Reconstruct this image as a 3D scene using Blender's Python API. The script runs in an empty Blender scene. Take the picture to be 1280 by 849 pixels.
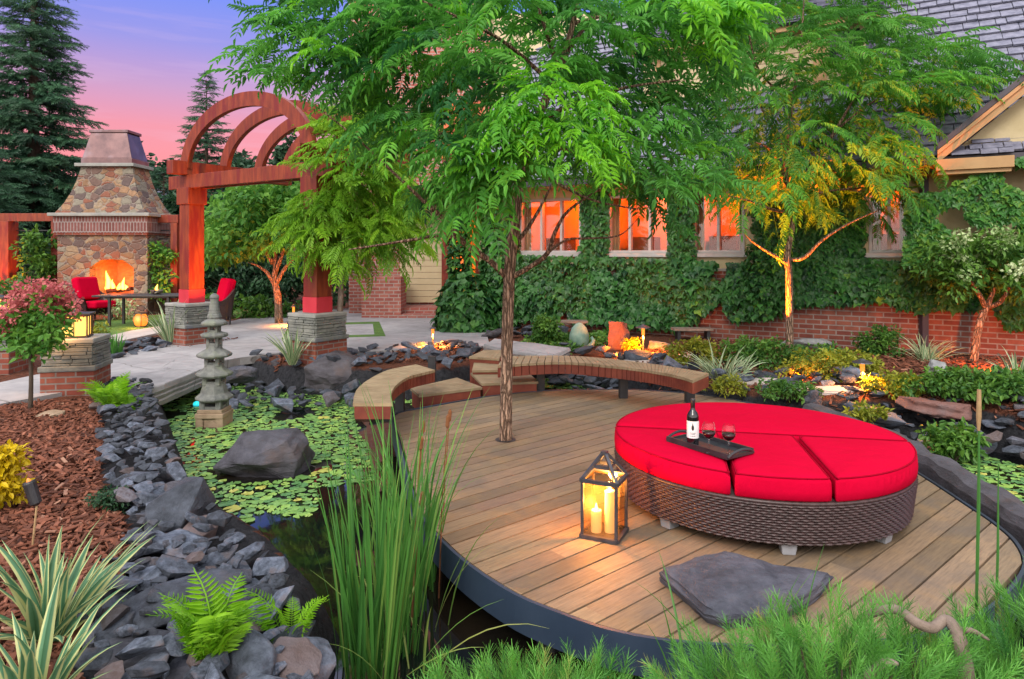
import bpy, bmesh, math, random
import numpy as np
from mathutils import Vector, Matrix, Euler, noise

scene = bpy.context.scene
COL = scene.collection
rnd = random.Random(7)
rng = np.random.default_rng(11)

# ---------------------------------------------------------------- camera model
F, CX, HY, H = 853.0, 640.0, 317.0, 1.75          # focal length, centre, horizon (pixels of the 1280 wide photograph), eye height


def G(px, py, z=0.0):
    """point of the horizontal plane at height z"""
    Y = F * (H - z) / (py - HY)
    return Vector(((px - CX) / F * Y, Y, z))


def P(px, py, Y):
    """point at distance Y"""
    return Vector(((px - CX) / F * Y, Y, H - (py - HY) / F * Y))


# ---------------------------------------------------------------- object helpers
def root_loc(o):
    while o.parent is not None:
        o = o.parent
    return o.location.copy()


def tag(o, label=None, cat=None, group=None, kind=None):
    if label: o['label'] = label
    if cat: o['category'] = cat
    if group: o['group'] = group
    if kind: o['kind'] = kind
    return o


def thing(name, label, cat, loc=(0, 0, 0), group=None):
    o = bpy.data.objects.new(name, None)
    o.empty_display_size = 0.1
    COL.objects.link(o)
    o.location = loc
    return tag(o, label, cat, group)


def copy_tree(o, parent=None):
    c = o.copy()
    COL.objects.link(c)
    c.parent = parent
    for ch in list(o.children):
        copy_tree(ch, c)
    return c


def finish(name, verts, faces, mat, parent=None, origin=None, smooth=False, tint=None, uv=True):
    """verts in world space -> one mesh object"""
    V = np.asarray(verts, dtype=np.float64).reshape(-1, 3)
    if parent is not None:
        off = np.array(root_loc(parent))
    elif origin is not None:
        off = np.array(origin)
    else:
        lo, hi = V.min(0), V.max(0)
        off = np.array(((lo[0] + hi[0]) / 2, (lo[1] + hi[1]) / 2, lo[2]))
    V = V - off
    me = bpy.data.meshes.new(name)
    if isinstance(faces, np.ndarray):
        n, k = faces.shape
        me.vertices.add(len(V)); me.vertices.foreach_set('co', V.astype(np.float32).ravel())
        me.loops.add(n * k); me.loops.foreach_set('vertex_index', faces.astype(np.int32).ravel())
        me.polygons.add(n)
        me.polygons.foreach_set('loop_start', np.arange(0, n * k, k, dtype=np.int32))
        me.update(calc_edges=True)
    else:
        me.from_pydata([tuple(v) for v in V], [], faces)
        me.update()
    if tint is not None:
        a = me.attributes.new('tint', 'FLOAT', 'POINT')
        a.data.foreach_set('value', np.asarray(tint, dtype=np.float32).ravel())
    me.polygons.foreach_set('use_smooth', [bool(smooth)] * len(me.polygons))
    if uv and len(me.polygons) < 60000:
        box_uv(me, V + off)
    if mat: me.materials.append(mat)
    o = bpy.data.objects.new(name, me)
    COL.objects.link(o)
    if parent is not None:
        o.parent = parent
    else:
        o.location = off
    return o


def box_uv(me, V):
    """box projection in metres, so that bricks and boards keep their size"""
    n = len(me.polygons); L = len(me.loops)
    nor = np.empty(n * 3, np.float32); me.polygons.foreach_get('normal', nor); nor = nor.reshape(-1, 3)
    tot = np.empty(n, np.int32); me.polygons.foreach_get('loop_total', tot)
    vi = np.empty(L, np.int32); me.loops.foreach_get('vertex_index', vi)
    N = np.repeat(nor, tot, 0); X = V[vi]
    uv = np.empty((L, 2), np.float32)
    flat = np.abs(N[:, 2]) > 0.75
    hl = np.hypot(N[:, 0], N[:, 1]) + 1e-9
    tx, ty = -N[:, 1] / hl, N[:, 0] / hl
    uv[:, 0] = X[:, 0] * tx + X[:, 1] * ty
    uv[:, 1] = X[:, 2] / np.maximum(hl, 0.3)
    uv[flat, 0] = X[flat, 0]; uv[flat, 1] = X[flat, 1]
    lay = me.uv_layers.new(name='UVMap')
    lay.data.foreach_set('uv', uv.ravel())


class MB:
    def __init__(s):
        s.v = []; s.f = []

    def add(s, vs, fs):
        b = len(s.v)
        s.v += [tuple(v) for v in vs]
        s.f += [[i + b for i in f] for f in fs]

    def box(s, c, size, rz=0.0, rot=None, taper=1.0):
        x, y, z = size[0] / 2, size[1] / 2, size[2] / 2
        m = rot.to_matrix() if rot is not None else Matrix.Rotation(rz, 3, 'Z')
        c = Vector(c)
        vs = []
        for dz in (-1, 1):
            k = taper if dz > 0 else 1.0
            for dx, dy in ((-1, -1), (1, -1), (1, 1), (-1, 1)):
                vs.append(c + m @ Vector((dx * x * k, dy * y * k, dz * z)))
        s.add(vs, [[3, 2, 1, 0], [4, 5, 6, 7], [0, 1, 5, 4], [1, 2, 6, 5], [2, 3, 7, 6], [3, 0, 4, 7]])
        return s

    def bar(s, a, b, w, d=None, up=(0, 0, 1)):
        a, b = Vector(a), Vector(b); d = d or w
        t = (b - a).normalized(); u = Vector(up)
        if abs(t.dot(u)) > 0.98: u = Vector((0, 1, 0))
        r = t.cross(u).normalized(); u = r.cross(t)
        vs = []
        for p in (a, b):
            for i, j in ((-1, -1), (1, -1), (1, 1), (-1, 1)):
                vs.append(p + r * (i * w / 2) + u * (j * d / 2))
        s.add(vs, [[3, 2, 1, 0], [4, 5, 6, 7], [0, 1, 5, 4], [1, 2, 6, 5], [2, 3, 7, 6], [3, 0, 4, 7]])
        return s

    def tube(s, pts, rad, n=8, cap=True):
        pts = [Vector(p) for p in pts]
        if not hasattr(rad, '__len__'): rad = [rad] * len(pts)
        b = len(s.v); ref = None
        for i, p in enumerate(pts):
            t = (pts[min(i + 1, len(pts) - 1)] - pts[max(i - 1, 0)])
            t = t.normalized() if t.length > 1e-9 else Vector((0, 0, 1))
            if ref is None:
                ref = Vector((1, 0, 0)) if abs(t.x) < 0.9 else Vector((0, 1, 0))
            u = (ref - t * ref.dot(t)).normalized(); w = t.cross(u); ref = u
            for k in range(n):
                a = 2 * math.pi * k / n
                s.v.append(tuple(p + (u * math.cos(a) + w * math.sin(a)) * rad[i]))
        for i in range(len(pts) - 1):
            for k in range(n):
                k2 = (k + 1) % n
                s.f.append([b + i * n + k, b + i * n + k2, b + (i + 1) * n + k2, b + (i + 1) * n + k])
        if cap:
            s.f.append([b + k for k in reversed(range(n))])
            s.f.append([b + (len(pts) - 1) * n + k for k in range(n)])
        return s

    def lathe(s, c, prof, n=24, sq=False, rz=0.0):
        """prof: (r, z) from bottom to top"""
        c = Vector(c); b = len(s.v)
        for r, z in prof:
            for k in range(n):
                a = 2 * math.pi * k / n + rz
                s.v.append((c.x + r * math.cos(a), c.y + r * math.sin(a), c.z + z))
        for i in range(len(prof) - 1):
            for k in range(n):
                k2 = (k + 1) % n
                s.f.append([b + i * n + k, b + i * n + k2, b + (i + 1) * n + k2, b + (i + 1) * n + k])
        s.f.append([b + k for k in reversed(range(n))])
        s.f.append([b + (len(prof) - 1) * n + k for k in range(n)])
        return s

    def prism(s, poly, z0, z1):
        n = len(poly)
        area = sum(poly[i][0] * poly[(i + 1) % n][1] - poly[(i + 1) % n][0] * poly[i][1] for i in range(n))
        if area < 0: poly = list(reversed(poly))
        f0 = z0 if callable(z0) else (lambda x, y: z0)
        f1 = z1 if callable(z1) else (lambda x, y: z1)
        vs = [(p[0], p[1], f0(p[0], p[1])) for p in poly] + [(p[0], p[1], f1(p[0], p[1])) for p in poly]
        fs = [list(reversed(range(n))), list(range(n, 2 * n))]
        fs += [[i, (i + 1) % n, n + (i + 1) % n, n + i] for i in range(n)]
        s.add(vs, fs)
        return s

    def quad(s, a, b, c, d):
        s.add([a, b, c, d], [[0, 1, 2, 3]]); return s

    def build(s, name, mat, parent=None, origin=None, smooth=False, bevel=0.0, uv=True):
        o = finish(name, s.v, s.f, mat, parent, origin, smooth, uv=uv)
        if bevel:
            m = o.modifiers.new('bevel', 'BEVEL'); m.width = bevel; m.segments = 2; m.limit_method = 'ANGLE'
        return o


def spline(pts, n, closed=True):
    """Catmull-Rom through 2D or 3D points, n steps per span"""
    pts = [Vector(p) for p in pts]; out = []; L = len(pts)
    for i in range(L if closed else L - 1):
        if closed:
            p0, p1, p2, p3 = pts[i - 1], pts[i], pts[(i + 1) % L], pts[(i + 2) % L]
        else:
            p0, p1, p2, p3 = pts[max(i - 1, 0)], pts[i], pts[i + 1], pts[min(i + 2, L - 1)]
        for k in range(n):
            t = k / n
            out.append(0.5 * ((2 * p1) + (p2 - p0) * t + (2 * p0 - 5 * p1 + 4 * p2 - p3) * t * t + (3 * p1 - p0 - 3 * p2 + p3) * t ** 3))
    if not closed: out.append(pts[-1])
    return out


def in_poly(x, y, poly):
    """vectorised point in polygon"""
    x = np.asarray(x); y = np.asarray(y); r = np.zeros(x.shape, bool); n = len(poly)
    for i in range(n):
        x1, y1 = poly[i][0], poly[i][1]; x2, y2 = poly[(i + 1) % n][0], poly[(i + 1) % n][1]
        c = ((y1 > y) != (y2 > y)) & (x < (x2 - x1) * (y - y1) / ((y2 - y1) + 1e-12) + x1)
        r ^= c
    return r


def poly_dist(x, y, poly):
    d = np.full(np.shape(x), 1e9); n = len(poly)
    for i in range(n):
        a = np.array(poly[i][:2]); b = np.array(poly[(i + 1) % n][:2]); ab = b - a
        t = np.clip(((x - a[0]) * ab[0] + (y - a[1]) * ab[1]) / (ab @ ab + 1e-12), 0, 1)
        d = np.minimum(d, np.hypot(x - a[0] - t * ab[0], y - a[1] - t * ab[1]))
    return np.where(in_poly(x, y, poly), -d, d)


def pdist1(x, y, poly):
    """signed distance of one point, plain python"""
    best = 1e18; ins = False; x1, y1 = poly[-1][0], poly[-1][1]
    for p in poly:
        x2, y2 = p[0], p[1]; dx, dy = x2 - x1, y2 - y1
        t = ((x - x1) * dx + (y - y1) * dy) / (dx * dx + dy * dy + 1e-12)
        t = 0.0 if t < 0 else 1.0 if t > 1 else t
        ex, ey = x - x1 - t * dx, y - y1 - t * dy; d = ex * ex + ey * ey
        if d < best: best = d
        if (y1 > y) != (y2 > y) and x < (x2 - x1) * (y - y1) / ((y2 - y1) + 1e-12) + x1: ins = not ins
        x1, y1 = x2, y2
    return -math.sqrt(best) if ins else math.sqrt(best)


# ---------------------------------------------------------------- materials
def newmat(name):
    m = bpy.data.materials.new(name); m.use_nodes = True
    nt = m.node_tree; nt.nodes.clear()
    return m, nt


class NT:
    def __init__(s, nt): s.nt = nt

    def n(s, t, **kw):
        nd = s.nt.nodes.new(t)
        for k, v in kw.items():
            if k.startswith('i_'):
                key = k[2:]
                key = int(key) if key.isdigit() else key.replace('_', ' ')
                if isinstance(v, bpy.types.NodeSocket): s.nt.links.new(v, nd.inputs[key])
                else: nd.inputs[key].default_value = v
            else: setattr(nd, k, v)
        return nd

    def link(s, a, b): s.nt.links.new(a, b)

    def mix(s, fac, a, b, blend='MIX'):
        nd = s.nt.nodes.new('ShaderNodeMix'); nd.data_type = 'RGBA'; nd.blend_type = blend
        for sock, v in ((nd.inputs[0], fac), (nd.inputs[6], a), (nd.inputs[7], b)):
            if isinstance(v, bpy.types.NodeSocket): s.nt.links.new(v, sock)
            elif not hasattr(v, '__len__'): sock.default_value = v
            else: sock.default_value = (*v[:3], 1)
        return nd.outputs[2]

    def ramp(s, fac, stops, interp='LINEAR'):
        nd = s.nt.nodes.new('ShaderNodeValToRGB'); nd.color_ramp.interpolation = interp
        e = nd.color_ramp.elements
        while len(e) > 1: e.remove(e[-1])
        for i, (p, c) in enumerate(stops):
            el = e[0] if i == 0 else e.new(p)
            el.position = p; el.color = (*c[:3], 1) if hasattr(c, '__len__') else (c, c, c, 1)
        s.nt.links.new(fac, nd.inputs[0])
        return nd.outputs[0]

    def math(s, op, a, b=0.0, c=0.0):
        nd = s.nt.nodes.new('ShaderNodeMath'); nd.operation = op
        for i, v in enumerate((a, b, c)):
            if isinstance(v, bpy.types.NodeSocket): s.nt.links.new(v, nd.inputs[i])
            else: nd.inputs[i].default_value = v
        return nd.outputs[0]

    def noise(s, vec, scale, detail=4, rough=0.6, out=0, dist=0.0):
        nd = s.nt.nodes.new('ShaderNodeTexNoise'); nd.inputs['Scale'].default_value = scale
        nd.inputs['Detail'].default_value = detail; nd.inputs['Roughness'].default_value = rough
        nd.inputs['Distortion'].default_value = dist
        if vec is not None: s.nt.links.new(vec, nd.inputs['Vector'])
        return nd.outputs[out]

    def coords(s, kind='Object', scale=None, rot=None):
        tc = s.nt.nodes.new('ShaderNodeTexCoord').outputs[kind]
        if scale or rot:
            mp = s.nt.nodes.new('ShaderNodeMapping')
            if scale: mp.inputs['Scale'].default_value = scale
            if rot: mp.inputs['Rotation'].default_value = rot
            s.nt.links.new(tc, mp.inputs['Vector']); return mp.outputs[0]
        return tc

    def bump(s, h, strength=0.4, dist=0.02, nrm=None):
        nd = s.nt.nodes.new('ShaderNodeBump'); nd.inputs['Strength'].default_value = strength; nd.inputs['Distance'].default_value = dist
        s.nt.links.new(h, nd.inputs['Height'])
        if nrm is not None: s.nt.links.new(nrm, nd.inputs['Normal'])
        return nd.outputs[0]

    def out(s, col, rough=0.6, nrm=None, metal=0.0, spec=0.5, emit=None, estr=0.0, coat=0.0, sheen=0.0, transl=None):
        p = s.nt.nodes.new('ShaderNodeBsdfPrincipled')
        for key, v in (('Base Color', col), ('Roughness', rough), ('Metallic', metal), ('Specular IOR Level', spec), ('Coat Weight', coat), ('Sheen Weight', sheen)):
            if isinstance(v, bpy.types.NodeSocket): s.nt.links.new(v, p.inputs[key])
            elif key == 'Base Color': p.inputs[key].default_value = (*v[:3], 1)
            else: p.inputs[key].default_value = v
        if nrm is not None: s.nt.links.new(nrm, p.inputs['Normal'])
        if emit is not None:
            if isinstance(emit, bpy.types.NodeSocket): s.nt.links.new(emit, p.inputs['Emission Color'])
            else: p.inputs['Emission Color'].default_value = (*emit[:3], 1)
            if isinstance(estr, bpy.types.NodeSocket): s.nt.links.new(estr, p.inputs['Emission Strength'])
            else: p.inputs['Emission Strength'].default_value = estr
        sh = p.outputs[0]
        if transl:
            t = s.nt.nodes.new('ShaderNodeBsdfTranslucent')
            if isinstance(col, bpy.types.NodeSocket): s.nt.links.new(col, t.inputs[0])
            else: t.inputs[0].default_value = (*col[:3], 1)
            mx = s.nt.nodes.new('ShaderNodeMixShader'); mx.inputs[0].default_value = transl
            s.nt.links.new(sh, mx.inputs[1]); s.nt.links.new(t.outputs[0], mx.inputs[2]); sh = mx.outputs[0]
        o = s.nt.nodes.new('ShaderNodeOutputMaterial')
        s.nt.links.new(sh, o.inputs[0])
        return p


def mat_noise(name, c1, c2, scale=6, rough=0.7, bump=0.3, bscale=30, bdist=0.01, spec=0.4, metal=0.0, stretch=None, objvar=0.0, coords='Object', c3=None, sheen=0.0):
    m, nt = newmat(name); k = NT(nt)
    v = k.coords(coords, scale=stretch)
    n1 = k.noise(v, scale, 5)
    n1 = k.ramp(n1, [(0.3, 0.0), (0.7, 1.0)])
    col = k.mix(n1, c1, c2)
    if c3:
        n3 = k.noise(v, scale * 0.37, 3)
        col = k.mix(k.ramp(n3, [(0.52, 0.0), (0.62, 1.0)]), col, c3)
    if objvar:
        oi = k.n('ShaderNodeObjectInfo').outputs['Random']
        val = k.math('MULTIPLY_ADD', oi, 2 * objvar, 1 - objvar)
        hs = k.n('ShaderNodeHueSaturation', i_Color=col, i_Value=val)
        col = hs.outputs[0]
    nb = k.noise(v, bscale, 6, 0.65)
    k.out(col, rough, k.bump(nb, bump, bdist), metal, spec, sheen=sheen)
    return m


def mat_leaf(name, dark, light, transl=0.3, rough=0.5, pale=None, spec=0.35):
    """tint 0..1 per leaf: dark to light green (pale: a third colour near 1)"""
    m, nt = newmat(name); k = NT(nt)
    a = k.n('ShaderNodeAttribute', attribute_name='tint').outputs['Fac']
    stops = [(0.0, dark), (0.8 if pale else 1.0, light)]
    if pale: stops.append((1.0, pale))
    col = k.ramp(a, stops)
    k.out(col, rough, spec=spec, transl=transl)
    return m


def mat_emit(name, col, strength):
    m, nt = newmat(name); k = NT(nt)
    k.out((0.05, 0.04, 0.03), 0.5, emit=col, estr=strength)
    return m


def mat_brick(name, c1, c2, mortar, w=0.21, h=0.075, mw=0.01, rough=0.85, dirt=None):
    m, nt = newmat(name); k = NT(nt)
    uv = k.coords('UV')
    b = k.n('ShaderNodeTexBrick', i_Vector=uv, i_Scale=1.0, i_Mortar_Size=mw, i_Brick_Width=w, i_Row_Height=h, i_Mortar_Smooth=0.15, i_Bias=-0.1)
    b.inputs['Color1'].default_value = (*c1, 1); b.inputs['Color2'].default_value = (*c2, 1); b.inputs['Mortar'].default_value = (*mortar, 1)
    nz = k.noise(k.coords('Object'), 9, 5)
    col = k.mix(0.55, b.outputs['Color'], k.ramp(nz, [(0.25, (0.35, 0.33, 0.32)), (0.75, (1, 1, 1))]), 'MULTIPLY')
    inv = k.math('SUBTRACT', 1.0, b.outputs['Fac'])
    hgt = k.math('MULTIPLY_ADD', k.noise(k.coords('Object'), 60, 4), 0.3, inv)
    k.out(col, rough, k.bump(hgt, 0.6, 0.008), spec=0.3)
    return m


def mat_fieldstone(name, cols, mortar, scale=3.2):
    m, nt = newmat(name); k = NT(nt)
    v = k.coords('Object')
    wob = k.noise(v, 5.0, 3, out=1)
    vv = k.n('ShaderNodeVectorMath', operation='MULTIPLY_ADD', i_0=wob, i_1=(0.14, 0.14, 0.14), i_2=v).outputs[0]
    mp = k.n('ShaderNodeMapping', i_Vector=vv); mp.inputs['Scale'].default_value = (1, 1, 1.55)
    e = k.n('ShaderNodeTexVoronoi', feature='DISTANCE_TO_EDGE', i_Vector=mp.outputs[0], i_Scale=scale)
    c = k.n('ShaderNodeTexVoronoi', feature='F1', i_Vector=mp.outputs[0], i_Scale=scale)
    sep = k.n('ShaderNodeSeparateColor', i_Color=c.outputs['Color'])
    n = len(cols)
    col = k.ramp(sep.outputs[0], [(i / n, cc) for i, cc in enumerate(cols)], 'CONSTANT')
    nz = k.noise(v, 14, 5)
    col = k.mix(0.6, col, k.ramp(nz, [(0.25, (0.5, 0.48, 0.46)), (0.75, (1.2, 1.2, 1.2))]), 'MULTIPLY')
    edge = k.ramp(e.outputs['Distance'], [(0.0, 0.0), (0.045, 1.0)])
    col = k.mix(edge, mortar, col)
    hgt = k.ramp(e.outputs['Distance'], [(0.0, 0.0), (0.12, 1.0)])
    hgt = k.math('MULTIPLY_ADD', nz, 0.35, hgt)
    k.out(col, 0.85, k.bump(hgt, 0.8, 0.03), spec=0.3)
    return m


def mat_slate(name, base, alt, rust, objvar=0.35, facetk=0.35):
    m, nt = newmat(name); k = NT(nt)
    v = k.coords('Object')
    oi = k.n('ShaderNodeObjectInfo').outputs['Random']
    n1 = k.ramp(k.noise(v, 5, 6, 0.65), [(0.35, 0.0), (0.68, 1.0)])
    col = k.mix(n1, base, alt)
    n2 = k.ramp(k.noise(v, 2.3, 4, 0.6), [(0.56, 0.0), (0.7, 0.75)])
    col = k.mix(n2, col, rust)
    oi2 = k.math('FRACT', k.math('MULTIPLY', oi, 7.31))
    col = k.mix(k.ramp(oi2, [(0.0, 0.0), (0.84, 0.0), (0.95, 0.7)]), col, rust)
    val = k.math('MULTIPLY_ADD', oi, 2 * objvar, 1 - objvar)
    col = k.n('ShaderNodeHueSaturation', i_Color=col, i_Value=val).outputs[0]
    mp = k.n('ShaderNodeMapping', i_Vector=v); mp.inputs['Scale'].default_value = (1, 1, 3.5); mp.inputs['Rotation'].default_value = (0.2, 0.1, 0)
    lay = k.noise(mp.outputs[0], 9, 8, 0.7)
    fine = k.noise(v, 60, 5, 0.75)
    vo = k.n('ShaderNodeTexVoronoi', feature='F1', i_Vector=k.n('ShaderNodeVectorMath', operation='MULTIPLY_ADD', i_0=k.noise(v, 7, 3, out=1), i_1=(.12, .12, .12), i_2=v).outputs[0], i_Scale=11.0)
    facet = k.n('ShaderNodeSeparateColor', i_Color=vo.outputs['Color']).outputs[0]
    lay = k.math('MULTIPLY_ADD', facet, facetk, lay)
    hgt = k.math('MULTIPLY_ADD', fine, 0.3, lay)
    k.out(col, k.ramp(lay, [(0.3, 0.42), (0.7, 0.75)]), k.bump(hgt, 0.75, 0.03), spec=0.5)
    return m


def mat_boards(name, tones, ang, width, gap=0.0, length=2.4, rough=0.6, grain=(1.0, 14.0, 1.0)):
    """planks in plan; the dark gaps are real geometry elsewhere or narrow grooves here"""
    m, nt = newmat(name); k = NT(nt)
    g = k.n('ShaderNodeNewGeometry').outputs['Position']
    mp = k.n('ShaderNodeMapping', i_Vector=g, vector_type='POINT'); mp.inputs['Rotation'].default_value = (0, 0, -ang)
    sx = k.n('ShaderNodeSeparateXYZ', i_Vector=mp.outputs[0])
    row = k.math('FLOOR', k.math('DIVIDE', sx.outputs[1], width))
    wn = k.n('ShaderNodeTexWhiteNoise', noise_dimensions='1D', i_W=row)
    shift = k.math('MULTIPLY', wn.outputs['Value'], length)
    seg = k.math('FLOOR', k.math('DIVIDE', k.math('ADD', sx.outputs[0], shift), length))
    wn2 = k.n('ShaderNodeTexWhiteNoise', noise_dimensions='2D')
    cb = k.n('ShaderNodeCombineXYZ', i_X=row, i_Y=seg); k.link(cb.outputs[0], wn2.inputs['Vector'])
    col = k.ramp(wn2.outputs['Value'], tones)
    mp2 = k.n('ShaderNodeMapping', i_Vector=mp.outputs[0]); mp2.inputs['Scale'].default_value = grain
    cb2 = k.n('ShaderNodeVectorMath', operation='ADD', i_0=mp2.outputs[0]); k.link(wn2.outputs['Color'], cb2.inputs[1])
    gr = k.noise(cb2.outputs[0], 6, 8, 0.7)
    col = k.mix(0.75, col, k.ramp(gr, [(0.28, (0.42, 0.38, 0.36)), (0.5, (0.9, 0.9, 0.9)), (0.72, (1.3, 1.28, 1.22))]), 'MULTIPLY')
    st = k.noise(g, 1.3, 6, 0.7)
    col = k.mix(k.ramp(st, [(0.46, 0.0), (0.66, 0.6)]), col, (0.11, 0.095, 0.085))
    st2 = k.noise(g, 2.7, 6, 0.7)
    col = k.mix(k.ramp(st2, [(0.52, 0.0), (0.7, 0.5)]), col, (0.30, 0.185, 0.08))
    k.out(col, rough, k.bump(gr, 0.35, 0.006), spec=0.35)
    return m


M = {}


def mat_fabric():
    m, nt = newmat('red_fabric'); k = NT(nt)
    v = k.coords('Object')
    n1 = k.noise(v, 2.2, 4, .6)
    col = k.mix(n1, (.43, .0008, .020), (.53, .0016, .032))
    big = k.noise(v, 5.5, 4, .55, dist=.8); weave = k.noise(v, 420, 2, .5)
    nb = k.bump(weave, .25, .001, k.bump(big, .38, .028))
    k.out(col, .95, nb, spec=.04)
    return m


M['red_fabric'] = mat_fabric()
M['red_piping'] = mat_noise('red_piping', (0.26, 0.001, 0.013), (0.32, 0.0015, 0.018), 9, 0.9, 0.2, 200, 0.001, 0.05)
M['wicker'] = mat_noise('wicker', (0.022, 0.012, 0.012), (0.07, 0.038, 0.038), 40, 0.42, 0.3, 200, 0.002, 0.5)
M['deck'] = mat_boards('deck', [(0, (0.165, 0.118, 0.072)), (0.3, (0.25, 0.18, 0.108)), (0.55, (0.205, 0.138, 0.088)), (0.8, (0.30, 0.215, 0.13)), (1, (0.235, 0.152, 0.102))], math.radians(41), 0.145)
M['bench_top'] = mat_noise('bench_top', (0.20, 0.145, 0.08), (0.33, 0.25, 0.15), 5, 0.65, 0.3, 40, 0.004, objvar=0.12)
M['redwood'] = mat_noise('redwood', (0.11, 0.020, 0.012), (0.22, 0.05, 0.026), 4, 0.6, 0.3, 30, 0.004)
M['cedar_red'] = mat_noise('cedar_red', (0.12, 0.015, 0.006), (0.27, 0.048, 0.014), 7, 0.5, 0.5, 30, 0.006, stretch=(2.2, 2.2, 0.35), c3=(0.15, 0.012, 0.008))
M['post_foot'] = mat_noise('post_foot', (0.42, 0.02, 0.035), (0.5, 0.03, 0.05), 5, 0.55, 0.1, 30)
M['black_metal'] = mat_noise('black_metal', (0.012, 0.012, 0.015), (0.03, 0.03, 0.035), 12, 0.45, 0.1, 60, 0.002, 0.5)
M['iron'] = mat_noise('iron', (0.05, 0.05, 0.06), (0.10, 0.10, 0.12), 14, 0.42, 0.2, 60, 0.002, 0.5, metal=0.6)
M['navy_steel'] = mat_noise('navy_steel', (0.020, 0.036, 0.066), (0.034, 0.054, 0.09), 2.2, 0.45, 0.2, 14, 0.004, 0.5, c3=(0.022, 0.03, 0.045))


def mat_concrete():
    m, nt = newmat('concrete'); k = NT(nt)
    g = k.n('ShaderNodeNewGeometry').outputs['Position']
    mp = k.n('ShaderNodeMapping', i_Vector=g); mp.inputs['Rotation'].default_value = (0, 0, .5)
    wob = k.noise(g, .8, 3, out=1)
    vv = k.n('ShaderNodeVectorMath', operation='MULTIPLY_ADD', i_0=wob, i_1=(.5, .5, 0), i_2=mp.outputs[0]).outputs[0]
    b = k.n('ShaderNodeTexBrick', i_Vector=vv, i_Scale=1.0, i_Mortar_Size=.012, i_Brick_Width=1.7, i_Row_Height=1.05, i_Mortar_Smooth=.4)
    n1 = k.ramp(k.noise(g, 1.3, 6, .65), [(.3, 0), (.7, 1)])
    col = k.mix(n1, (.24, .235, .245), (.37, .365, .375))
    n2 = k.ramp(k.noise(g, 6, 6, .7), [(.3, (.72, .72, .72)), (.7, (1.1, 1.1, 1.1))])
    col = k.mix(.7, col, n2, 'MULTIPLY')
    col = k.mix(k.math('MULTIPLY', b.outputs['Fac'], .6), col, (.10, .095, .09))
    h = k.math('SUBTRACT', k.math('MULTIPLY', k.noise(g, 12, 6, .6), .5), b.outputs['Fac'])
    k.out(col, .85, k.bump(h, .5, .012), spec=.3)
    return m


M['concrete'] = mat_concrete()
M['flagstone'] = mat_noise('flagstone', (0.34, 0.30, 0.28), (0.46, 0.41, 0.38), 3, 0.85, 0.4, 20, 0.01, objvar=0.12)
M['slate'] = mat_slate('slate', (0.025, 0.033, 0.05), (0.14, 0.168, 0.225), (0.12, 0.075, 0.06), .55)
M['slate_big'] = mat_slate('slate_big', (0.027, 0.031, 0.044), (0.095, 0.10, 0.13), (0.085, 0.055, 0.045), 0.12)
M['slate_brown'] = mat_slate('slate_brown', (0.13, 0.055, 0.045), (0.2, 0.10, 0.085), (0.09, 0.08, 0.09), 0.15)
M['ledge'] = mat_noise('ledge', (0.09, 0.10, 0.095), (0.23, 0.235, 0.21), 4, 0.8, 0.6, 25, 0.015, c3=(0.12, 0.13, 0.16))
M['cap_stone'] = mat_noise('cap_stone', (0.20, 0.21, 0.20), (0.30, 0.30, 0.28), 5, 0.8, 0.4, 25)
M['granite'] = mat_noise('granite', (0.085, 0.095, 0.095), (0.21, 0.22, 0.205), 11, 0.85, 0.5, 60, 0.008, c3=(0.17, 0.19, 0.15))
M['brick'] = mat_brick('brick', (0.22, 0.055, 0.038), (0.33, 0.10, 0.06), (0.24, 0.19, 0.17))
M['brick_house'] = mat_brick('brick_house', (0.17, 0.045, 0.032), (0.27, 0.085, 0.055), (0.26, 0.2, 0.18), 0.24, 0.085, 0.011)
M['brick_pink'] = mat_brick('brick_pink', (0.36, 0.10, 0.08), (0.46, 0.17, 0.13), (0.42, 0.33, 0.3), 0.24, 0.09, 0.012)
M['soldier'] = mat_brick('soldier', (0.16, 0.06, 0.055), (0.24, 0.10, 0.09), (0.3, 0.26, 0.25), 0.085, 0.26, 0.012)
M['fieldstone'] = mat_fieldstone('fieldstone', [(0.22, 0.13, 0.075), (0.14, 0.09, 0.075), (0.28, 0.17, 0.10), (0.21, 0.085, 0.055), (0.21, 0.19, 0.15), (0.11, 0.08, 0.075), (0.27, 0.20, 0.13)], (0.24, 0.20, 0.17), 4.0)
M['copper'] = mat_noise('copper', (0.10, 0.065, 0.07), (0.19, 0.115, 0.115), 3, 0.3, 0.1, 12, 0.004, 0.5, metal=0.75, c3=(0.20, 0.15, 0.17))
M['firebrick'] = mat_brick('firebrick', (0.42, 0.26, 0.16), (0.5, 0.32, 0.2), (0.4, 0.3, 0.22), 0.22, 0.1)
M['siding'] = mat_noise('siding', (0.46, 0.37, 0.22), (0.52, 0.43, 0.27), 2, 0.6, 0.05, 30, 0.003)
M['trim'] = mat_noise('trim', (0.34, 0.20, 0.085), (0.42, 0.26, 0.12), 3, 0.55, 0.1, 30, 0.003)
M['stucco'] = mat_noise('stucco', (0.42, 0.35, 0.20), (0.5, 0.42, 0.26), 5, 0.9, 0.5, 60, 0.006)
M['shingle'] = mat_noise('shingle', (0.10, 0.105, 0.155), (0.23, 0.235, 0.31), 7, 0.8, 0.5, 30, 0.008, stretch=(1, 1, 1))
M['gutter'] = mat_noise('gutter', (0.03, 0.026, 0.04), (0.05, 0.045, 0.06), 4, 0.4, 0.05, 20)
M['white_trim'] = mat_noise('white_trim', (0.33, 0.31, 0.30), (0.42, 0.40, 0.39), 4, 0.5, 0.05, 20)


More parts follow.
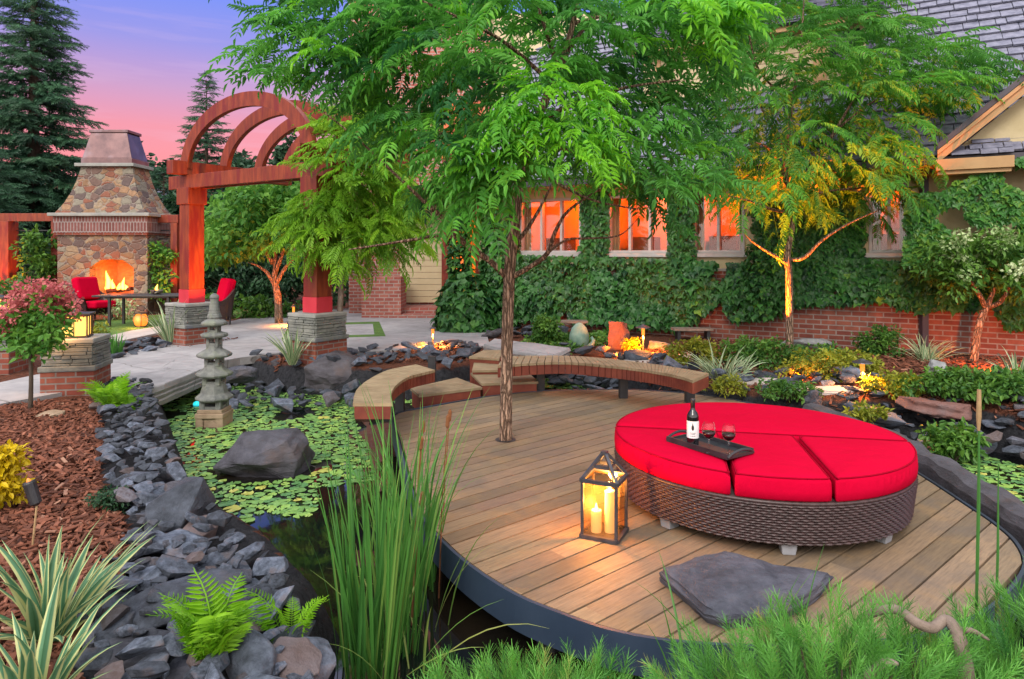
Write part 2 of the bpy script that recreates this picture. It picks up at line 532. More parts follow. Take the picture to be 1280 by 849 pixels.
def mat_bark(name, dark, mid, light):
    m, nt = newmat(name); k = NT(nt)
    v = k.coords('Object')
    w = k.noise(v, 6, 3, out=1)
    vv = k.n('ShaderNodeVectorMath', operation='MULTIPLY_ADD', i_0=w, i_1=(.05, .05, .05), i_2=v).outputs[0]
    mp = k.n('ShaderNodeMapping', i_Vector=vv); mp.inputs['Scale'].default_value = (34, 34, 5)
    vo = k.n('ShaderNodeTexVoronoi', feature='DISTANCE_TO_EDGE', i_Vector=mp.outputs[0], i_Scale=1.0)
    crack = k.ramp(vo.outputs['Distance'], [(0.0, 0.0), (0.22, 1.0)])
    n1 = k.noise(v, 20, 5, .7)
    col = k.mix(k.ramp(n1, [(.35, 0), (.65, 1)]), mid, light)
    col = k.mix(crack, dark, col)
    h = k.math('MULTIPLY_ADD', n1, .4, crack)
    k.out(col, .9, k.bump(h, 1.0, .02), spec=.2)
    return m


M['bark'] = mat_bark('bark', (0.085, 0.052, 0.036), (0.23, 0.145, 0.098), (0.42, 0.285, 0.205))
M['bark_dark'] = mat_noise('bark_dark', (0.045, 0.032, 0.024), (0.10, 0.075, 0.055), 9, 0.9, 0.8, 26, 0.02, stretch=(3, 3, 0.7))
M['bark_grey'] = mat_noise('bark_grey', (0.12, 0.085, 0.065), (0.27, 0.21, 0.175), 9, 0.85, 0.8, 40, 0.01)


def mat_ground():
    """red brown mulch on the beds; dark wet silt and gravel on the pond's sides and floor"""
    m, nt = newmat('mulch'); k = NT(nt)
    v = k.coords('Object'); z = k.n('ShaderNodeSeparateXYZ', i_Vector=v).outputs[2]
    n1 = k.ramp(k.noise(v, 22, 5), [(.3, 0), (.7, 1)])
    col = k.mix(n1, (0.06, 0.022, 0.013), (0.17, 0.062, 0.035))
    wet = k.mix(n1, (0.012, 0.013, 0.016), (0.045, 0.047, 0.055))
    zz = k.math('MULTIPLY_ADD', k.noise(v, 7, 3), .12, z)
    zz = k.math('SUBTRACT', zz, k.n('ShaderNodeAttribute', attribute_name='tint').outputs['Fac'])
    col = k.mix(k.ramp(zz, [(.09, 0.0), (.125, 1.0)]), wet, col)
    k.out(col, .95, k.bump(k.noise(v, 55, 6, .65), 1.0, .04), spec=.2)
    return m


M['mulch'] = mat_ground()
M['bottle_glass'] = mat_noise('bottle_glass', (0.004, 0.004, 0.006), (0.008, 0.008, 0.01), 3, 0.06, 0.0, 20, 0.001, 0.7)
M['paper'] = mat_noise('paper', (0.66, 0.65, 0.66), (0.72, 0.71, 0.72), 5, 0.7, 0.05, 90, 0.001)
M['wine'] = mat_noise('wine', (0.020, 0.0015, 0.003), (0.025, 0.002, 0.004), 3, 0.08, 0.0, 20, 0.001, 0.6)
M['tray'] = mat_noise('tray', (0.018, 0.02, 0.024), (0.03, 0.034, 0.04), 9, 0.38, 0.1, 60, 0.001)
M['grey_foot'] = mat_noise('grey_foot', (0.26, 0.27, 0.30), (0.33, 0.34, 0.37), 6, 0.5, 0.05, 40)
M['wax'] = mat_noise('wax', (0.82, 0.72, 0.6), (0.88, 0.8, 0.7), 5, 0.5, 0.05, 30)
M['jade'] = mat_noise('jade', (0.10, 0.20, 0.16), (0.26, 0.36, 0.28), 7, 0.6, 0.4, 20, 0.02)
M['tan_stone'] = mat_noise('tan_stone', (0.24, 0.17, 0.11), (0.36, 0.27, 0.19), 6, 0.85, 0.6, 20, 0.03)
M['grey_stone'] = mat_noise('grey_stone', (0.15, 0.16, 0.17), (0.28, 0.29, 0.30), 6, 0.8, 0.5, 24, 0.02)
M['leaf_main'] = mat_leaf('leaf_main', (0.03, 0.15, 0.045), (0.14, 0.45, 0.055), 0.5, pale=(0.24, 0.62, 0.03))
M['leaf_right'] = mat_leaf('leaf_right', (0.05, 0.19, 0.035), (0.17, 0.48, 0.055), 0.5, pale=(0.17, 0.46, 0.04))
M['leaf_lime'] = mat_leaf('leaf_lime', (0.10, 0.28, 0.02), (0.30, 0.56, 0.035), 0.45, pale=(0.34, 0.55, 0.05))
M['leaf_maple'] = mat_leaf('leaf_maple', (0.05, 0.19, 0.03), (0.20, 0.44, 0.06), 0.45)
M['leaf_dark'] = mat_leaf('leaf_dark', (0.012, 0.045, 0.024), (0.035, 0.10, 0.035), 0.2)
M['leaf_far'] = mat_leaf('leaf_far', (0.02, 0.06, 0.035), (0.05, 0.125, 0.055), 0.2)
M['ivy'] = mat_leaf('ivy', (0.008, 0.045, 0.018), (0.055, 0.19, 0.035), 0.2, rough=0.4, pale=(0.13, 0.26, 0.03))
M['spruce'] = mat_leaf('spruce', (0.016, 0.06, 0.035), (0.075, 0.19, 0.095), 0.15)
M['grassblade'] = mat_leaf('grassblade', (0.03, 0.12, 0.025), (0.10, 0.30, 0.05), 0.3, pale=(0.3, 0.33, 0.09))
M['variegated'] = None
M['fern'] = mat_leaf('fern', (0.10, 0.30, 0.012), (0.30, 0.60, 0.02), 0.45)
M['pine'] = mat_leaf('pine', (0.03, 0.15, 0.025), (0.15, 0.42, 0.06), 0.25, pale=(0.34, 0.28, 0.08))
M['yellow'] = mat_leaf('yellow', (0.35, 0.26, 0.005), (0.8, 0.6, 0.01), 0.3)
M['pinkflower'] = mat_leaf('pinkflower', (0.42, 0.07, 0.09), (0.62, 0.2, 0.19), 0.3)
M['whiteflower'] = mat_leaf('whiteflower', (0.25, 0.42, 0.14), (0.62, 0.70, 0.42), 0.3)
M['shrub'] = mat_leaf('shrub', (0.03, 0.11, 0.02), (0.13, 0.28, 0.035), 0.3)
M['shrub_yellow'] = mat_leaf('shrub_yellow', (0.12, 0.17, 0.015), (0.38, 0.38, 0.03), 0.3)
M['pad'] = mat_leaf('pad', (0.06, 0.19, 0.075), (0.24, 0.43, 0.09), 0.1, rough=0.35, pale=(0.48, 0.46, 0.1))
M['lawn'] = mat_noise('lawn', (0.05, 0.12, 0.02), (0.10, 0.2, 0.03), 3, 0.9, 0.8, 80, 0.03)
M['chip'] = mat_leaf('chip', (0.05, 0.018, 0.011), (0.24, 0.085, 0.048), 0.0, rough=0.9, pale=(0.40, 0.23, 0.16))
M['cattail'] = mat_noise('cattail', (0.14, 0.05, 0.015), (0.2, 0.08, 0.03), 20, 0.9, 0.3, 90)
M['brownstalk'] = mat_noise('brownstalk', (0.24, 0.15, 0.07), (0.36, 0.24, 0.12), 14, 0.8, 0.2, 60)


def mat_variegated(name, centre, edge):
    m, nt = newmat(name); k = NT(nt)
    a = k.n('ShaderNodeAttribute', attribute_name='tint').outputs['Fac']
    col = k.ramp(a, [(0.0, centre), (0.52, (centre[0] * 1.5, centre[1] * 1.3, centre[2] * 1.5)), (0.66, edge), (1.0, edge)])
    k.out(col, 0.5, spec=0.35, transl=0.25)
    return m


M['variegated'] = mat_variegated('variegated', (0.07, 0.19, 0.09), (0.52, 0.55, 0.24))
M['variegated_pale'] = mat_variegated('variegated_pale', (0.14, 0.26, 0.12), (0.55, 0.58, 0.36))


def mat_glass(name, tintc=(1, 1, 1), mixf=0.12, rough=0.02):
    """thin clear pane: mostly see-through, some mirror"""
    m, nt = newmat(name); k = NT(nt)
    t = k.n('ShaderNodeBsdfTransparent'); t.inputs[0].default_value = (*tintc, 1)
    g = k.n('ShaderNodeBsdfGlossy'); g.inputs['Roughness'].default_value = rough
    lw = k.n('ShaderNodeLayerWeight'); lw.inputs['Blend'].default_value = 0.25
    f = k.math('MULTIPLY_ADD', lw.outputs['Fresnel'], 0.4, mixf * 0.3)
    mx = k.n('ShaderNodeMixShader'); k.link(f, mx.inputs[0]); k.link(t.outputs[0], mx.inputs[1]); k.link(g.outputs[0], mx.inputs[2])
    o = k.n('ShaderNodeOutputMaterial'); k.link(mx.outputs[0], o.inputs[0])
    return m


M['glass'] = mat_glass('glass')


def mat_amber():
    """amber seeded glass: tinted, a little frosted, a little mirror"""
    m, nt = newmat('amber_glass'); k = NT(nt)
    t = k.n('ShaderNodeBsdfTransparent'); t.inputs[0].default_value = (1.0, .74, .46, 1)
    tl = k.n('ShaderNodeBsdfTranslucent'); tl.inputs[0].default_value = (1.0, .62, .28, 1)
    g = k.n('ShaderNodeBsdfGlossy'); g.inputs['Roughness'].default_value = .08
    f = k.math('MULTIPLY_ADD', k.noise(k.coords('Object'), 16, 3), .13, .0)
    m1 = k.n('ShaderNodeMixShader', i_0=f); k.link(t.outputs[0], m1.inputs[1]); k.link(tl.outputs[0], m1.inputs[2])
    m2 = k.n('ShaderNodeMixShader', i_0=.07); k.link(m1.outputs[0], m2.inputs[1]); k.link(g.outputs[0], m2.inputs[2])
    k.link(m2.outputs[0], k.n('ShaderNodeOutputMaterial').inputs[0])
    return m


M['amber_glass'] = mat_amber()


def mat_window(name, c1, c2, strength):
    """a lit room behind glass: warm light with darker furnishings"""
    m, nt = newmat(name); k = NT(nt)
    v = k.coords('Object')
    n = k.noise(v, 1.6, 2, 0.5)
    col = k.mix(k.ramp(n, [(0.42, 0.0), (0.55, 1.0)]), c1, c2)
    k.out((0.02, 0.012, 0.008), 0.08, emit=col, estr=strength, spec=0.6)
    return m


M['window_lit'] = mat_window('window_lit', (1.0, 0.165, 0.006), (0.55, 0.07, 0.004), 0.72)
M['window_dim'] = mat_window('window_dim', (0.9, 0.16, 0.01), (0.16, 0.045, 0.02), 0.8)
M['window_dark'] = mat_noise('window_dark', (0.01, 0.012, 0.02), (0.02, 0.022, 0.03), 3, 0.06, 0, 10, 0.001, 0.6)


def mat_flame():
    m, nt = newmat('flame'); k = NT(nt)
    lw = k.n('ShaderNodeLayerWeight'); lw.inputs['Blend'].default_value = .5
    f = k.ramp(lw.outputs['Facing'], [(.15, 1.0), (.75, 0.0)])
    col = k.ramp(lw.outputs['Facing'], [(0.0, (1, .55, .10)), (.6, (1, .22, .01))])
    e = k.n('ShaderNodeEmission', i_Color=col, i_Strength=3.2)
    t = k.n('ShaderNodeBsdfTransparent')
    mx = k.n('ShaderNodeMixShader', i_0=f); k.link(t.outputs[0], mx.inputs[1]); k.link(e.outputs[0], mx.inputs[2])
    k.link(mx.outputs[0], k.n('ShaderNodeOutputMaterial').inputs[0])
    return m


M['flame'] = mat_flame()
M['candle_flame'] = mat_emit('candle_flame', (1.0, 0.66, 0.25), 8.0)
M['lamp_glow'] = mat_emit('lamp_glow', (1.0, 0.25, 0.02), .85)
M['lamp_paper'] = mat_emit('lamp_paper', (1.0, 0.50, 0.09), 1.15)
M['ember'] = mat_noise('ember', (0.03, 0.012, 0.008), (0.10, 0.03, 0.012), 9, 0.9, 0.6, 30)


def mat_water():
    m, nt = newmat('pond_water'); k = NT(nt)
    v = k.coords('Object')
    n = k.noise(v, 2.2, 3, 0.5)
    n2 = k.ramp(k.noise(v, 0.9, 3), [(0.4, 0.0), (0.7, 1.0)])
    col = k.mix(n2, (0.004, 0.006, 0.007), (0.022, 0.014, 0.007))
    k.out(col, 0.035, k.bump(n, 0.06, 0.02), spec=0.75)
    return m


M['water'] = mat_water()
# ---------------------------------------------------------------- foliage makers (real leaf-sized faces, numpy)
def unit(a):
    return a / (np.linalg.norm(a, axis=-1, keepdims=True) + 1e-9)


def frames(d, up):
    """rotation matrices whose Y column is d and Z column near up"""
    d = unit(d); x = unit(np.cross(d, up)); z = np.cross(x, d)
    return np.stack([x, d, z], axis=-1)


def scatter_template(tv, tf, pos, d, up, size, tint, jitter=0.0):
    """tv (V,3), tf (Q,4), pos/d/up (N,3), size (N,), tint (N,) -> verts, faces, tint per vertex"""
    N, V = len(pos), len(tv)
    R = frames(d, up)
    W = np.einsum('nij,vj->nvi', R, tv) * np.reshape(size, (N, 1, 1)) + pos[:, None, :]
    Fc = (tf[None] + (np.arange(N) * V)[:, None, None]).reshape(-1, tf.shape[1])
    t = np.repeat(tint, V).reshape(N, V)
    if jitter: t = t + rng.normal(0, jitter, (N, V))
    return W.reshape(-1, 3), Fc, np.clip(t, 0, 1).ravel()


def merge(parts):
    vs, fs, ts = [], [], []; b = 0
    for v, f, t in parts:
        vs.append(v); fs.append(f + b); ts.append(t); b += len(v)
    return np.concatenate(vs), np.concatenate(fs), np.concatenate(ts)


def t_leaf(w=0.45, fold=0.08, curl=0.12):
    """one leaf, length 1 along +Y: two quads folded on the midrib"""
    v = np.array([(0, 0, 0), (0, 1, -curl), (-w / 2, .32, fold), (-w * .36, .70, fold - curl * .4), (w / 2, .32, fold), (w * .36, .70, fold - curl * .4)])
    f = np.array([(0, 1, 3, 2), (0, 4, 5, 1)])
    return v, f


def t_ivy():
    """a broad lobed leaf"""
    v = np.array([(0, 0, 0), (0, .5, -.06), (0, 1, -.24), (-.34, -.06, .03), (-.5, .38, .05), (-.22, .58, .02), (.34, -.06, .03), (.5, .38, .05), (.22, .58, .02)])
    f = np.array([(0, 1, 4, 3), (1, 2, 5, 4), (0, 6, 7, 1), (1, 7, 8, 2)])
    return v, f


def t_pinnate(pairs=6, lw=0.085, ll=0.30, droop=0.35, seed=0):
    """a compound leaf: leaflets in pairs along an arching stalk"""
    r = np.random.default_rng(seed)
    lv, lf = t_leaf(lw / ll, 0.05, 0.25)
    P_, D_, U_, S_ = [], [], [], []

    def rach(t): return np.array((0, t * (1 - 0.12 * t), -droop * t * t))
    for i in range(pairs + 1):
        t = 0.22 + 0.76 * i / pairs
        c = rach(t); tan = rach(t + .01) - c; tan /= np.linalg.norm(tan)
        if i == pairs:
            P_.append(c); D_.append(tan + np.array((0, 0, -.2))); U_.append((0, 0, 1)); S_.append(ll)
        else:
            for sgn in (-1, 1):
                P_.append(c); D_.append(np.array((sgn * (0.9 + r.normal(0, .08)), 0.55, -0.35 + r.normal(0, .12)))); U_.append((r.normal(0, .2), r.normal(0, .2), 1)); S_.append(ll * (0.75 + .35 * math.sin(math.pi * min(1, .25 + .7 * i / pairs))))
    v, f, _ = scatter_template(lv, lf, np.array(P_), np.array(D_), np.array(U_, float), np.array(S_), np.zeros(len(P_)))
    # the stalk, a thin flat strip
    sv = []; sf = []
    for i in range(5):
        c = rach(i / 4 * .98); sv += [c + (-.006, 0, 0), c + (.006, 0, 0)]
    for i in range(4): sf.append((2 * i, 2 * i + 1, 2 * i + 3, 2 * i + 2))
    return np.concatenate([v, np.array(sv)]), np.concatenate([f, np.array(sf) + len(v)])


def t_needles(n=14, ln=0.32, w=0.03, ang=0.75, seed=1):
    """a twig of length 1 with stiff needles all round"""
    r = np.random.default_rng(seed); v = []; f = []
    for i in range(n):
        t = (i + .5) / n; a = i * 2.4 + r.normal(0, .2)
        o = np.array((math.cos(a), 0, math.sin(a))); d = o * math.sin(ang) + np.array((0, math.cos(ang), 0))
        s = np.cross(d, o); s /= np.linalg.norm(s)
        b = np.array((0, t, 0)); l = ln * (1 - .4 * t)
        k = len(v); v += [b - s * w * .5, b + s * w * .5, b + d * l + s * w * .2, b + d * l - s * w * .2]; f.append((k, k + 1, k + 2, k + 3))
    k = len(v); v += [(-.012, 0, 0), (.012, 0, 0), (.006, 1, 0), (-.006, 1, 0)]; f.append((k, k + 1, k + 2, k + 3))
    return np.array(v), np.array(f)


def t_frond(pairs=24, lw=0.05, seed=3):
    """fern frond, length 1: tapering rows of pinnae, each notched into two quads"""
    r = np.random.default_rng(seed); v = []; f = []
    lv, lf = t_leaf(0.17, 0.03, .15)
    P_, D_, S_ = [], [], []

    def rach(t): return np.array((0, t - .12 * t ** 3, .18 * t - .42 * t ** 3))
    for i in range(pairs):
        t = .10 + .88 * i / pairs; c = rach(t); l = .30 * math.sin(math.pi * (.16 + .82 * (1 - (i / pairs)) ** .8 * .62)) * (1 - .55 * (i / pairs) ** 2)
        for sg in (-1, 1):
            P_.append(c); D_.append((sg, .38 + r.normal(0, .06), -.15 + r.normal(0, .06))); S_.append(max(.03, l))
    P_.append(rach(.98)); D_.append((0, 1, -.8)); S_.append(.07)
    vv, ff, _ = scatter_template(lv, lf, np.array(P_), np.array(D_, float), np.tile((0., 0, 1), (len(P_), 1)), np.array(S_), np.zeros(len(P_)))
    sv = []; sf = []
    for i in range(7):
        c = rach(i / 6); sv += [c + (-.008, 0, 0), c + (.008, 0, 0)]
    for i in range(6): sf.append((2 * i, 2 * i + 1, 2 * i + 3, 2 * i + 2))
    return np.concatenate([vv, np.array(sv)]), np.concatenate([ff, np.array(sf) + len(vv)])


TPIN = [t_pinnate(6, .090, .31, .46, s) for s in range(4)] + [t_pinnate(5, .10, .33, .6, 9)]
TPIN_L = [t_pinnate(8, .06, .22, .35, s + 7) for s in range(3)]
TLEAF = t_leaf(.5)
TIVY = t_ivy()


def spray_crown(anchors, centre, leaf_len, templates, per=8, twig=0.45, droop=0.45, tintf=None, spread=1.0):
    """compound leaves along short drooping twigs that start at the anchors and point away from the centre"""
    parts = []; twigs = MB()
    cen = np.array(centre)
    pp, dd, uu, ss, tt, kk = [], [], [], [], [], []
    for i, a in enumerate(anchors):
        a = np.array(a); o = a - cen; o = o / (np.linalg.norm(o) + 1e-6)
        o = o + rng.normal(0, .45, 3); o[2] = o[2] * .4 + rng.normal(.05, .25); o /= np.linalg.norm(o)
        tl = twig * rng.uniform(.7, 1.3)
        base_t = tintf(a) if tintf else rng.uniform(.15, .6)
        side = np.cross(o, (0, 0, 1)); side /= np.linalg.norm(side) + 1e-6
        pts = []
        for j in range(per):
            t = (j + .6) / per
            p = a + o * tl * (t - .3) + np.array((0, 0, -droop * tl * t * t))
            pts.append(p)
            sg = 1 if j % 2 else -1
            d = o * (.55 if j < per - 1 else 1.5) + side * sg * rng.uniform(.5, 1.1) * spread + np.array((0, 0, rng.normal(-.12, .2)))
            pp.append(p); dd.append(d); uu.append((rng.normal(0, .25), rng.normal(0, .25), 1)); ss.append(leaf_len * rng.uniform(.7, 1.2)); tt.append(np.clip(base_t + rng.normal(0, .13), 0, 1)); kk.append(rng.integers(len(templates)))
        twigs.tube([pts[0], pts[len(pts) // 2], pts[-1]], [.006, .004, .002], 4, False)
    pp, dd, uu, ss, tt, kk = map(np.array, (pp, dd, uu, ss, tt, kk))
    for q, (tv, tf) in enumerate(templates):
        s = kk == q
        if s.any(): parts.append(scatter_template(tv, tf, pp[s], dd[s], uu[s].astype(float), ss[s], tt[s], .06))
    tv_ = np.array(twigs.v); parts.append((tv_, np.array(twigs.f), np.full(len(tv_), .12)))
    return merge(parts), None


def region_anchors(poly, n, Y, dY, bound=None, seed=0, mind=None):
    """n points whose outline is a polygon of the photograph's pixels, spread in depth about Y"""
    r = np.random.default_rng(seed)
    xs = [p[0] for p in poly]; ys = [p[1] for p in poly]; out = []; tries = 0; kept = []
    mind = mind if mind is not None else 0.55 * math.sqrt((max(xs) - min(xs)) * (max(ys) - min(ys)) / n)
    cx = (max(xs) + min(xs)) / 2; hw = (max(xs) - min(xs)) / 2
    while len(out) < n and tries < n * 60:
        tries += 1
        x, y = r.uniform(min(xs), max(xs)), r.uniform(min(ys), max(ys))
        if pdist1(x, y, poly) > 0: continue
        if any((x - a) ** 2 + (y - b) ** 2 < mind * mind for a, b in kept[-200:]) and tries < n * 40: continue
        kept.append((x, y))
        lim = dY * math.sqrt(max(.08, 1 - .8 * ((x - cx) / hw) ** 2))
        yy = Y + r.uniform(-lim, lim)
        out.append(np.array(P(x, y, yy)))
    return out


def leaf_blob(anchors, rad, n_per, size, tpl, tintf=None, flat=.7, droop=.3):
    """clumps of single leaves round the anchors"""
    A = np.repeat(np.array(anchors), n_per, 0); N = len(A)
    off = unit(rng.normal(0, 1, (N, 3))) * (rng.uniform(0, 1, (N, 1)) ** .45) * rad
    off[:, 2] *= flat
    p = A + off
    d = off / rad + rng.normal(0, .6, (N, 3)); d[:, 2] -= droop
    up = rng.normal(0, .5, (N, 3)); up[:, 2] += 1
    base = np.repeat(rng.uniform(.1, .8, len(anchors)), n_per)
    t = np.clip(base + rng.normal(0, .15, N), 0, 1)
    if tintf is not None: t = np.clip(t + tintf(p), 0, 1)
    return scatter_template(tpl[0], tpl[1], p, d, up, size * rng.uniform(.65, 1.3, N), t, 0.04)


def limb(mb, px, rad, n=8, steps=3):
    pts = spline(px, steps, False)
    m = len(pts); L = len(rad)
    r = [float(np.interp(i / (m - 1) * (L - 1), range(L), rad)) for i in range(m)]
    mb.tube(pts, r, n)


def blades(base, n, length, width, lean=0.5, arch=0.5, seg=6, across=2, spread=0.05, seed=0, stiff=False, tintr=(0.1, .8), up=0.0):
    """strap leaves or grass rising from a point: strips, 'across' columns of faces; tint = 1 on the margins when across == 4"""
    r = np.random.default_rng(seed); vs, fs, ts = [], [], []; b = 0
    for i in range(n):
        az = r.uniform(0, 2 * math.pi); l = length * r.uniform(.6, 1.15); w = width * r.uniform(.7, 1.2)
        ln = lean * r.uniform(.15, 1.0) ; ar = arch * r.uniform(.4, 1.3)
        o = np.array((math.cos(az), math.sin(az), 0)); sd = np.array((-o[1], o[0], 0))
        p = np.array(base) + o * r.uniform(0, spread) + sd * r.uniform(-spread, spread)
        ang = math.pi / 2 - ln; tw = r.normal(0, .3); tt = r.uniform(*tintr)
        cols = across + 1
        for j in range(seg + 1):
            t = j / seg
            d = o * math.cos(ang) + np.array((0, 0, math.sin(ang)))
            wd = w * (.55 + .9 * t if t < .4 else .91 * (1 - ((t - .4) / .6) ** 1.6)) + .001
            nrm = np.cross(sd, d)
            for c in range(cols):
                q = c / (cols - 1) * 2 - 1
                vs.append(p + (sd * math.cos(tw) + nrm * math.sin(tw)) * q * wd / 2 + nrm * (-.25 * wd * (1 - abs(q))))
                ts.append((abs(q) if across >= 3 else tt))
            p = p + d * l / seg
            ang -= ar / seg * (1 if stiff else (.4 + 1.6 * t))
        for j in range(seg):
            for c in range(cols - 1):
                k = b + j * cols + c
                fs.append((k, k + 1, k + cols + 1, k + cols))
        b += (seg + 1) * cols
    return np.array(vs), np.array(fs), np.array(ts)


def plant(name, label, cat, geo, mat, group=None, origin=None, smooth=False):
    o = finish(name, geo[0], geo[1], mat, None, origin, smooth, tint=geo[2], uv=False)
    return tag(o, label, cat, group)


def part_geo(name, geo, mat, parent, smooth=False):
    return finish(name, geo[0], geo[1], mat, parent, None, smooth, tint=geo[2], uv=False)


# ---------------------------------------------------------------- rocks
def hull_rock(seed, size, n=16, flat=1.0, rough=0.0, sub=0):
    """an angular stone: convex hull of random points, optionally refined and chipped"""
    r = random.Random(seed); bm = bmesh.new()
    for i in range(n):
        v = Vector((r.gauss(0, 1), r.gauss(0, 1), r.gauss(0, 1))).normalized()
        q = max(abs(v.x), abs(v.y), abs(v.z)); v = v / (q ** .55)
        v *= r.uniform(.78, 1.0)
        bm.verts.new((v.x * size[0] / 2, v.y * size[1] / 2, v.z * size[2] / 2))
    res = bmesh.ops.convex_hull(bm, input=bm.verts)
    junk = [g for g in res['geom_interior'] if isinstance(g, bmesh.types.BMVert)]
    bmesh.ops.delete(bm, geom=list(set(junk)), context='VERTS')
    mean = (size[0] + size[1] + size[2]) / 3
    bmesh.ops.bevel(bm, geom=bm.edges[:], offset=mean * .012, segments=1, affect='EDGES')
    if sub:
        bmesh.ops.triangulate(bm, faces=bm.faces[:])
        for _ in range(sub):
            bmesh.ops.subdivide_edges(bm, edges=bm.edges[:], cuts=1, use_grid_fill=True)
        for v in bm.verts:
            q = v.co
            st = noise.noise(Vector((q.x * 2 / mean, q.y * 2 / mean, q.z * 9 / mean)) + Vector((seed, 0, 0)))
            fi = noise.noise(q * (7 / mean) + Vector((0, seed, 0)))
            v.co = q + q.normalized() * mean * (rough * st + rough * .5 * fi)
    me = bpy.data.meshes.new('rock'); bm.to_mesh(me); bm.free()
    return me


def rock_obj(name, me, mat, loc, rot, scale=(1, 1, 1)):
    if not me.materials: me.materials.append(mat)
    o = bpy.data.objects.new(name, me); COL.objects.link(o)
    o.location = loc; o.rotation_euler = rot; o.scale = scale
    return o


ROCKS = [hull_rock(100 + i, (1, rnd.uniform(.6, .95), rnd.uniform(.24, .48)), rnd.choice((12, 14, 18)), sub=1, rough=.03) for i in range(16)]
for _m in ROCKS: _m.materials.append(M['slate'])


SPECS = []


def rock_field(poly, count, smin, smax, label, group, zf_, seed, lift=0.0, near_gain=0.0, keepout=None, layers=1):
    r = random.Random(seed); xs = [p[0] for p in poly]; ys = [p[1] for p in poly]; placed = []; tries = 0
    while len(placed) < count and tries < count * 60:
        tries += 1
        x, y = r.uniform(min(xs), max(xs)), r.uniform(min(ys), max(ys))
        if pdist1(x, y, poly) > 0: continue
        s = smin + (smax - smin) * r.random() ** 1.8
        if near_gain: s *= 1 + near_gain * max(0, (5 - y) / 2.5)
        f = .36 if tries < count * 30 else .26
        if any((x - a) ** 2 + (y - b) ** 2 < (f * (s + c)) ** 2 for a, b, c in placed): continue
        if keepout and keepout(x, y, s): continue
        placed.append((x, y, s))
        SPECS.append((r.choice(ROCKS), (x, y, zf_(x, y) + s * .13 + lift + r.uniform(-.02, .05)), (r.gauss(0, .22), r.gauss(0, .22), r.uniform(0, 6.28)), (s, s, s * r.uniform(.75, 1.25)), label, group))
    return placed


# ================================================================ THE SETTING
WATER_Z = -0.32
SH = lambda pts, z: [(G(x, y, z).x, G(x, y, z).y) for x, y in pts]
POND = [(-.95, 2.85)] + SH([(385, 800), (330, 735), (275, 695), (236, 655), (214, 615), (200, 560), (188, 515), (180, 486), (255, 480), (300, 475), (370, 488), (452, 492), (500, 495), (560, 492), (600, 481), (640, 472), (690, 470), (775, 488), (820, 503), (860, 515), (940, 532), (1040, 538), (1120, 541), (1210, 550), (1300, 570), (1500, 620)], -0.3)
POND += [(5.6, 3.6), (4.2, 2.75), (3.0, 2.42), (1.6, 2.3), (0.5, 2.35), (-.1, 2.2), (-.55, 2.3)]


def hgt(x, y):
    """height of the ground"""
    x = np.asarray(x, float); y = np.asarray(y, float)
    d = poly_dist(x, y, POND)
    t = np.clip((d + .42) / .5, 0, 1); s = t * t * (3 - 2 * t)
    base = 0.085 + .012 * np.sin(x * 2.3 + 1) * np.cos(y * 1.9)
    near = np.clip((2.9 - y) / 1.2, 0, 1) * np.clip((x + .4) / .8, 0, 1)
    base = base + .12 * near
    bed = np.clip((x - .5) / 1.5, 0, 1) * np.clip((y - 7.0) / 3.0, 0, 1)
    base = base + .05 * bed
    return -.75 + (base + .75) * s


def zf(x, y):
    d = pdist1(x, y, POND)
    t = min(1, max(0, (d + .42) / .5)); s = t * t * (3 - 2 * t)
    base = 0.085 + .012 * math.sin(x * 2.3 + 1) * math.cos(y * 1.9)
    cl = lambda v: min(1, max(0, v))
    base += .12 * cl((2.9 - y) / 1.2) * cl((x + .4) / .8) + .05 * cl((x - .5) / 1.5) * cl((y - 7.0) / 3.0)
    return -.75 + (base + .75) * s


ROCKBED = SH([(122, 506), (150, 488), (186, 498), (214, 560), (260, 650), (330, 700), (420, 790), (700, 870), (700, 1100), (300, 1100), (104, 900), (110, 800), (160, 730), (182, 690), (158, 650), (130, 596), (132, 545)], -.02)


def build_terrain():
    xa = np.concatenate([np.linspace(-120, -9, 24)[:-1], np.linspace(-9, 9.5, 232), np.linspace(9.5, 120, 24)[1:]])
    ya = np.concatenate([np.linspace(-30, 1.0, 12)[:-1], np.linspace(1.0, 15.5, 182), np.linspace(15.5, 260, 40)[1:]])
    X, Y = np.meshgrid(xa, ya)
    Z = hgt(X, Y)
    Z = Z + rng.normal(0, .006, Z.shape)
    nx, ny = len(xa), len(ya)
    V = np.stack([X.ravel(), Y.ravel(), Z.ravel()], -1)
    i = np.arange(nx * ny).reshape(ny, nx)
    Fc = np.stack([i[:-1, :-1].ravel(), i[:-1, 1:].ravel(), i[1:, 1:].ravel(), i[1:, :-1].ravel()], -1)
    wet = np.where(in_poly(X, Y, ROCKBED), .25, 0.0) if 'ROCKBED' in globals() else np.zeros(X.shape)
    o = finish('ground', V, Fc, M['mulch'], None, (0, 0, 0), True, tint=wet.ravel(), uv=False)
    o['kind'] = 'structure'


build_terrain()
w = MB(); x0 = min(p[0] for p in POND) - .3; x1 = max(p[0] for p in POND) + .3
w.quad((x0, 1.9, WATER_Z), (x1, 1.9, WATER_Z), (x1, 12.6, WATER_Z), (x0, 12.6, WATER_Z))
tag(w.build('water', M['water'], origin=(0, 0, WATER_Z)), kind='structure')


def sheet(name, px, z, mat, thick=.03):
    poly = SH(px, z)
    mb = MB(); mb.prism([Vector(p) for p in poly], z - thick, z)
    return tag(mb.build(name, mat), kind='structure')


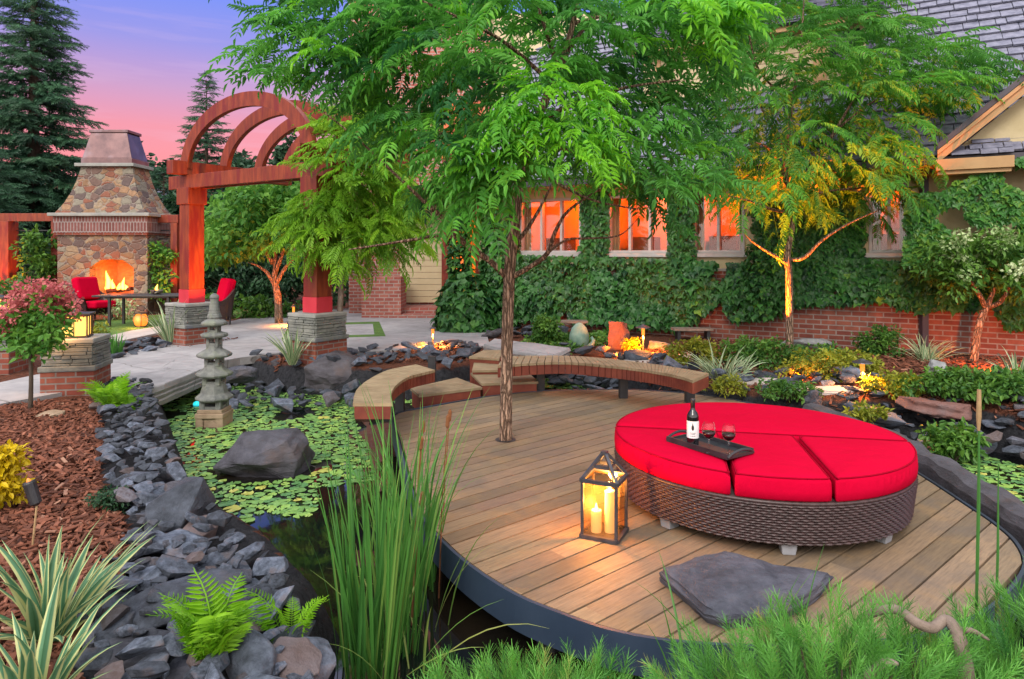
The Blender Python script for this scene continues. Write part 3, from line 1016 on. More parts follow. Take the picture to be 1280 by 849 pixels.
# concrete walk and patio, lawn strips
sheet('path', [(-90, 530), (0, 505), (80, 490), (150, 474), (185, 468), (300, 447), (352, 441), (440, 440), (505, 437), (548, 430), (592, 436), (612, 430), (606, 411), (556, 404), (545, 388), (470, 384), (380, 388), (350, 393), (300, 399), (262, 407), (224, 424), (205, 431), (130, 447), (65, 464), (0, 478), (-90, 492)], 0.125, M['concrete'], .12)
sheet('lawn', [(118, 418), (118, 400), (150, 396), (230, 392), (262, 398), (246, 403), (200, 413), (165, 420)], 0.118, M['lawn'], .06)
sheet('lawn', [(262, 391), (300, 387), (352, 388), (350, 391), (290, 397)], 0.118, M['lawn'], .06)
# a bright concrete square framed by turf strips
sq = [(352, 424), (362, 405), (474, 402), (482, 420)]
mid = [(364, 421), (370, 407), (466, 404.5), (468, 418)]
for i in range(4):
    j = (i + 1) % 4
    sheet('turf_strip', [sq[i], sq[j], mid[j], mid[i]], 0.131, M['lawn'], .02)
# low flagstone by the hearth
sheet('path', [(118, 424), (165, 413), (230, 403), (262, 402), (262, 405), (232, 409), (170, 422), (122, 432)], 0.122, M['flagstone'], .06)
# ================================================================ THE DECK
DECK_PX = [(492, 522), (500, 552), (512, 596), (530, 645), (572, 692), (636, 737), (700, 765), (770, 788), (850, 801), (950, 806), (1060, 803), (1160, 790), (1235, 758), (1276, 712), (1270, 682), (1243, 656), (1205, 630), (1150, 594), (1080, 552), (1000, 520), (900, 497), (820, 489), (755, 487), (680, 489), (610, 496), (545, 507), (508, 514)]
DECK = [(p.x, p.y) for p in spline([G(x, y) for x, y in DECK_PX], 6)]
DC = Vector((sum(p[0] for p in DECK) / len(DECK), sum(p[1] for p in DECK) / len(DECK)))


def offset_poly(poly, d):
    n = len(poly); out = []
    area = sum(poly[i][0] * poly[(i + 1) % n][1] - poly[(i + 1) % n][0] * poly[i][1] for i in range(n))
    sg = 1 if area > 0 else -1
    for i in range(n):
        a, c = Vector(poly[i - 1]).to_2d(), Vector(poly[(i + 1) % n]).to_2d()
        t = (c - a).normalized(); nn = Vector((t.y, -t.x)) * sg
        out.append((poly[i][0] + nn.x * d, poly[i][1] + nn.y * d))
    return out


deck = thing('deck', 'oval timber deck with dark blue steel rim set in the pond', 'deck', (DC.x, DC.y, -.3))
ANG = math.radians(41); ca, sa = math.cos(ANG), math.sin(ANG)
uv_out = [(p[0] * ca + p[1] * sa, -p[0] * sa + p[1] * ca) for p in DECK]
vmin, vmax = min(q[1] for q in uv_out), max(q[1] for q in uv_out)
BW = 0.145


def span(v):
    us = []
    n = len(uv_out)
    for i in range(n):
        (u1, v1), (u2, v2) = uv_out[i], uv_out[(i + 1) % n]
        if (v1 > v) != (v2 > v): us.append(u1 + (v - v1) / (v2 - v1) * (u2 - u1))
    return (min(us), max(us)) if len(us) >= 2 else None


mb = MB(); r0 = math.floor(vmin / BW); r1 = math.ceil(vmax / BW)
for r in range(r0, r1 + 1):
    va, vb = r * BW + .0062, (r + 1) * BW - .0062
    sm = [span(va + (vb - va) * i / 4) for i in range(5)]
    ok = [(va + (vb - va) * i / 4, q) for i, q in enumerate(sm) if q]
    if len(ok) < 2: continue
    jit = rnd.uniform(-.0012, .0012)
    poly = [(q[0] + .012, v) for v, q in ok] + [(q[1] - .012, v) for v, q in reversed(ok)]
    mb.prism([Vector((u * ca - v * sa, u * sa + v * ca)) for u, v in poly], -.034, jit)
boards = mb.build('boards', M['deck'], deck)
mb = MB(); mb.prism([Vector(p) for p in offset_poly(DECK, -.01)], -.10, -.0345)
mb.build('joists', M['black_metal'], deck)
ring_o = offset_poly(DECK, .022); ring_i = offset_poly(DECK, 0.002); n = len(DECK)
vs = [(p[0], p[1], z) for z in (-.175, .006) for p in ring_o] + [(p[0], p[1], z) for z in (-.175, .006) for p in ring_i]
fs = []
for i in range(n):
    j = (i + 1) % n
    fs += [[i, j, n + j, n + i], [2 * n + j, 2 * n + i, 3 * n + i, 3 * n + j], [n + i, n + j, 3 * n + j, 3 * n + i], [j, i, 2 * n + i, 2 * n + j]]
finish('rim', vs, fs, M['navy_steel'], deck)
mb = MB()
for a, b in ((.2, 3.6), (1.6, 3.5), (-.5, 5.2), (2.7, 4.6), (-.6, 7.0), (1.2, 7.6), (.3, 5.4)):
    mb.tube([(a, b, -.7), (a, b, -.1)], .07, 10)
mb.build('piers', M['black_metal'], deck)
tb = G(632, 550)
mb = MB(); mb.lathe((tb.x, tb.y, 0.0025), [(.098, 0), (.098, .002), (.05, .002)], 20)
mb.build('tree_collar', M['black_metal'], deck)

# dark stone curb along the right of the deck
cur = spline([G(x, y) for x, y in ((1000, 519), (1080, 549), (1150, 590), (1205, 625), (1246, 651), (1284, 680), (1296, 706))], 8, False)
mb = MB(); prof = [(-.02, -.35), (-.03, .05), (.0, .105), (.08, .125), (.17, .10), (.2, .03), (.2, -.35)]
b0 = None; m = len(prof)
for i, p in enumerate(cur):
    t = (cur[min(i + 1, len(cur) - 1)] - cur[max(i - 1, 0)]).normalized(); nn = Vector((-t.y, t.x, 0))
    if nn.dot(Vector((p.x - DC.x, p.y - DC.y, 0))) < 0: nn = -nn
    for a, z in prof:
        q = p + nn * (a + .045)
        k = noise.noise(q * 4 + Vector((0, 0, z * 6))) * .03
        mb.v.append((q.x + nn.x * k, q.y + nn.y * k, z + (k if z > 0 else 0)))
    if i:
        o = (i - 1) * m
        for k in range(m - 1): mb.f.append([o + k, o + m + k, o + m + k + 1, o + k + 1])
o = (len(cur) - 1) * m
mb.f.append([o + k for k in range(m)])
tag(mb.build('stone_curb', M['slate_big']), 'long dark stone curb bordering the right edge of the deck', 'curb')

# ---------------------------------------------------------------- round daybed
BC = Vector((1.735, 4.86, 0)); BR = .972
bed = thing('daybed', 'round wicker daybed with bright red segmented cushions', 'daybed', BC)
# woven side: strands that go over and under
rows, seg, wz0, wz1 = 15, 420, .075, .315
vs, fs = [], []
prof = [(0, 0), (.35, .9), (.65, .9), (1.0, 0)]
for r in range(rows):
    z0 = wz0 + (wz1 - wz0) * r / rows; dz = (wz1 - wz0) / rows
    b = len(vs)
    for i in range(seg):
        a = 2 * math.pi * i / seg
        wv = .0065 * math.sin(a * 105 + math.pi * r)
        for q, (tz, tr) in enumerate(prof):
            rr = BR - .02 + .012 * tr + (wv if tr else wv * .4) + .03 * (z0 - wz0) / (wz1 - wz0)
            vs.append((BC.x + rr * math.cos(a), BC.y + rr * math.sin(a), z0 + dz * tz))
    for i in range(seg):
        j = (i + 1) % seg
        for q in range(3): fs.append((b + i * 4 + q, b + j * 4 + q, b + j * 4 + q + 1, b + i * 4 + q + 1))
finish('wicker_base', np.array(vs), np.array(fs), M['wicker'], bed, smooth=True, uv=False)
mb = MB(); mb.lathe((BC.x, BC.y, 0), [(BR - .045, .07), (BR - .03, .315), (BR - .02, .322)], 72)
mb.build('inner_frame', M['black_metal'], bed, smooth=False)
mb = MB(); mb.lathe((BC.x, BC.y, 0), [(BR + .012, .312), (BR + .02, .322), (BR + .012, .334), (.2, .335)], 96)
mb.build('top_rail', M['wicker'], bed, smooth=True)
for px, py in ((826, 662), (988, 697), (1117, 681), (1090, 600), (860, 610)):
    g = G(px, py); d = Vector((g.x - BC.x, g.y - BC.y, 0)); d = d.normalized() * (BR - .10)
    q = MB(); q.box((BC.x + d.x, BC.y + d.y, .037), (.085, .075, .074), math.atan2(d.y, d.x), taper=1.25)
    q.build('foot', M['grey_foot'], bed, bevel=.006)


CR = BR + .02; GAP = .013


def clip_half(poly, p, n):
    """keep the side of the line through p that n points to"""
    out = []
    for i in range(len(poly)):
        a, b = poly[i], poly[(i + 1) % len(poly)]
        da, db = (a - p).dot(n), (b - p).dot(n)
        if da >= 0: out.append(a)
        if (da >= 0) != (db >= 0): out.append(a.lerp(b, da / (da - db)))
    return out


def cushion(poly, z0=.334, z1=.478, rad=.036):
    """one upholstered piece over a convex outline: rolled edges, slight crown"""
    den = []
    for i in range(len(poly)):
        a, b = poly[i], poly[(i + 1) % len(poly)]; k = max(1, int((b - a).length / .018))
        den += [a.lerp(b, t / k) for t in range(k)]
    n = len(den); c = sum(den, Vector((0, 0))) / n; out = [(p.x, p.y) for p in den]
    nv = 40; vs, fs = [], []
    for j in range(nv):
        t = math.sin(math.pi / 2 * (1 - j / nv))
        for p in den:
            q = c.lerp(p, t); d = 0 if j == 0 else max(0.0, -pdist1(q.x, q.y, out[::3]))
            z = z1 - rad + math.sqrt(max(0, rad * rad - max(0, rad - d) ** 2)) + .016 * (1 - math.exp(-d / .12)) + .005 * noise.noise(Vector((q.x * 4, q.y * 4, 2))) * min(1, d / .1)
            vs.append((q.x, q.y, z))
    vs.append((c.x, c.y, z1 + .016)); top = len(vs) - 1
    for j in range(nv - 1):
        for i in range(n): fs.append([j * n + i, j * n + (i + 1) % n, (j + 1) * n + (i + 1) % n, (j + 1) * n + i])
    for i in range(n): fs.append([(nv - 1) * n + i, (nv - 1) * n + (i + 1) % n, top])
    b = len(vs)
    for dz, off in ((.55, .004), (.12, .0), (0, -.02)):
        for p in den:
            o = (p - c).normalized() * off; vs.append((p.x + o.x, p.y + o.y, z0 + (z1 - rad - z0) * dz))
    for k in range(3):
        for i in range(n):
            j = (i + 1) % n; u = (j, i) if k == 0 else (b + (k - 1) * n + j, b + (k - 1) * n + i)
            fs.append([u[0], u[1], b + k * n + i, b + k * n + j])
    o = finish('cushion', vs, fs, M['red_fabric'], bed, smooth=True, uv=False)
    ins = offset_poly([(p.x, p.y) for p in den], -rad * .22)
    pts = [Vector((p[0], p[1], z1 - rad * .22)) for p in ins[::2]]
    mb = MB(); mb.tube(pts + [pts[0]], .0055, 6, False); mb.build('piping', M['red_piping'], o, smooth=True, uv=False)
    return o


disc = [Vector((BC.x + CR * math.cos(2 * math.pi * i / 160), BC.y + CR * math.sin(2 * math.pi * i / 160))) for i in range(160)]
sL, sR = G(786, 533, .478).to_2d(), G(1122, 550, .478).to_2d()
sd_ = (sR - sL).normalized(); sn = Vector((-sd_.y, sd_.x))
f1 = (G(920, 603, .478).to_2d(), (G(913, 581, .478) - G(920, 603, .478)).to_2d().normalized())
f2 = (G(1052, 608, .478).to_2d(), (G(998, 548, .478) - G(1052, 608, .478)).to_2d().normalized())
n1_, n2_ = Vector((f1[1].y, -f1[1].x)), Vector((f2[1].y, -f2[1].x))        # pointing right
back = clip_half(disc, sL + sn * GAP, sn); front = clip_half(disc, sL - sn * GAP, -sn)
cushion(back)
cushion(clip_half(front, f1[0] - n1_ * GAP, -n1_))
cushion(clip_half(clip_half(front, f1[0] + n1_ * GAP, n1_), f2[0] - n2_ * GAP, -n2_))
cushion(clip_half(front, f2[0] + n2_ * GAP, n2_))

# tray, bottle and glasses on the daybed
TZ = .494
c0, c1, c2, c3 = [G(x, y, TZ) for x, y in ((836, 553), (862, 545), (938, 563), (913, 577))]
tc = (c0 + c1 + c2 + c3) / 4; ta = math.atan2((c3 - c0).y, (c3 - c0).x); tl = (c3 - c0).length; tw = (c1 - c0).length
tray = thing('tray', 'black rectangular serving tray with side handles on the red cushions', 'tray', (tc.x, tc.y, TZ))
rz = Matrix.Rotation(ta, 3, 'Z')
def TL(x, y, z): return tc + rz @ Vector((x, y, 0)) + Vector((0, 0, z))
mb = MB(); mb.box(tc + Vector((0, 0, .004)), (tl, tw, .008), ta); mb.build('tray_base', M['tray'], tray)
mb = MB()
for sy in (-1, 1): mb.bar(TL(-tl / 2, sy * tw / 2, .016), TL(tl / 2, sy * tw / 2, .016), .012, .034)
mb.build('tray_rim', M['black_metal'], tray)
for sx in (-1, 1):
    q = MB(); q.tube(spline([TL(sx * tl / 2, -tw / 2, .01), TL(sx * (tl / 2 + .004), -tw * .33, .032), TL(sx * (tl / 2 + .008), 0, .045), TL(sx * (tl / 2 + .004), tw * .33, .032), TL(sx * tl / 2, tw / 2, .01)], 4, False), .009, 8)
    q.bar(TL(sx * tl / 2, -tw / 2, .012), TL(sx * tl / 2, tw / 2, .012), .012, .016)
    q.build('tray_handle', M['black_metal'], tray)

bp = G(866, 557, TZ + .008)
s = .80
bottle = thing('wine_bottle', 'dark red wine bottle with a pale label standing on the tray', 'bottle', (bp.x, bp.y, TZ + .008))
mb = MB(); mb.lathe(bp, [(.030, 0), (.037, .004), (.038, .02), (.038, .185), (.036, .200), (.028, .217), (.018, .231), (.0145, .245), (.0138, .30)], 28)
mb.build('glass_body', M['bottle_glass'], bottle, smooth=True)
mb = MB(); mb.lathe(bp, [(.0145, .244), (.0150, .29), (.016, .292), (.016, .30), (.014, .305), (.012, .306)], 20)
mb.build('foil_capsule', M['black_metal'], bottle, smooth=True)


def arc_patch(c, r, z0, z1, a0, a1, n=16):
    m_ = MB(); b = 0
    for i in range(n + 1):
        a = a0 + (a1 - a0) * i / n
        m_.v += [(c.x + r * math.cos(a), c.y + r * math.sin(a), c.z + z0), (c.x + r * math.cos(a), c.y + r * math.sin(a), c.z + z1)]
        if i: m_.f.append([2 * i - 2, 2 * i, 2 * i + 1, 2 * i - 1])
    return m_


fa = math.atan2(-bp.y, -bp.x)
lab = arc_patch(bp, .0386, .055, .165, fa - 1.5, fa + 1.5).build('label', M['paper'], bottle, smooth=True)
mb = MB()      # the dark drop-shaped emblem with two text lines
cc = Vector((bp.x, bp.y, bp.z))
def lp(a, z): return (cc.x + .0391 * math.cos(fa + a), cc.y + .0391 * math.sin(fa + a), cc.z + z)
em = [lp(.0, .162), lp(.06, .145), lp(.20, .13), lp(.2, .115), lp(.08, .106), lp(-.08, .106), lp(-.2, .115), lp(-.2, .13), lp(-.06, .145)]
mb.add(em, [list(range(len(em)))])
for z, wd in ((.088, .5), (.080, .36), (.068, .42)):
    for i in range(6):
        a0 = -wd + i * wd / 3
        mb.quad(lp(a0, z), lp(a0 + wd * .28, z), lp(a0 + wd * .28, z + .003), lp(a0, z + .003))
mb.build('emblem', M['black_metal'], lab)

for i, (px, py, txt) in enumerate(((886, 565, 'stemmed glass of red wine next to the bottle on the tray'), (911, 568, 'stemmed glass of red wine near the right end of the tray'))):
    gp = G(px, py, TZ + .008)
    wg = thing('wine_glass', txt, 'wine glass', (gp.x, gp.y, TZ + .008), 'wine glasses on the tray')
    mb = MB(); mb.lathe(gp, [(.034, 0), (.034, .002), (.008, .006), (.0045, .014), (.004, .075), (.010, .083)], 24); mb.build('stem', M['glass'], wg, smooth=True)
    q = MB(); k = 28; pr = [(.008, .082), (.028, .094), (.041, .115), (.044, .135), (.040, .165), (.034, .185)]
    for r_, z_ in pr:
        for j in range(k): q.v.append((gp.x + r_ * math.cos(6.2832 * j / k), gp.y + r_ * math.sin(6.2832 * j / k), gp.z + z_))
    for a in range(len(pr) - 1):
        for j in range(k): q.f.append([a * k + j, a * k + (j + 1) % k, (a + 1) * k + (j + 1) % k, (a + 1) * k + j])
    q.build('bowl', M['glass'], wg, smooth=True)
    mb = MB(); mb.lathe(gp, [(.006, .084), (.026, .095), (.039, .115), (.0415, .128)], 24); mb.build('wine', M['wine'], wg, smooth=True)

# ---------------------------------------------------------------- candle lantern on the deck
lq = [G(727, 676), G(769, 684), G(783, 660)]
LB = [lq[0], lq[1], lq[2], lq[0] + lq[2] - lq[1]]
lc = (LB[0] + LB[2]) / 2
la = math.atan2((lq[1] - lq[0]).y, (lq[1] - lq[0]).x)
LW = .215
LH, LT = .355, .515
lan = thing('lantern', 'square metal lantern with pyramid roof standing on the deck', 'lantern', (lc.x, lc.y, 0))
lr = Matrix.Rotation(la, 3, 'Z')
def LP(x, y, z): return Vector((lc.x, lc.y, z)) + lr @ Vector((x * LW / 2, y * LW / 2, 0))
CN = [(-1, -1), (1, -1), (1, 1), (-1, 1)]
mb = MB()
for i in range(4):
    a, b = CN[i], CN[(i + 1) % 4]
    mb.bar(LP(*a, .012), LP(*a, LH), .017, .017, up=lr @ Vector((0, 1, 0)))
    for z in (.014, LH): mb.bar(LP(a[0] * 1.06, a[1] * 1.06, z), LP(b[0] * 1.06, b[1] * 1.06, z), .022, .022)
    mb.bar(LP(a[0] * 1.02, a[1] * 1.02, LH + .005), LP(a[0] * .10, a[1] * .10, LT - .012), .018, .018)
    k = .45
    mb.bar(LP(a[0] * k, a[1] * k, LH + .075), LP(b[0] * k, b[1] * k, LH + .075), .012, .02)
mb.box((lc.x, lc.y, .010), (LW, LW, .016), la); mb.box((lc.x, lc.y, LT - .006), (.04, .04, .018), la)
mb.build('frame', M['iron'], lan)
for i in range(4):
    a, b = CN[i], CN[(i + 1) % 4]
    q = MB(); q.quad(LP(a[0] * .94, a[1] * .94, .02), LP(b[0] * .94, b[1] * .94, .02), LP(b[0] * .94, b[1] * .94, LH), LP(a[0] * .94, a[1] * .94, LH))
    q.build('glass_pane', M['amber_glass'], lan)
for (x, y, r_, h_, txt) in ((-.42, -.25, .033, .135, 'shorter lit pillar candle inside the deck lantern'), (.32, .05, .034, .255, 'tall lit pillar candle inside the deck lantern'), (-.25, .5, .030, .16, None)):
    if txt is None: continue
    c = LP(x, y, .02)
    cd = thing('candle', txt, 'candle', c, 'candles in the deck lantern')
    mb = MB(); mb.lathe(c, [(r_, 0), (r_, h_ - .004), (r_ - .004, h_), (r_ - .012, h_ - .006), (.003, h_ - .008)], 20); mb.build('wax', M['wax'], cd, smooth=False)
    mb = MB(); mb.lathe(c + Vector((0, 0, h_ - .004)), [(.002, 0), (.008, .010), (.009, .018), (.005, .034), (.001, .048)], 10); mb.build('flame', M['candle_flame'], cd, smooth=True)


def lamp(kind, name, loc, energy, col, size=.03, target=None, angle=60, blend=.6):
    l = bpy.data.lights.new(name, kind); l.energy = energy; l.color = col; l.shadow_soft_size = size
    o = bpy.data.objects.new(name, l); COL.objects.link(o); o.location = loc
    if target is not None:
        d = Vector(target) - Vector(loc); o.rotation_euler = d.to_track_quat('-Z', 'Y').to_euler()
        l.spot_size = math.radians(angle); l.spot_blend = blend
    return o


AMB = (1.0, .42, .09)
lamp('POINT', 'candle_light', LP(-.1, -.1, .31), 10.0, AMB, .03)
lamp('POINT', 'candle_light', LP(-.5, -.55, .22), 3.5, AMB, .02)

# flat slate slab lying on the deck
sl = [(822, 716), (868, 704), (905, 697), (962, 712), (1010, 722), (1040, 722), (1022, 742), (985, 752), (975, 769), (948, 765), (905, 776), (880, 768), (856, 738)]
poly = [G(x, y, .05) for x, y in sl]
bm = bmesh.new()
def slab_mesh(name, poly, z0, z1, label, cat, seed, mat, wob=.03, tilt=(0, 0), under=.12, rough_=.045):
    n = len(poly); cx = sum(p.x for p in poly) / n; cy = sum(p.y for p in poly) / n
    den = []
    for i in range(n):
        a, b = poly[i], poly[(i + 1) % n]
        for t in range(4):
            q = a.lerp(b, t / 4); k = noise.noise(Vector((q.x * 9, q.y * 9, seed))) * wob
            den.append(Vector((q.x + k, q.y + k * .7)))
    m = len(den); mb = MB(); levels = [(1 - under, z0), (.985, z0 + (z1 - z0) * .25), (.955, z0 + (z1 - z0) * .32), (.99, z0 + (z1 - z0) * .5), (.96, z0 + (z1 - z0) * .56), (1.0, z0 + (z1 - z0) * .75), (.975, z1 - .012)] + [(.955 - .085 * q_, z1 + .002 * q_) for q_ in range(11)]
    for s0_, z in levels:
        for q in den:
            ag = math.atan2(q.y - cy, q.x - cx); s_ = s0_ + .07 * (noise.noise(Vector((math.cos(ag) * 2.2, math.sin(ag) * 2.2, z * 23 + seed))) if rough_ > .03 and z > z0 else 0)
            x, y = cx + (q.x - cx) * s_, cy + (q.y - cy) * s_
            k = noise.noise(Vector((x * 6, y * 6, z * 9 + seed)))
            kk = noise.noise(Vector((x * 17, y * 17, z * 30 + seed)))
            ter = (math.floor(noise.noise(Vector((x * 3.1, y * 4.3, seed * 3.0))) * 5) / 5 + .25 * kk) * rough_
            mb.v.append((x + k * .012, y + kk * .014, z + (k * .014 + ter if z > z0 else 0) + (x - cx) * tilt[0] + (y - cy) * tilt[1]))
    mb.v.append((cx, cy, z1 + .015))
    for i in range(len(levels) - 1):
        for k in range(m):
            j = (k + 1) % m; mb.f.append([i * m + k, i * m + j, (i + 1) * m + j, (i + 1) * m + k])
    o = (len(levels) - 1) * m
    for k in range(m): mb.f.append([o + k, o + (k + 1) % m, len(mb.v) - 1])
    mb.f.append(list(reversed(range(m))))
    ar = sum(den[i].x * den[(i + 1) % m].y - den[(i + 1) % m].x * den[i].y for i in range(m))
    if ar < 0: mb.f = [list(reversed(f)) for f in mb.f]
    return tag(mb.build(name, mat, smooth=False), label, cat)


def hull_slab(name, poly, h, label, seed, mat):
    """an angular slab: hull of its outline, faceted top, chipped by layered noise"""
    r = random.Random(seed); bm = bmesh.new(); c = sum(poly, Vector()) / len(poly)
    for p in poly:
        for s_, z in ((.95, .0), (1.0, h * r.uniform(.35, .6)), (.93 + r.uniform(0, .05), h * r.uniform(.75, 1.0))):
            bm.verts.new((c.x + (p.x - c.x) * s_, c.y + (p.y - c.y) * s_, z))
    for i in range(9):
        p = r.choice(poly); t = r.uniform(.15, .75); bm.verts.new((c.x + (p.x - c.x) * t, c.y + (p.y - c.y) * t, h * r.uniform(1.0, 1.28)))
    res = bmesh.ops.convex_hull(bm, input=bm.verts)
    bmesh.ops.delete(bm, geom=list({g for g in res['geom_interior'] if isinstance(g, bmesh.types.BMVert)}), context='VERTS')
    bmesh.ops.triangulate(bm, faces=bm.faces[:])
    for _ in range(3): bmesh.ops.subdivide_edges(bm, edges=bm.edges[:], cuts=1, use_grid_fill=True)
    for v in bm.verts:
        q = v.co; st = noise.noise(Vector((q.x * 3, q.y * 4, q.z * 40 + seed))); fi = noise.noise(Vector((q.x * 15, q.y * 15, q.z * 30)))
        st = math.floor(st * 4) / 4
        if q.z > .004: q.z += .016 * st + .008 * fi
        q.x += (q.x - c.x) * .05 * st; q.y += (q.y - c.y) * .05 * st
        q.z += .004
        v.co = q - Vector((c.x, c.y, 0))
    me = bpy.data.meshes.new(name); bm.to_mesh(me); bm.free(); me.materials.append(M[mat])
    o = bpy.data.objects.new(name, me); COL.objects.link(o); o.location = (c.x, c.y, 0)
    return tag(o, label, 'rock')


hull_slab('slate_slab', poly, .085, 'flat dark slate slab lying on the deck in front of the daybed', 5, 'slate_big')

# ---------------------------------------------------------------- curved benches
BZ, BF = .41, .125


def bench(label, back, front, n, post_px, fz):
    bk = spline([G(x, y, BZ) for x, y in back], 12, False); fr = spline([G(x, y, BZ) for x, y in front], 12, False)
    def samp(pl, t):
        i = t * (len(pl) - 1); a = int(min(i, len(pl) - 2)); return pl[a].lerp(pl[a + 1], i - a)
    mid = (samp(bk, .5) + samp(fr, .5)) / 2
    root = thing('bench', label, 'bench', (mid.x, mid.y, 0), 'curved benches at the back of the deck')
    seat = MB(); fas = MB(); bkf = MB()
    for i in range(n):
        t0, t1 = (i + .05) / n, (i + .95) / n
        q = [samp(bk, t0), samp(bk, t1), samp(fr, t1), samp(fr, t0)]
        z = BZ + rnd.uniform(-.001, .001)
        seat.prism([Vector((p.x, p.y)) for p in q], z - .03, z)
        for (pl, mbx) in ((fr, fas), (bk, bkf)):
            a, b = samp(pl, t0), samp(pl, t1); c = (a + b) / 2; m_ = (samp(bk, (t0 + t1) / 2) + samp(fr, (t0 + t1) / 2)) / 2
            ins = Vector((m_.x - c.x, m_.y - c.y, 0)).normalized() * .025
            mbx.bar(a + ins + Vector((0, 0, -.0325 - fz / 2)), b + ins + Vector((0, 0, -.0325 - fz / 2)), .022, fz)
    for t in (0.004, .996):
        a, b = samp(bk, t), samp(fr, t); k = .05
        fas.bar(a.lerp(b, k) + Vector((0, 0, -.0325 - fz / 2)), b.lerp(a, k) + Vector((0, 0, -.0325 - fz / 2)), .022, fz)
    seat.build('seat', M['bench_top'], root); fas.build('front_fascia', M['redwood'], root); bkf.build('back_fascia', M['redwood'], root)
    for px, py in post_px:
        g = G(px, py)
        q = MB(); q.box((g.x, g.y, (BZ - .04 - .32) / 2), (.10, .10, BZ - .04 + .32)); q.build('post', M['black_metal'], root)


bench('long curved bench with red slatted fascia behind the deck tree', [(630, 445), (700, 444.5), (758, 448), (817, 455), (855, 461), (886, 466.5)], [(622, 457), (700, 452.6), (775, 458.5), (817, 464), (848, 470), (866, 475.5)], 46, [(676, 487), (779, 497), (862, 503)], .115)
bench('short curved bench at the left edge of the deck over the pond', [(441, 504), (446, 487), (463, 473), (487, 462), (520, 455.5)], [(491, 504), (489.5, 490), (499, 478), (515, 469.5), (544, 462.5)], 26, [(500, 505), (540, 480)], .11)

# wooden steps up from the deck
def step(label, px, z, th):
    poly = [G(x, y, z) for x, y in px]
    c = sum((p for p in poly), Vector()) / len(poly)
    root = thing('wooden_step', label, 'step', (c.x, c.y, z - th), 'timber steps between the benches')
    e0, e1 = poly[0], poly[-1]; e2, e3 = poly[1], poly[2]
    mb = MB(); nb = 7
    for i in range(nb):
        t0, t1 = (i + .03) / nb, (i + .97) / nb
        q = [e0.lerp(e1, t0), e2.lerp(e3, t0), e2.lerp(e3, t1), e0.lerp(e1, t1)]
        mb.prism([Vector((p.x, p.y)) for p in q], z - .03, z)
    mb.build('tread', M['bench_top'], root)
    q = MB(); cc = Vector((c.x, c.y)); q.prism([cc + (Vector((p.x, p.y)) - cc) * .95 for p in poly], z - th, z - .0325); q.build('riser', M['redwood'], root)


step('wedge shaped timber step nearest the short curved bench', [(513, 485), (571, 472), (603, 484), (524, 494)], .10, .22)
step('broad timber step in front of the long bench post', [(588, 466), (659, 464.5), (673, 477), (602, 479.5)], .13, .30)
step('small timber step under the left end of the long bench', [(593, 451), (624, 450), (630, 462.5), (590, 463)], .19, .36)
step('topmost timber step touching the pale stone slab', [(586, 446), (605, 437.5), (630, 437.5), (624, 448.5)], .27, .42)
slab_mesh('stone_slab', [G(x, y, .27) for x, y in ((604, 429), (616, 422), (665, 427), (714, 434), (688, 444), (640, 437))], .06, .255, 'long pale stone slab bridging from the patio behind the deck tree', 'stone slab', 9, M['concrete'], .02, under=.04, rough_=.012)
slab_mesh('stone_slab', [G(x, y, .16) for x, y in ((134, 475), (185, 463), (212, 449), (224, 445), (262, 449), (255, 458), (205, 478), (170, 487))], -.12, .13, 'thick grey stone slab bridging the pond behind the pagoda', 'stone slab', 19, M['concrete'], .03, under=.05, rough_=.012)
# ================================================================ STONE PAGODA
pg = G(268, 531, WATER_Z)
pag = thing('pagoda_lantern', 'slender grey stone five tier pagoda lantern standing in the pond', 'stone lantern', (pg.x, pg.y, WATER_Z))
q = .00206
def hx(mb, prof, n=6, rz=.3): mb.lathe((pg.x, pg.y, WATER_Z), prof, n, rz=rz)
mb = MB()
for a in (-1, 1): mb.box((pg.x + a * .12, pg.y, WATER_Z + .03), (.09, .3, .16))
mb.box((pg.x, pg.y, WATER_Z + .135), (.34, .32, .06)); mb.box((pg.x, pg.y, WATER_Z + .185), (.30, .29, .045)); mb.box((pg.x, pg.y, WATER_Z + .04), (.15, .26, .13))
mb.build('plinth', M['tan_stone'], pag, bevel=.01)
tiers = [(.205, .345, .110, .215, .53), (.585, .660, .105, .215, .80), (.80, .915, .100, .205, 1.02), (1.02, 1.075, .085, .160, 1.17), (1.155, 1.215, .075, .150, 1.30)]
tiers = [(.205, .300, .155, .218), (.505, .585, .125, .215), (.735, .815, .105, .205), (.955, 1.055, .085, .158), (1.125, 1.195, .072, .152)]
for i, (z0, z1, rb, re) in enumerate(tiers):
    nz = tiers[i + 1][0] if i < 4 else 1.30
    nb = tiers[i + 1][2] if i < 4 else .07
    mb = MB()
    for a, b in ((-1, -1), (1, -1), (1, 1), (-1, 1)):
        mb.box((pg.x + a * rb * .62, pg.y + b * rb * .62, WATER_Z + (z0 + z1) / 2), (rb * .42, rb * .42, z1 - z0 + .03))
    mb.box((pg.x, pg.y, WATER_Z + z0 + (z1 - z0) * .15), (rb * 1.55, rb * 1.55, (z1 - z0) * .45)); mb.box((pg.x, pg.y, WATER_Z + z1 - .006), (rb * 1.5, rb * 1.5, .02))
    mb.build('tier_body', M['granite'], pag, bevel=.006)
    mb = MB(); dh = nz - z1
    mb.lathe((pg.x, pg.y, WATER_Z + z1), [(rb * .8, 0), (re * .93, .008), (re, .028), (re * .97, .048), (re * .72, .048 + dh * .22), (nb * 1.15, .048 + (dh - .048) * .62), (nb * .95, dh + .004)], 8, rz=.39)
    mb.build('tier_roof', M['granite'], pag, bevel=.005)
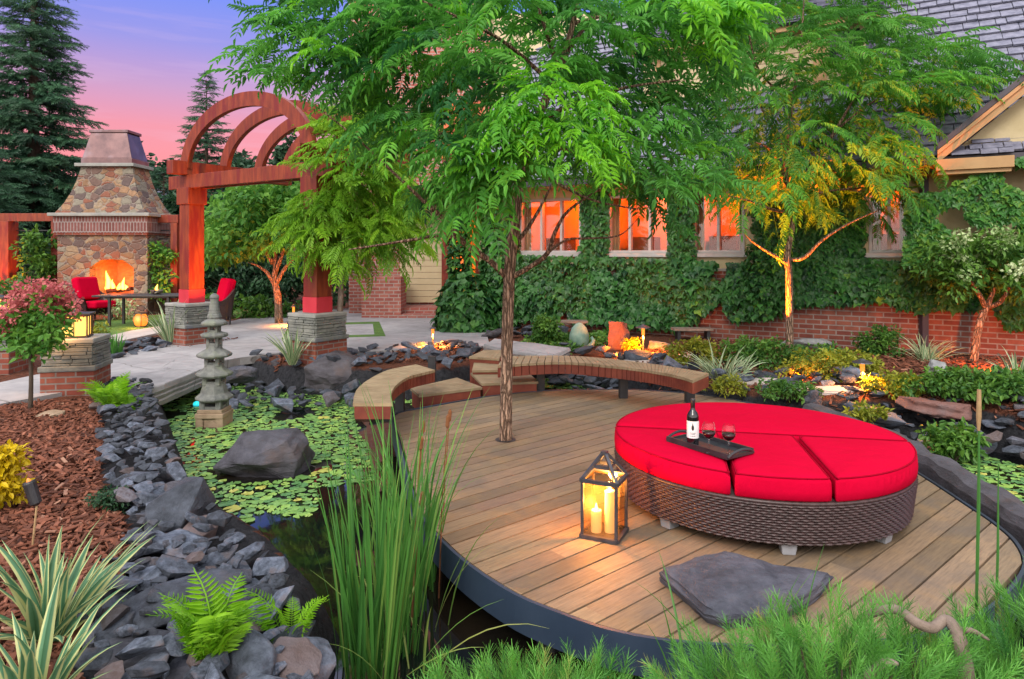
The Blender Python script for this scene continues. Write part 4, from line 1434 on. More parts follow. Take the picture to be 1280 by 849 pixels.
mb = MB(); mb.lathe((pg.x, pg.y, WATER_Z), [(.085, 1.30), (.075, 1.335), (.066, 1.345), (.066, 1.365), (.06, 1.37), (.06, 1.40), (.057, 1.405), (.057, 1.44), (.053, 1.445), (.053, 1.48), (.049, 1.485), (.049, 1.525), (.056, 1.535), (.05, 1.56), (.03, 1.58), (.005, 1.59)], 16)
mb.build('finial', M['granite'], pag, smooth=False)

fb = G(246, 507, WATER_Z)
m_, nt = newmat('turquoise'); k = NT(nt); k.out((.02, .55, .62), .1, emit=(.03, .75, .9), estr=.5); M['turquoise'] = m_
mb = MB(); mb.lathe(fb, [(.005, -.02), (.035, -.01), (.05, .015), (.04, .045), (.015, .058), (.003, .06)], 16)
tag(mb.build('float', M['turquoise'], smooth=True), 'small turquoise glowing ball floating beside the stone pagoda', 'pond float')

# ================================================================ LEDGESTONE PILLARS
def pillar(label, c, w, z0, zb, z1, rz, seed):
    r = random.Random(seed)
    root = thing('stone_pillar', label, 'pillar', (c.x, c.y, z0), 'brick and ledgestone pillars')
    m = Matrix.Rotation(rz, 3, 'Z')
    mb = MB(); mb.box((c.x, c.y, (z0 - .15 + zb) / 2), (w * 1.05, w * 1.05, zb - z0 + .15), rz); mb.build('brick_base', M['brick'], root, bevel=.004)
    mb = MB(); mb.box((c.x, c.y, zb + .035), (w * 1.13, w * 1.13, .066), rz); mb.build('water_table', M['ledge'], root, bevel=.012)
    mb = MB(); z = zb + .07
    mb.box((c.x, c.y, (z + z1 - .06) / 2), (w * .90, w * .90, z1 - .06 - z), rz)
    while z < z1 - .075:
        h = r.uniform(.024, .058)
        if z + h > z1 - .06: h = z1 - .06 - z
        for side in range(4):
            mm = Matrix.Rotation(rz + side * math.pi / 2, 3, 'Z'); u = -w / 2
            while u < w / 2 - .02:
                l = min(r.uniform(.10, .34), w / 2 - u); dpt = r.uniform(.0, .022)
                mb.box(Vector((c.x, c.y, z + h / 2)) + mm @ Vector((u + l / 2, -w / 2 + .045 - dpt, 0)), (l - .007, .1, h - .006), rot=Euler((r.gauss(0, .012), r.gauss(0, .02), rz + side * math.pi / 2)))
                u += l
        z += h
    mb.build('ledgestone', M['ledge'], root, bevel=.004)
    mb = MB(); mb.box((c.x, c.y, z1 - .03), (w * 1.06, w * 1.06, .058), rz); mb.build('cap', M['cap_stone'], root, bevel=.012)
    return root


def square_lantern(label, c, w, h, rz, e, group):
    root = thing('pillar_lantern', label, 'lantern', c, group)
    m = Matrix.Rotation(rz, 3, 'Z'); c = Vector(c)
    def Q(x, y, z): return c + m @ Vector((x * w / 2, y * w / 2, 0)) + Vector((0, 0, z))
    mb = MB()
    for i in range(4):
        a, b = CN[i], CN[(i + 1) % 4]
        mb.bar(Q(*a, 0.0), Q(*a, h), .016); mb.bar(Q(*a, .012), Q(*b, .012), .018); mb.bar(Q(*a, h), Q(*b, h), .018)
        mb.bar((Q(*a, 0) + Q(*b, 0)) / 2, (Q(*a, h) + Q(*b, h)) / 2, .010)
    mb.box(c + Vector((0, 0, .006)), (w * 1.1, w * 1.1, .012), rz); mb.box(c + Vector((0, 0, h + .018)), (w * 1.25, w * 1.25, .02), rz); mb.box(c + Vector((0, 0, h + .04)), (w * .7, w * .7, .03), rz, taper=.3)
    mb.build('frame', M['black_metal'], root)
    mb = MB(); mb.box(c + Vector((0, 0, h / 2 + .006)), (w * .9, w * .9, h - .03), rz); mb.build('lamp_shade', M['lamp_paper'], root)
    lamp('POINT', 'lantern_light', c + Vector((0, -.34, h * .5)), e, AMB, .08)
    return root


c1 = G(96, 487, .1); pillar('brick and slate pillar carrying the square glowing lantern behind the pink hydrangea', c1, .54, .08, .36, .745, .22, 1)
square_lantern('square glowing paper lantern on the pillar beside the pink hydrangea', (c1.x + .03, c1.y - .05, .746), .27, .26, .35, 7, 'square lanterns on pillars')
c2 = G(-4, 462, .1); pillar('brick and slate pillar cut off by the left edge of the photo', c2, .62, .08, .40, .86, .15, 2)
square_lantern('square glowing lantern half hidden behind the hydrangea at the left edge', (c2.x, c2.y, .861), .25, .25, .2, 6, 'square lanterns on pillars')
PL = Vector((-5.84, 12.45, 0)); PR = Vector((-3.02, 10.6, 0))
pd = (PR - PL).normalized(); pn = Vector((-pd.y, pd.x, 0))
pr = math.atan2(pd.y, pd.x)
pillar('far ledgestone pillar under the left pergola post', PL, .62, .08, .42, .86, pr, 3)
pillar('near ledgestone pillar under the right pergola post by the lime green tree', PR, .60, .08, .42, .84, pr, 4)

# ================================================================ PERGOLA
per = thing('pergola', 'red timber pergola with round arches over the garden path', 'pergola', ((PL + PR) / 2).to_tuple())
for c, z0 in ((PL, .86), (PR, .84)):
    mb = MB(); mb.box((c.x, c.y, (z0 + .24 + 2.92) / 2), (.30, .30, 2.92 - z0 - .24), pr)
    post = mb.build('post', M['cedar_red'], per, bevel=.006)
    mb = MB(); mb.box((c.x, c.y, z0 + .121), (.315, .315, .238), pr); mb.build('post_foot', M['post_foot'], post)
    mb = MB(); mb.box((c.x, c.y, 2.79), (.37, .37, .30), pr); mb.build('capital', M['cedar_red'], post, bevel=.006)
mb = MB()
a, b = PL - pd * .5, PR + pd * .5
for o in (-.11, .11): mb.bar(a + pn * o + Vector((0, 0, 3.045)), b + pn * o + Vector((0, 0, 3.045)), .08, .24)
mb.build('main_beam', M['cedar_red'], per, bevel=.005)
for c in (PL, PR):
    mb = MB(); mb.bar(c - pn * .42 + Vector((0, 0, 3.288)), c + pn * 2.15 + Vector((0, 0, 3.288)), .20, .24); mb.build('cross_beam', M['cedar_red'], per, bevel=.005)
span_ = (PR - PL).length
for off in (-.12, .66, 1.42, 2.05):
    mb = MB(); n = 28; cc = (PL + PR) / 2 + pn * off
    for i in range(n + 1):
        t = math.pi * i / n
        for dr in (0, -.24):
            x, z = -(span_ / 2 + .10 + dr * .92) * math.cos(t), (1.16 + dr) * math.sin(t)
            for w_ in (-.045, .045):
                p = cc + pd * x + pn * w_; mb.v.append((p.x, p.y, 3.28 + z))
        if i:
            o = (i - 1) * 4
            mb.f += [[o, o + 4, o + 5, o + 1], [o + 2, o + 3, o + 7, o + 6], [o, o + 2, o + 6, o + 4], [o + 1, o + 5, o + 7, o + 3]]
    mb.f += [[0, 1, 3, 2], [n * 4, n * 4 + 2, n * 4 + 3, n * 4 + 1]]
    mb.build('arch', M['cedar_red'], per)
lamp('SPOT', 'post_uplight', PL + pd * 1.5 - pn * .2 + Vector((0, 0, .35)), 420, (1, .26, .02), .04, PL + Vector((0, 0, 2.0)), 50)

# ================================================================ FIREPLACE
FY = 18.5; FX = (128 - CX) / F * FY
fp = thing('fireplace', 'tall outdoor fieldstone fireplace with tapered chimney and burning fire', 'fireplace', (FX, FY, .1))
W2 = 1.22; OX = .25; OW = .60; ZB, ZS, ZT = .62, 1.36, 1.60
fr = FY - .0
def XZ(mb, poly, y0, y1):
    n = len(poly); area = sum(poly[i][0] * poly[(i + 1) % n][1] - poly[(i + 1) % n][0] * poly[i][1] for i in range(n))
    if area < 0: poly = list(reversed(poly))
    vs = [(x, y0, z) for x, z in poly] + [(x, y1, z) for x, z in poly]
    mb.add(vs, [list(range(n)), list(reversed(range(n, 2 * n)))] + [[(i + 1) % n, i, n + i, n + (i + 1) % n] for i in range(n)])


arch = [(FX + OX - OW, ZB), (FX + OX - OW, ZS)] + [(FX + OX - OW + 2 * OW * t, ZS + (ZT - ZS) * min(1, 1.25 * math.sin(math.pi * t))) for t in (.12, .25, .5, .75, .88)] + [(FX + OX + OW, ZS), (FX + OX + OW, ZB)]
mb = MB()
XZ(mb, [(FX - W2, 0), (FX + OX - OW, 0), (FX + OX - OW, 2.30), (FX - W2, 2.30)], fr, fr + 1.3)
XZ(mb, [(FX + OX + OW, 0), (FX + W2, 0), (FX + W2, 2.30), (FX + OX + OW, 2.30)], fr, fr + 1.3)
XZ(mb, [(FX + OX - OW, 0), (FX + OX + OW, 0), (FX + OX + OW, ZB), (FX + OX - OW, ZB)], fr, fr + 1.3)
for i in range(1, len(arch) - 2):
    (xa, za), (xb, zb) = arch[i], arch[i + 1]
    XZ(mb, [(xa, za), (xb, zb), (xb, 2.30), (xa, 2.30)], fr, fr + .28)
mb.build('stone_body', M['fieldstone'], fp)
mb = MB(); y1 = fr + 1.0
xl, xr = FX + OX - OW, FX + OX + OW
mb.quad((xl + .18, y1, ZB), (xr - .42, y1, ZB), (xr - .42, y1, 2.0), (xl + .18, y1, 2.0))
mb.quad((xl, fr + .28, ZB), (xl + .18, y1, ZB), (xl + .18, y1, 2.0), (xl, fr + .28, 2.0))
mb.quad((xr - .42, y1, ZB), (xr, fr + .28, ZB), (xr, fr + .28, 2.0), (xr - .42, y1, 2.0))
mb.quad((xl, fr + .28, 1.99), (xr, fr + .28, 1.99), (xr, y1, 1.99), (xl, y1, 1.99)); mb.quad((xl, fr + .1, ZB + .004), (xr, fr + .1, ZB + .004), (xr, y1, ZB + .004), (xl, y1, ZB + .004))
mb.build('firebox', M['firebrick'], fp)
mb = MB(); mb.box((FX, fr + .62, 2.53), (2 * W2 + .10, 1.44, .44)); mb.build('soldier_course', M['soldier'], fp)
mb = MB(); mb.box((FX, fr + .62, 2.285), (2 * W2 + .05, 1.40, .06)); mb.build('brick_corbel', M['brick'], fp)
mb = MB(); mb.box((FX, fr + .60, 2.80), (2 * W2 + .30, 1.62, .09)); mb.build('mantel', M['cap_stone'], fp, bevel=.015)
def frustum(mb, z0, z1, w0, w1, d0, d1, yc):
    vs = [(FX + a * w0, yc + b * d0, z0) for a, b in CN] + [(FX + a * w1, yc + b * d1, z1) for a, b in CN]
    mb.add(vs, [[3, 2, 1, 0], [4, 5, 6, 7], [0, 1, 5, 4], [1, 2, 6, 5], [2, 3, 7, 6], [3, 0, 4, 7]])
mb = MB(); zz = [2.845, 3.1, 3.4, 3.75, 4.13]; ww = [1.22, 1.05, .91, .79, .70]
for i in range(4): frustum(mb, zz[i], zz[i + 1], ww[i], ww[i + 1], ww[i] * .6, ww[i + 1] * .6, fr + .62)
mb.build('chimney_taper', M['fieldstone'], fp)
mb = MB(); mb.box((FX - .02, fr + .62, 4.175), (1.62, 1.06, .09)); mb.build('chimney_cap', M['cap_stone'], fp, bevel=.012)
mb = MB(); frustum(mb, 4.22, 4.36, .70, .70, .44, .44, fr + .62); frustum(mb, 4.362, 5.08, .68, .50, .42, .32, fr + .62); frustum(mb, 5.08, 5.16, .54, .54, .35, .35, fr + .62)
mb.build('copper_hood', M['copper'], fp, bevel=.01)
logs = thing('firewood', 'charred logs burning in the fireplace opening', 'firewood', (FX + OX, fr + .5, ZB))
for a, b in (((-.35, .35), (.2, .6)), ((-.2, .6), (.35, .35)), ((-.4, .5), (.35, .52))):
    q_ = MB(); q_.tube([(FX + OX + a[0], fr + a[1], ZB + .09), (FX + OX + b[0], fr + b[1], ZB + .16)], [.06, .05], 9); q_.build('log', M['ember'], logs)
def flame(mb, c, h, r_, seed):
    rr = random.Random(seed); n = 9; pts = []; rad = []
    for i in range(n):
        t = i / (n - 1); pts.append(Vector(c) + Vector((math.sin(t * 5 + seed) * r_ * .5 * t, math.cos(t * 4 + seed) * r_ * .25 * t, h * t))); rad.append(r_ * (math.sin(math.pi * min(1, .22 + t * .78)) ** 1.1) * (1 - .35 * t) + .002)
    mb.tube(pts, rad, 8)
mb = MB()
for i, (x, h, r_) in enumerate(((-.30, .55, .09), (-.18, .30, .07), (-.02, .20, .06), (.12, .36, .06), (.0, .15, .1), (-.38, .22, .07), (.2, .16, .07))): flame(mb, (FX + OX + x - .05, fr + .42 + .04 * (i % 3), ZB + .12), h, r_, i)
mb.build('flames', M['flame'], logs, smooth=True)
lamp('POINT', 'fire_light', (FX + OX - .1, fr + .42, ZB + .45), 26, (1, .13, .006), .12)
lamp('POINT', 'fire_light', (FX + OX - .1, fr - .5, ZB + .35), 26, (1, .3, .04), .2)

# ---------------------------------------------------------------- fence frames beside the fireplace
def fence(label, x0, x1, z1, posts, rails):
    root = thing('fence_panel', label, 'fence', ((x0 + x1) / 2, FY + .5, .1))
    for x, wd in posts:
        q_ = MB(); q_.box((x, FY + .5, (z1 - .2) / 2), (wd, wd, z1 - .2)); q_.build('post', M['cedar_red'], root, bevel=.008)
    q_ = MB()
    q_.box(((x0 + x1) / 2, FY + .5, z1 - .085), (x1 - x0, .16, .22)); q_.build('rail', M['cedar_red'], root, bevel=.008); q_ = MB(); q_.box(((x0 + x1) / 2, FY + .5, .55), (x1 - x0, .1, .2)); q_.build('rail', M['cedar_red'], root, bevel=.008)
    q_ = MB()
    for i in range(8): q_.box(((x0 + x1) / 2, FY + .62, .75 + i * .235), (x1 - x0, .03, .03))
    q_.build('wire_trellis', M['black_metal'], root)
X_ = lambda px, Y: (px - CX) / F * Y
fence('red timber trellis fence left of the fireplace', X_(-60, FY + .5), X_(76, FY + .5), 2.84, [(X_(8, FY + .5), .40), (X_(71, FY + .5), .2), (X_(-56, FY + .5), .3)], 3)
fence('red timber trellis fence right of the fireplace', X_(188, FY + .5), X_(224, FY + .5), 2.80, [(X_(219, FY + .5), .18)], 3)

# ---------------------------------------------------------------- armchairs, table
def armchair(label, c, rz, cushions):
    root = thing('armchair', label, 'armchair', c, 'wicker armchairs at the fireplace')
    m = Matrix.Rotation(rz, 3, 'Z'); c = Vector(c)
    def Q(x, y, z): return c + m @ Vector((x, y, 0)) + Vector((0, 0, z))
    mb = MB()           # curved shell: low arms rising into the back
    n = 18; vs = []
    for i in range(n + 1):
        a = math.radians(-20 + 220 * i / n); h = .56 + .40 * max(0, math.sin(a)) ** 1.5
        for rr, z in ((.34, .12), (.40, .42), (.47, h)): vs.append(Q(rr * math.cos(a), rr * math.sin(a), z))
        for rr, z in ((.42, h), (.35, .42), (.30, .12)): vs.append(Q(rr * math.cos(a), rr * math.sin(a), z))
    fs = []
    for i in range(n):
        for j in range(6):
            fs.append([i * 6 + j, (i + 1) * 6 + j, (i + 1) * 6 + (j + 1) % 6, i * 6 + (j + 1) % 6])
    mb.add(vs, fs); mb.build('wicker_shell', M['wicker'], root, smooth=False)
    for a, b in ((-.3, -.22), (.3, -.22), (.26, .26), (-.26, .26)):
        q_ = MB(); q_.tube([Q(a, b, 0), Q(a, b, .2)], .025, 8); q_.build('leg', M['black_metal'], root)
    mb = MB(); mb.box(Q(0, -.06, .40), (.62, .6, .16), rz); mb.build('seat_cushion', M['red_fabric'], root, bevel=.04)
    mb = MB(); mb.box(Q(0, .25, .78), (.62, .2, .56), rot=Euler((-.25, 0, rz))); mb.build('back_cushion', M['red_fabric'], root, bevel=.06)
    return root


armchair('red cushioned wicker armchair in front of the fireplace beside the hydrangea', (X_(118, 16.6), 16.6, .118), math.radians(75), 1)
armchair('red cushioned wicker armchair behind the left pergola post', (X_(268, 15.6), 15.6, .118), math.radians(-50), 1)
tbl = (X_(182, 15.6), 15.6, .118)
tab = thing('patio_table', 'long dark metal patio table between the two red armchairs', 'table', tbl)
mb = MB(); mb.box((tbl[0], tbl[1], .80), (1.95, .8, .04), .12); mb.build('tabletop', M['black_metal'], tab, bevel=.006)
for a in (-1, 1):
    for b in (-1, 1):
        q_ = MB(); q_.bar((tbl[0] + a * .62 - b * .03, tbl[1] + b * .33 + a * .07, .118), (tbl[0] + a * .62 - b * .03, tbl[1] + b * .33 + a * .07, .78), .05); q_.build('leg', M['black_metal'], tab)
mb = MB(); mb.box((tbl[0], tbl[1], .76), (1.5, .6, .03), .12); mb.build('apron', M['black_metal'], tab)
# small oil lamp with a red flame cup on the table
oc = Vector((tbl[0] + .28, tbl[1] - .05, .821))
oil = thing('table_candle', 'little candle bowl with a red glow on the patio table', 'candle', oc)
mb = MB(); mb.lathe(oc, [(.05, 0), (.12, .03), (.14, .09), (.12, .10), (.03, .06)], 16); mb.build('bowl', M['fieldstone'], oil)
mb = MB(); flame(mb, oc + Vector((0, 0, .07)), .16, .035, 3); mb.build('flame', M['flame'], oil)
# round glowing glass lantern on the grass
gc = Vector((X_(176, 15.2), 15.2, .12))
gl = thing('glass_globe_lantern', 'round amber glass lantern glowing on the grass under the table', 'lantern', gc)
mb = MB(); mb.lathe(gc, [(.09, .02), (.14, .06), (.16, .14), (.15, .22), (.11, .28)], 18); mb.build('globe', M['lamp_glow'], gl, smooth=True)
mb = MB()
for i in range(6):
    a = i * math.pi / 3; mb.tube([gc + Vector((r_ * math.cos(a), r_ * math.sin(a), z)) for r_, z in ((.10, .0), (.15, .06), (.172, .14), (.16, .22), (.12, .29))], .008, 5)
mb.lathe(gc, [(.12, 0), (.12, .02)], 16); mb.lathe(gc + Vector((0, 0, .29)), [(.15, 0), (.15, .02)], 16); mb.tube([gc + Vector((.14 * math.cos(a), 0, .3 + .16 * math.sin(a))) for a in [math.pi * i / 10 for i in range(11)]], .007, 5)
mb.build('frame', M['black_metal'], gl)
lamp('POINT', 'globe_light', gc + Vector((0, -.3, .18)), 8, AMB, .1)

# ================================================================ PATH LIGHTS
def path_light(label, c, h, e, hat=.12):
    c = Vector(c)
    root = thing('path_light', label, 'path light', c, 'low path lights in the beds')
    mb = MB(); mb.tube([c + Vector((0, 0, -.1)), c + Vector((0, 0, h * .62))], .017, 8); mb.build('stake', M['iron'], root)
    mb = MB(); mb.lathe(c, [(.018, h * .6), (.026, h * .64), (.026, h * .86), (.02, h * .88)], 12); mb.build('bulb', M['lamp_glow'], root)
    mb = MB(); mb.lathe(c, [(.02, h * .86), (hat, h * .875), (hat * .96, h * .90), (hat * .45, h * .955), (hat * .35, h * .965), (.02, h)], 20); mb.build('hat', M['iron'], root)
    lamp('SPOT', 'path_lamp', c + Vector((0, -.025, h * .60)), e * 1.3, (1, .30, .04), .03, c + Vector((0, -.03, 0)), 160, .5)
    return root


path_light('thin path light at the edge of the patio above the mulch', G(541, 432, .13), .34, 110, .055)
path_light('hatted path light beside the orange lit basalt stone', G(804, 441, .15), .46, 95, .125)
path_light('hatted path light over yellow leaves at the right of the daybed', G(1078, 489, .14), .38, 80, .115)
path_light('small path light glowing beneath the maple beyond the pergola', (X_(367, 15.5), 15.5, .1), .5, 90, .06)

# up-light with a visible glowing face
def spot_light(label, c, target, e, ang, size=.06):
    c = Vector(c); d = (Vector(target) - c).normalized()
    root = thing('spotlight', label, 'spotlight', c, 'garden spotlights in the beds')
    mb = MB(); mb.tube([c + Vector((0, 0, -.06)), c + Vector((0, 0, .06))], .012, 6); mb.build('stake', M['black_metal'], root)
    mb = MB(); b = c + Vector((0, 0, .08)); mb.tube([b - d * .07, b - d * .05, b + d * .07], [.02, .045, .05], 12); mb.build('housing', M['black_metal'], root)
    mb = MB(); mb.tube([b + d * .071, b + d * .074], [.042, .042], 12); mb.build('lens', M['lamp_glow'], root)
    lamp('SPOT', 'spot_lamp', b + d * .085, e, (1, .19, .009), .03, target, ang, .5)


T2 = G(987, 446, .12)
spot_light('spotlight shining up the tree trunk near the house wall', G(944, 447, .13), T2 + Vector((.2, 0, 2.4)), 2000, 62)
spot_light('spotlight shining on the basalt stone', G(776, 453, .12), G(774, 441, .1) + Vector((0, 0.1, .3)), 160, 80)
spot_light('spotlight under the maple beyond the pergola', (X_(362, 15.0), 15.0, .1), (X_(345, 16), 16, 1.8), 170, 80)

# tilted black torch light in the mulch at the left
tb0 = G(40, 690, .09); t0 = P(46, 632, tb0.y + .05); t1 = P(36, 602, tb0.y + .05)
tor = thing('garden_spike_light', 'black tilted spike light on a thin stem in the mulch', 'path light', tb0)
mb = MB(); mb.tube([tb0, tb0 + Vector((.01, 0, .1)), t0], .006, 6); mb.build('stem', M['brownstalk'], tor)
mb = MB(); ax = (t1 - t0); mb.tube([t0, t0 + ax * .1, t0 + ax * .92, t1], [.012, .03, .034, .03], 14); mb.build('housing', M['black_metal'], tor)
mb = MB(); mb.tube([t1, t1 + ax * .08, t1 + ax * .14], [.012, .009, .003], 8); mb.build('flame', M['lamp_glow'], tor)

lamp('SPOT', 'post_uplight', (X_(14, FY - .3), FY - .6, .3), 260, (1, .22, .012), .04, (X_(6, FY + .5), FY + .5, 2.2), 60)
lamp('SPOT', 'post_uplight', (X_(216, FY - .3), FY - .4, .3), 120, (1, .22, .012), .04, (X_(219, FY + .5), FY + .5, 2.0), 60)
spot_light('spotlight in the mulch at the foot of the white flowering tree', G(1246, 470, .13), G(1222, 452, .1) + Vector((0, 0, .45)), 90, 90)
spot_light('little spotlight in the mulch between stepping stone and lit trunk', G(985, 470, .13), G(1010, 478, .12), 45, 110)

# ================================================================ ACCENT STONES
def stone(label, c, size, seed, mat, rot=(0, 0, 0), n=18, name='rock', cat='rock', rough=.05, sub=2):
    me = hull_rock(seed, size, n, sub=sub, rough=rough)
    return tag(rock_obj(name, me, M[mat], c, rot), label, cat)


b = G(318, 600, WATER_Z)
stone('large dark flat topped boulder sitting in the middle of the lily pond', b + Vector((-.0, .28, .13)), (.98, .70, .50), 41, 'slate_big', (.05, -.04, .3), 22)
b = G(410, 497, WATER_Z)
stone('big dark block of stone on the far bank beside the short bench', b + Vector((0, .42, .27)), (1.12, .72, .66), 43, 'slate_big', (0, .02, .15), 24)
b = G(292, 474, .0)
stone('dark low boulder between the pagoda and the stone block', b + Vector((0, .2, .02)), (.62, .4, .34), 45, 'slate_big', (0, 0, .2))
def egg(c):
    mb = MB(); root = thing('garden_sculpture', 'green egg shaped stone sculpture with a curled side in front of the ivy', 'sculpture', c)
    mb.lathe(c, [(.08, 0), (.13, .05), (.17, .15), (.165, .26), (.125, .37), (.06, .44), (.008, .46)], 20)
    mb.build('stone_egg', M['jade'], root, smooth=True)
    q_ = MB(); q_.tube([Vector(c) + Vector((.12, -.05, .05)), Vector(c) + Vector((.21, -.05, .09)), Vector(c) + Vector((.235, -.05, .16)), Vector(c) + Vector((.20, -.05, .22))], [.045, .045, .036, .022], 10); q_.build('curl', M['jade'], root, smooth=True)
egg(G(724, 437, .12))
b = G(773, 441, .1); stone('pointed brown basalt stone lit orange by a lamp', b + Vector((0, .15, .22)), (.44, .34, .72), 51, 'slate_brown', (0, .12, .5), 14)
b = G(826, 441, .1); stone('round boulder lit orange beside the hatted path light', b + Vector((.0, .1, .08)), (.42, .35, .32), 52, 'tan_stone')
b = G(964, 430, .12); stone('upright tan stone against the house left of the lit trunk', b + Vector((0, .2, .15)), (.22, .2, .5), 53, 'tan_stone', (0, .15, 0), 14)
b = G(1015, 437, .12); stone('low pale weathered rock beside the lit tree trunk', b + Vector((0, .2, .06)), (1.0, .4, .24), 54, 'grey_stone', (0, 0, -.2))
b = G(1177, 470, .12); stone('rounded mossy boulder among the low shrubs of the right bed', b + Vector((0, .1, .06)), (.42, .32, .3), 55, 'grey_stone')
b = G(1019, 508, .0); stone('dark pointed slate rock standing just behind the daybed', b + Vector((0, .0, .07)), (.36, .26, .30), 56, 'slate_big', (.2, .3, .5), 12)
b = G(1175, 520, .0); stone('long rusty brown slate ledge on the right pond bank', b + Vector((0, .1, .07)), (.80, .36, .20), 57, 'slate_brown', (.05, .10, -.35), 22, rough=.09, sub=3)
b = G(1095, 521, .0); stone('big bluish slanted slate beside the rusty ledge', b + Vector((0, .05, .02)), (.66, .4, .2), 58, 'slate', (.1, .16, -.2), 16)
b = G(62, 520, .1); stone('smooth flat tan stone lying on the mulch under the hydrangea', b + Vector((0, 0, .0)), (.3, .22, .11), 59, 'tan_stone', n=26, rough=.02)
b = G(145, 690, .0); stone('split reddish brown slate rock in the near left bank', b + Vector((0, .05, .0)), (.34, .26, .22), 60, 'slate_brown', (.1, .1, .3), 14)
for i, (x, y, w_, d_, txt) in enumerate(((955, 476, .85, .34, 'pale flat stepping stone closest to the end of the long bench'), (1035, 486, .75, .32, 'flat stepping stone in the mulch left of the hatted path light'), (800, 452, .9, .45, 'orange lit flagstone beside the basalt stone'), (856, 446, .9, .5, 'orange lit flagstone farther along the garden path toward the spotlight'), (1150, 487, .5, .3, None))):
    if not txt: continue
    g = G(x, y, .14); poly = [g + Vector((w_ / 2 * a, d_ / 2 * b, 0)) for a, b in ((-1, -.8), (.2, -1), (1, -.7), (.95, .7), (.1, 1), (-.9, .8))]
    slab_mesh('stepping_stone', poly, .06, .15, txt, 'stepping stone', 70 + i, M['flagstone'], .02, under=.03, rough_=.015)
# ================================================================ HOUSE
WB = Vector((-.73, 15.5, 0)); wd = Vector((8.78, -5.1, 0)).normalized(); wn = Vector((wd.y, -wd.x, 0))
if wn.y > 0: wn = -wn
def WP(s, z, off=0.0): return WB + wd * s + wn * off + Vector((0, 0, z))
def s_of(px, off=0.0):
    o = WB + wn * off; k = (px - CX) / F
    return (k * o.y - o.x) / (wd.x - k * wd.y)
def z_of(px, py, off=0.0):
    p = WP(s_of(px, off), 0, off); return H - (py - HY) / F * p.y
WR = math.atan2(wd.y, wd.x)
house = thing('house', 'ivy covered brick house with grey shake roof and orange lit windows', 'house', WP(6, .1).to_tuple())
def wbox(mb, s0, s1, z0, z1, o0, o1):
    c = WP((s0 + s1) / 2, (z0 + z1) / 2, (o0 + o1) / 2); mb.box(c, (abs(s1 - s0), abs(o1 - o0), abs(z1 - z0)), WR); return mb

SE = 14.0
# openings in the wall: s0, s1, z0, z1
M['room'] = mat_noise('room', (0.5, 0.34, 0.2), (0.6, 0.42, 0.26), 2, .8, .1, 20)
M['curtain'] = mat_noise('curtain', (0.30, 0.19, 0.10), (0.38, 0.25, 0.14), 4, .9, .2, 60)
M['furniture'] = mat_noise('furniture', (0.06, 0.03, 0.015), (0.12, 0.06, 0.03), 4, .6, .2, 30)
wins = []
for a, b, kind in ((650, 727, 'lit'), (760, 838, 'lit'), (866, 931, 'dim'), (1086, 1137, 'lit')):
    wins.append((s_of(a), s_of(b), 1.76, 2.92, kind))
mb = MB(); wbox(mb, -.02, SE, -.3, 1.42, -.3, .03); mb.build('brick_wall', M['brick_house'], house)
mb = MB(); wbox(mb, -.02, SE, 1.421, 1.47, -.2, .06); mb.build('water_table', M['cap_stone'], house)
mb = MB(); prev = -.02
for s0, s1, z0, z1, kk in wins:
    wbox(mb, prev, s0, 1.471, 3.45, -.3, 0); wbox(mb, s0, s1, 1.471, z0, -.3, 0); wbox(mb, s0, s1, z1, 3.45, -.3, 0); prev = s1
wbox(mb, prev, SE, 1.471, 3.45, -.3, 0); mb.build('stucco_wall', M['stucco'], house)
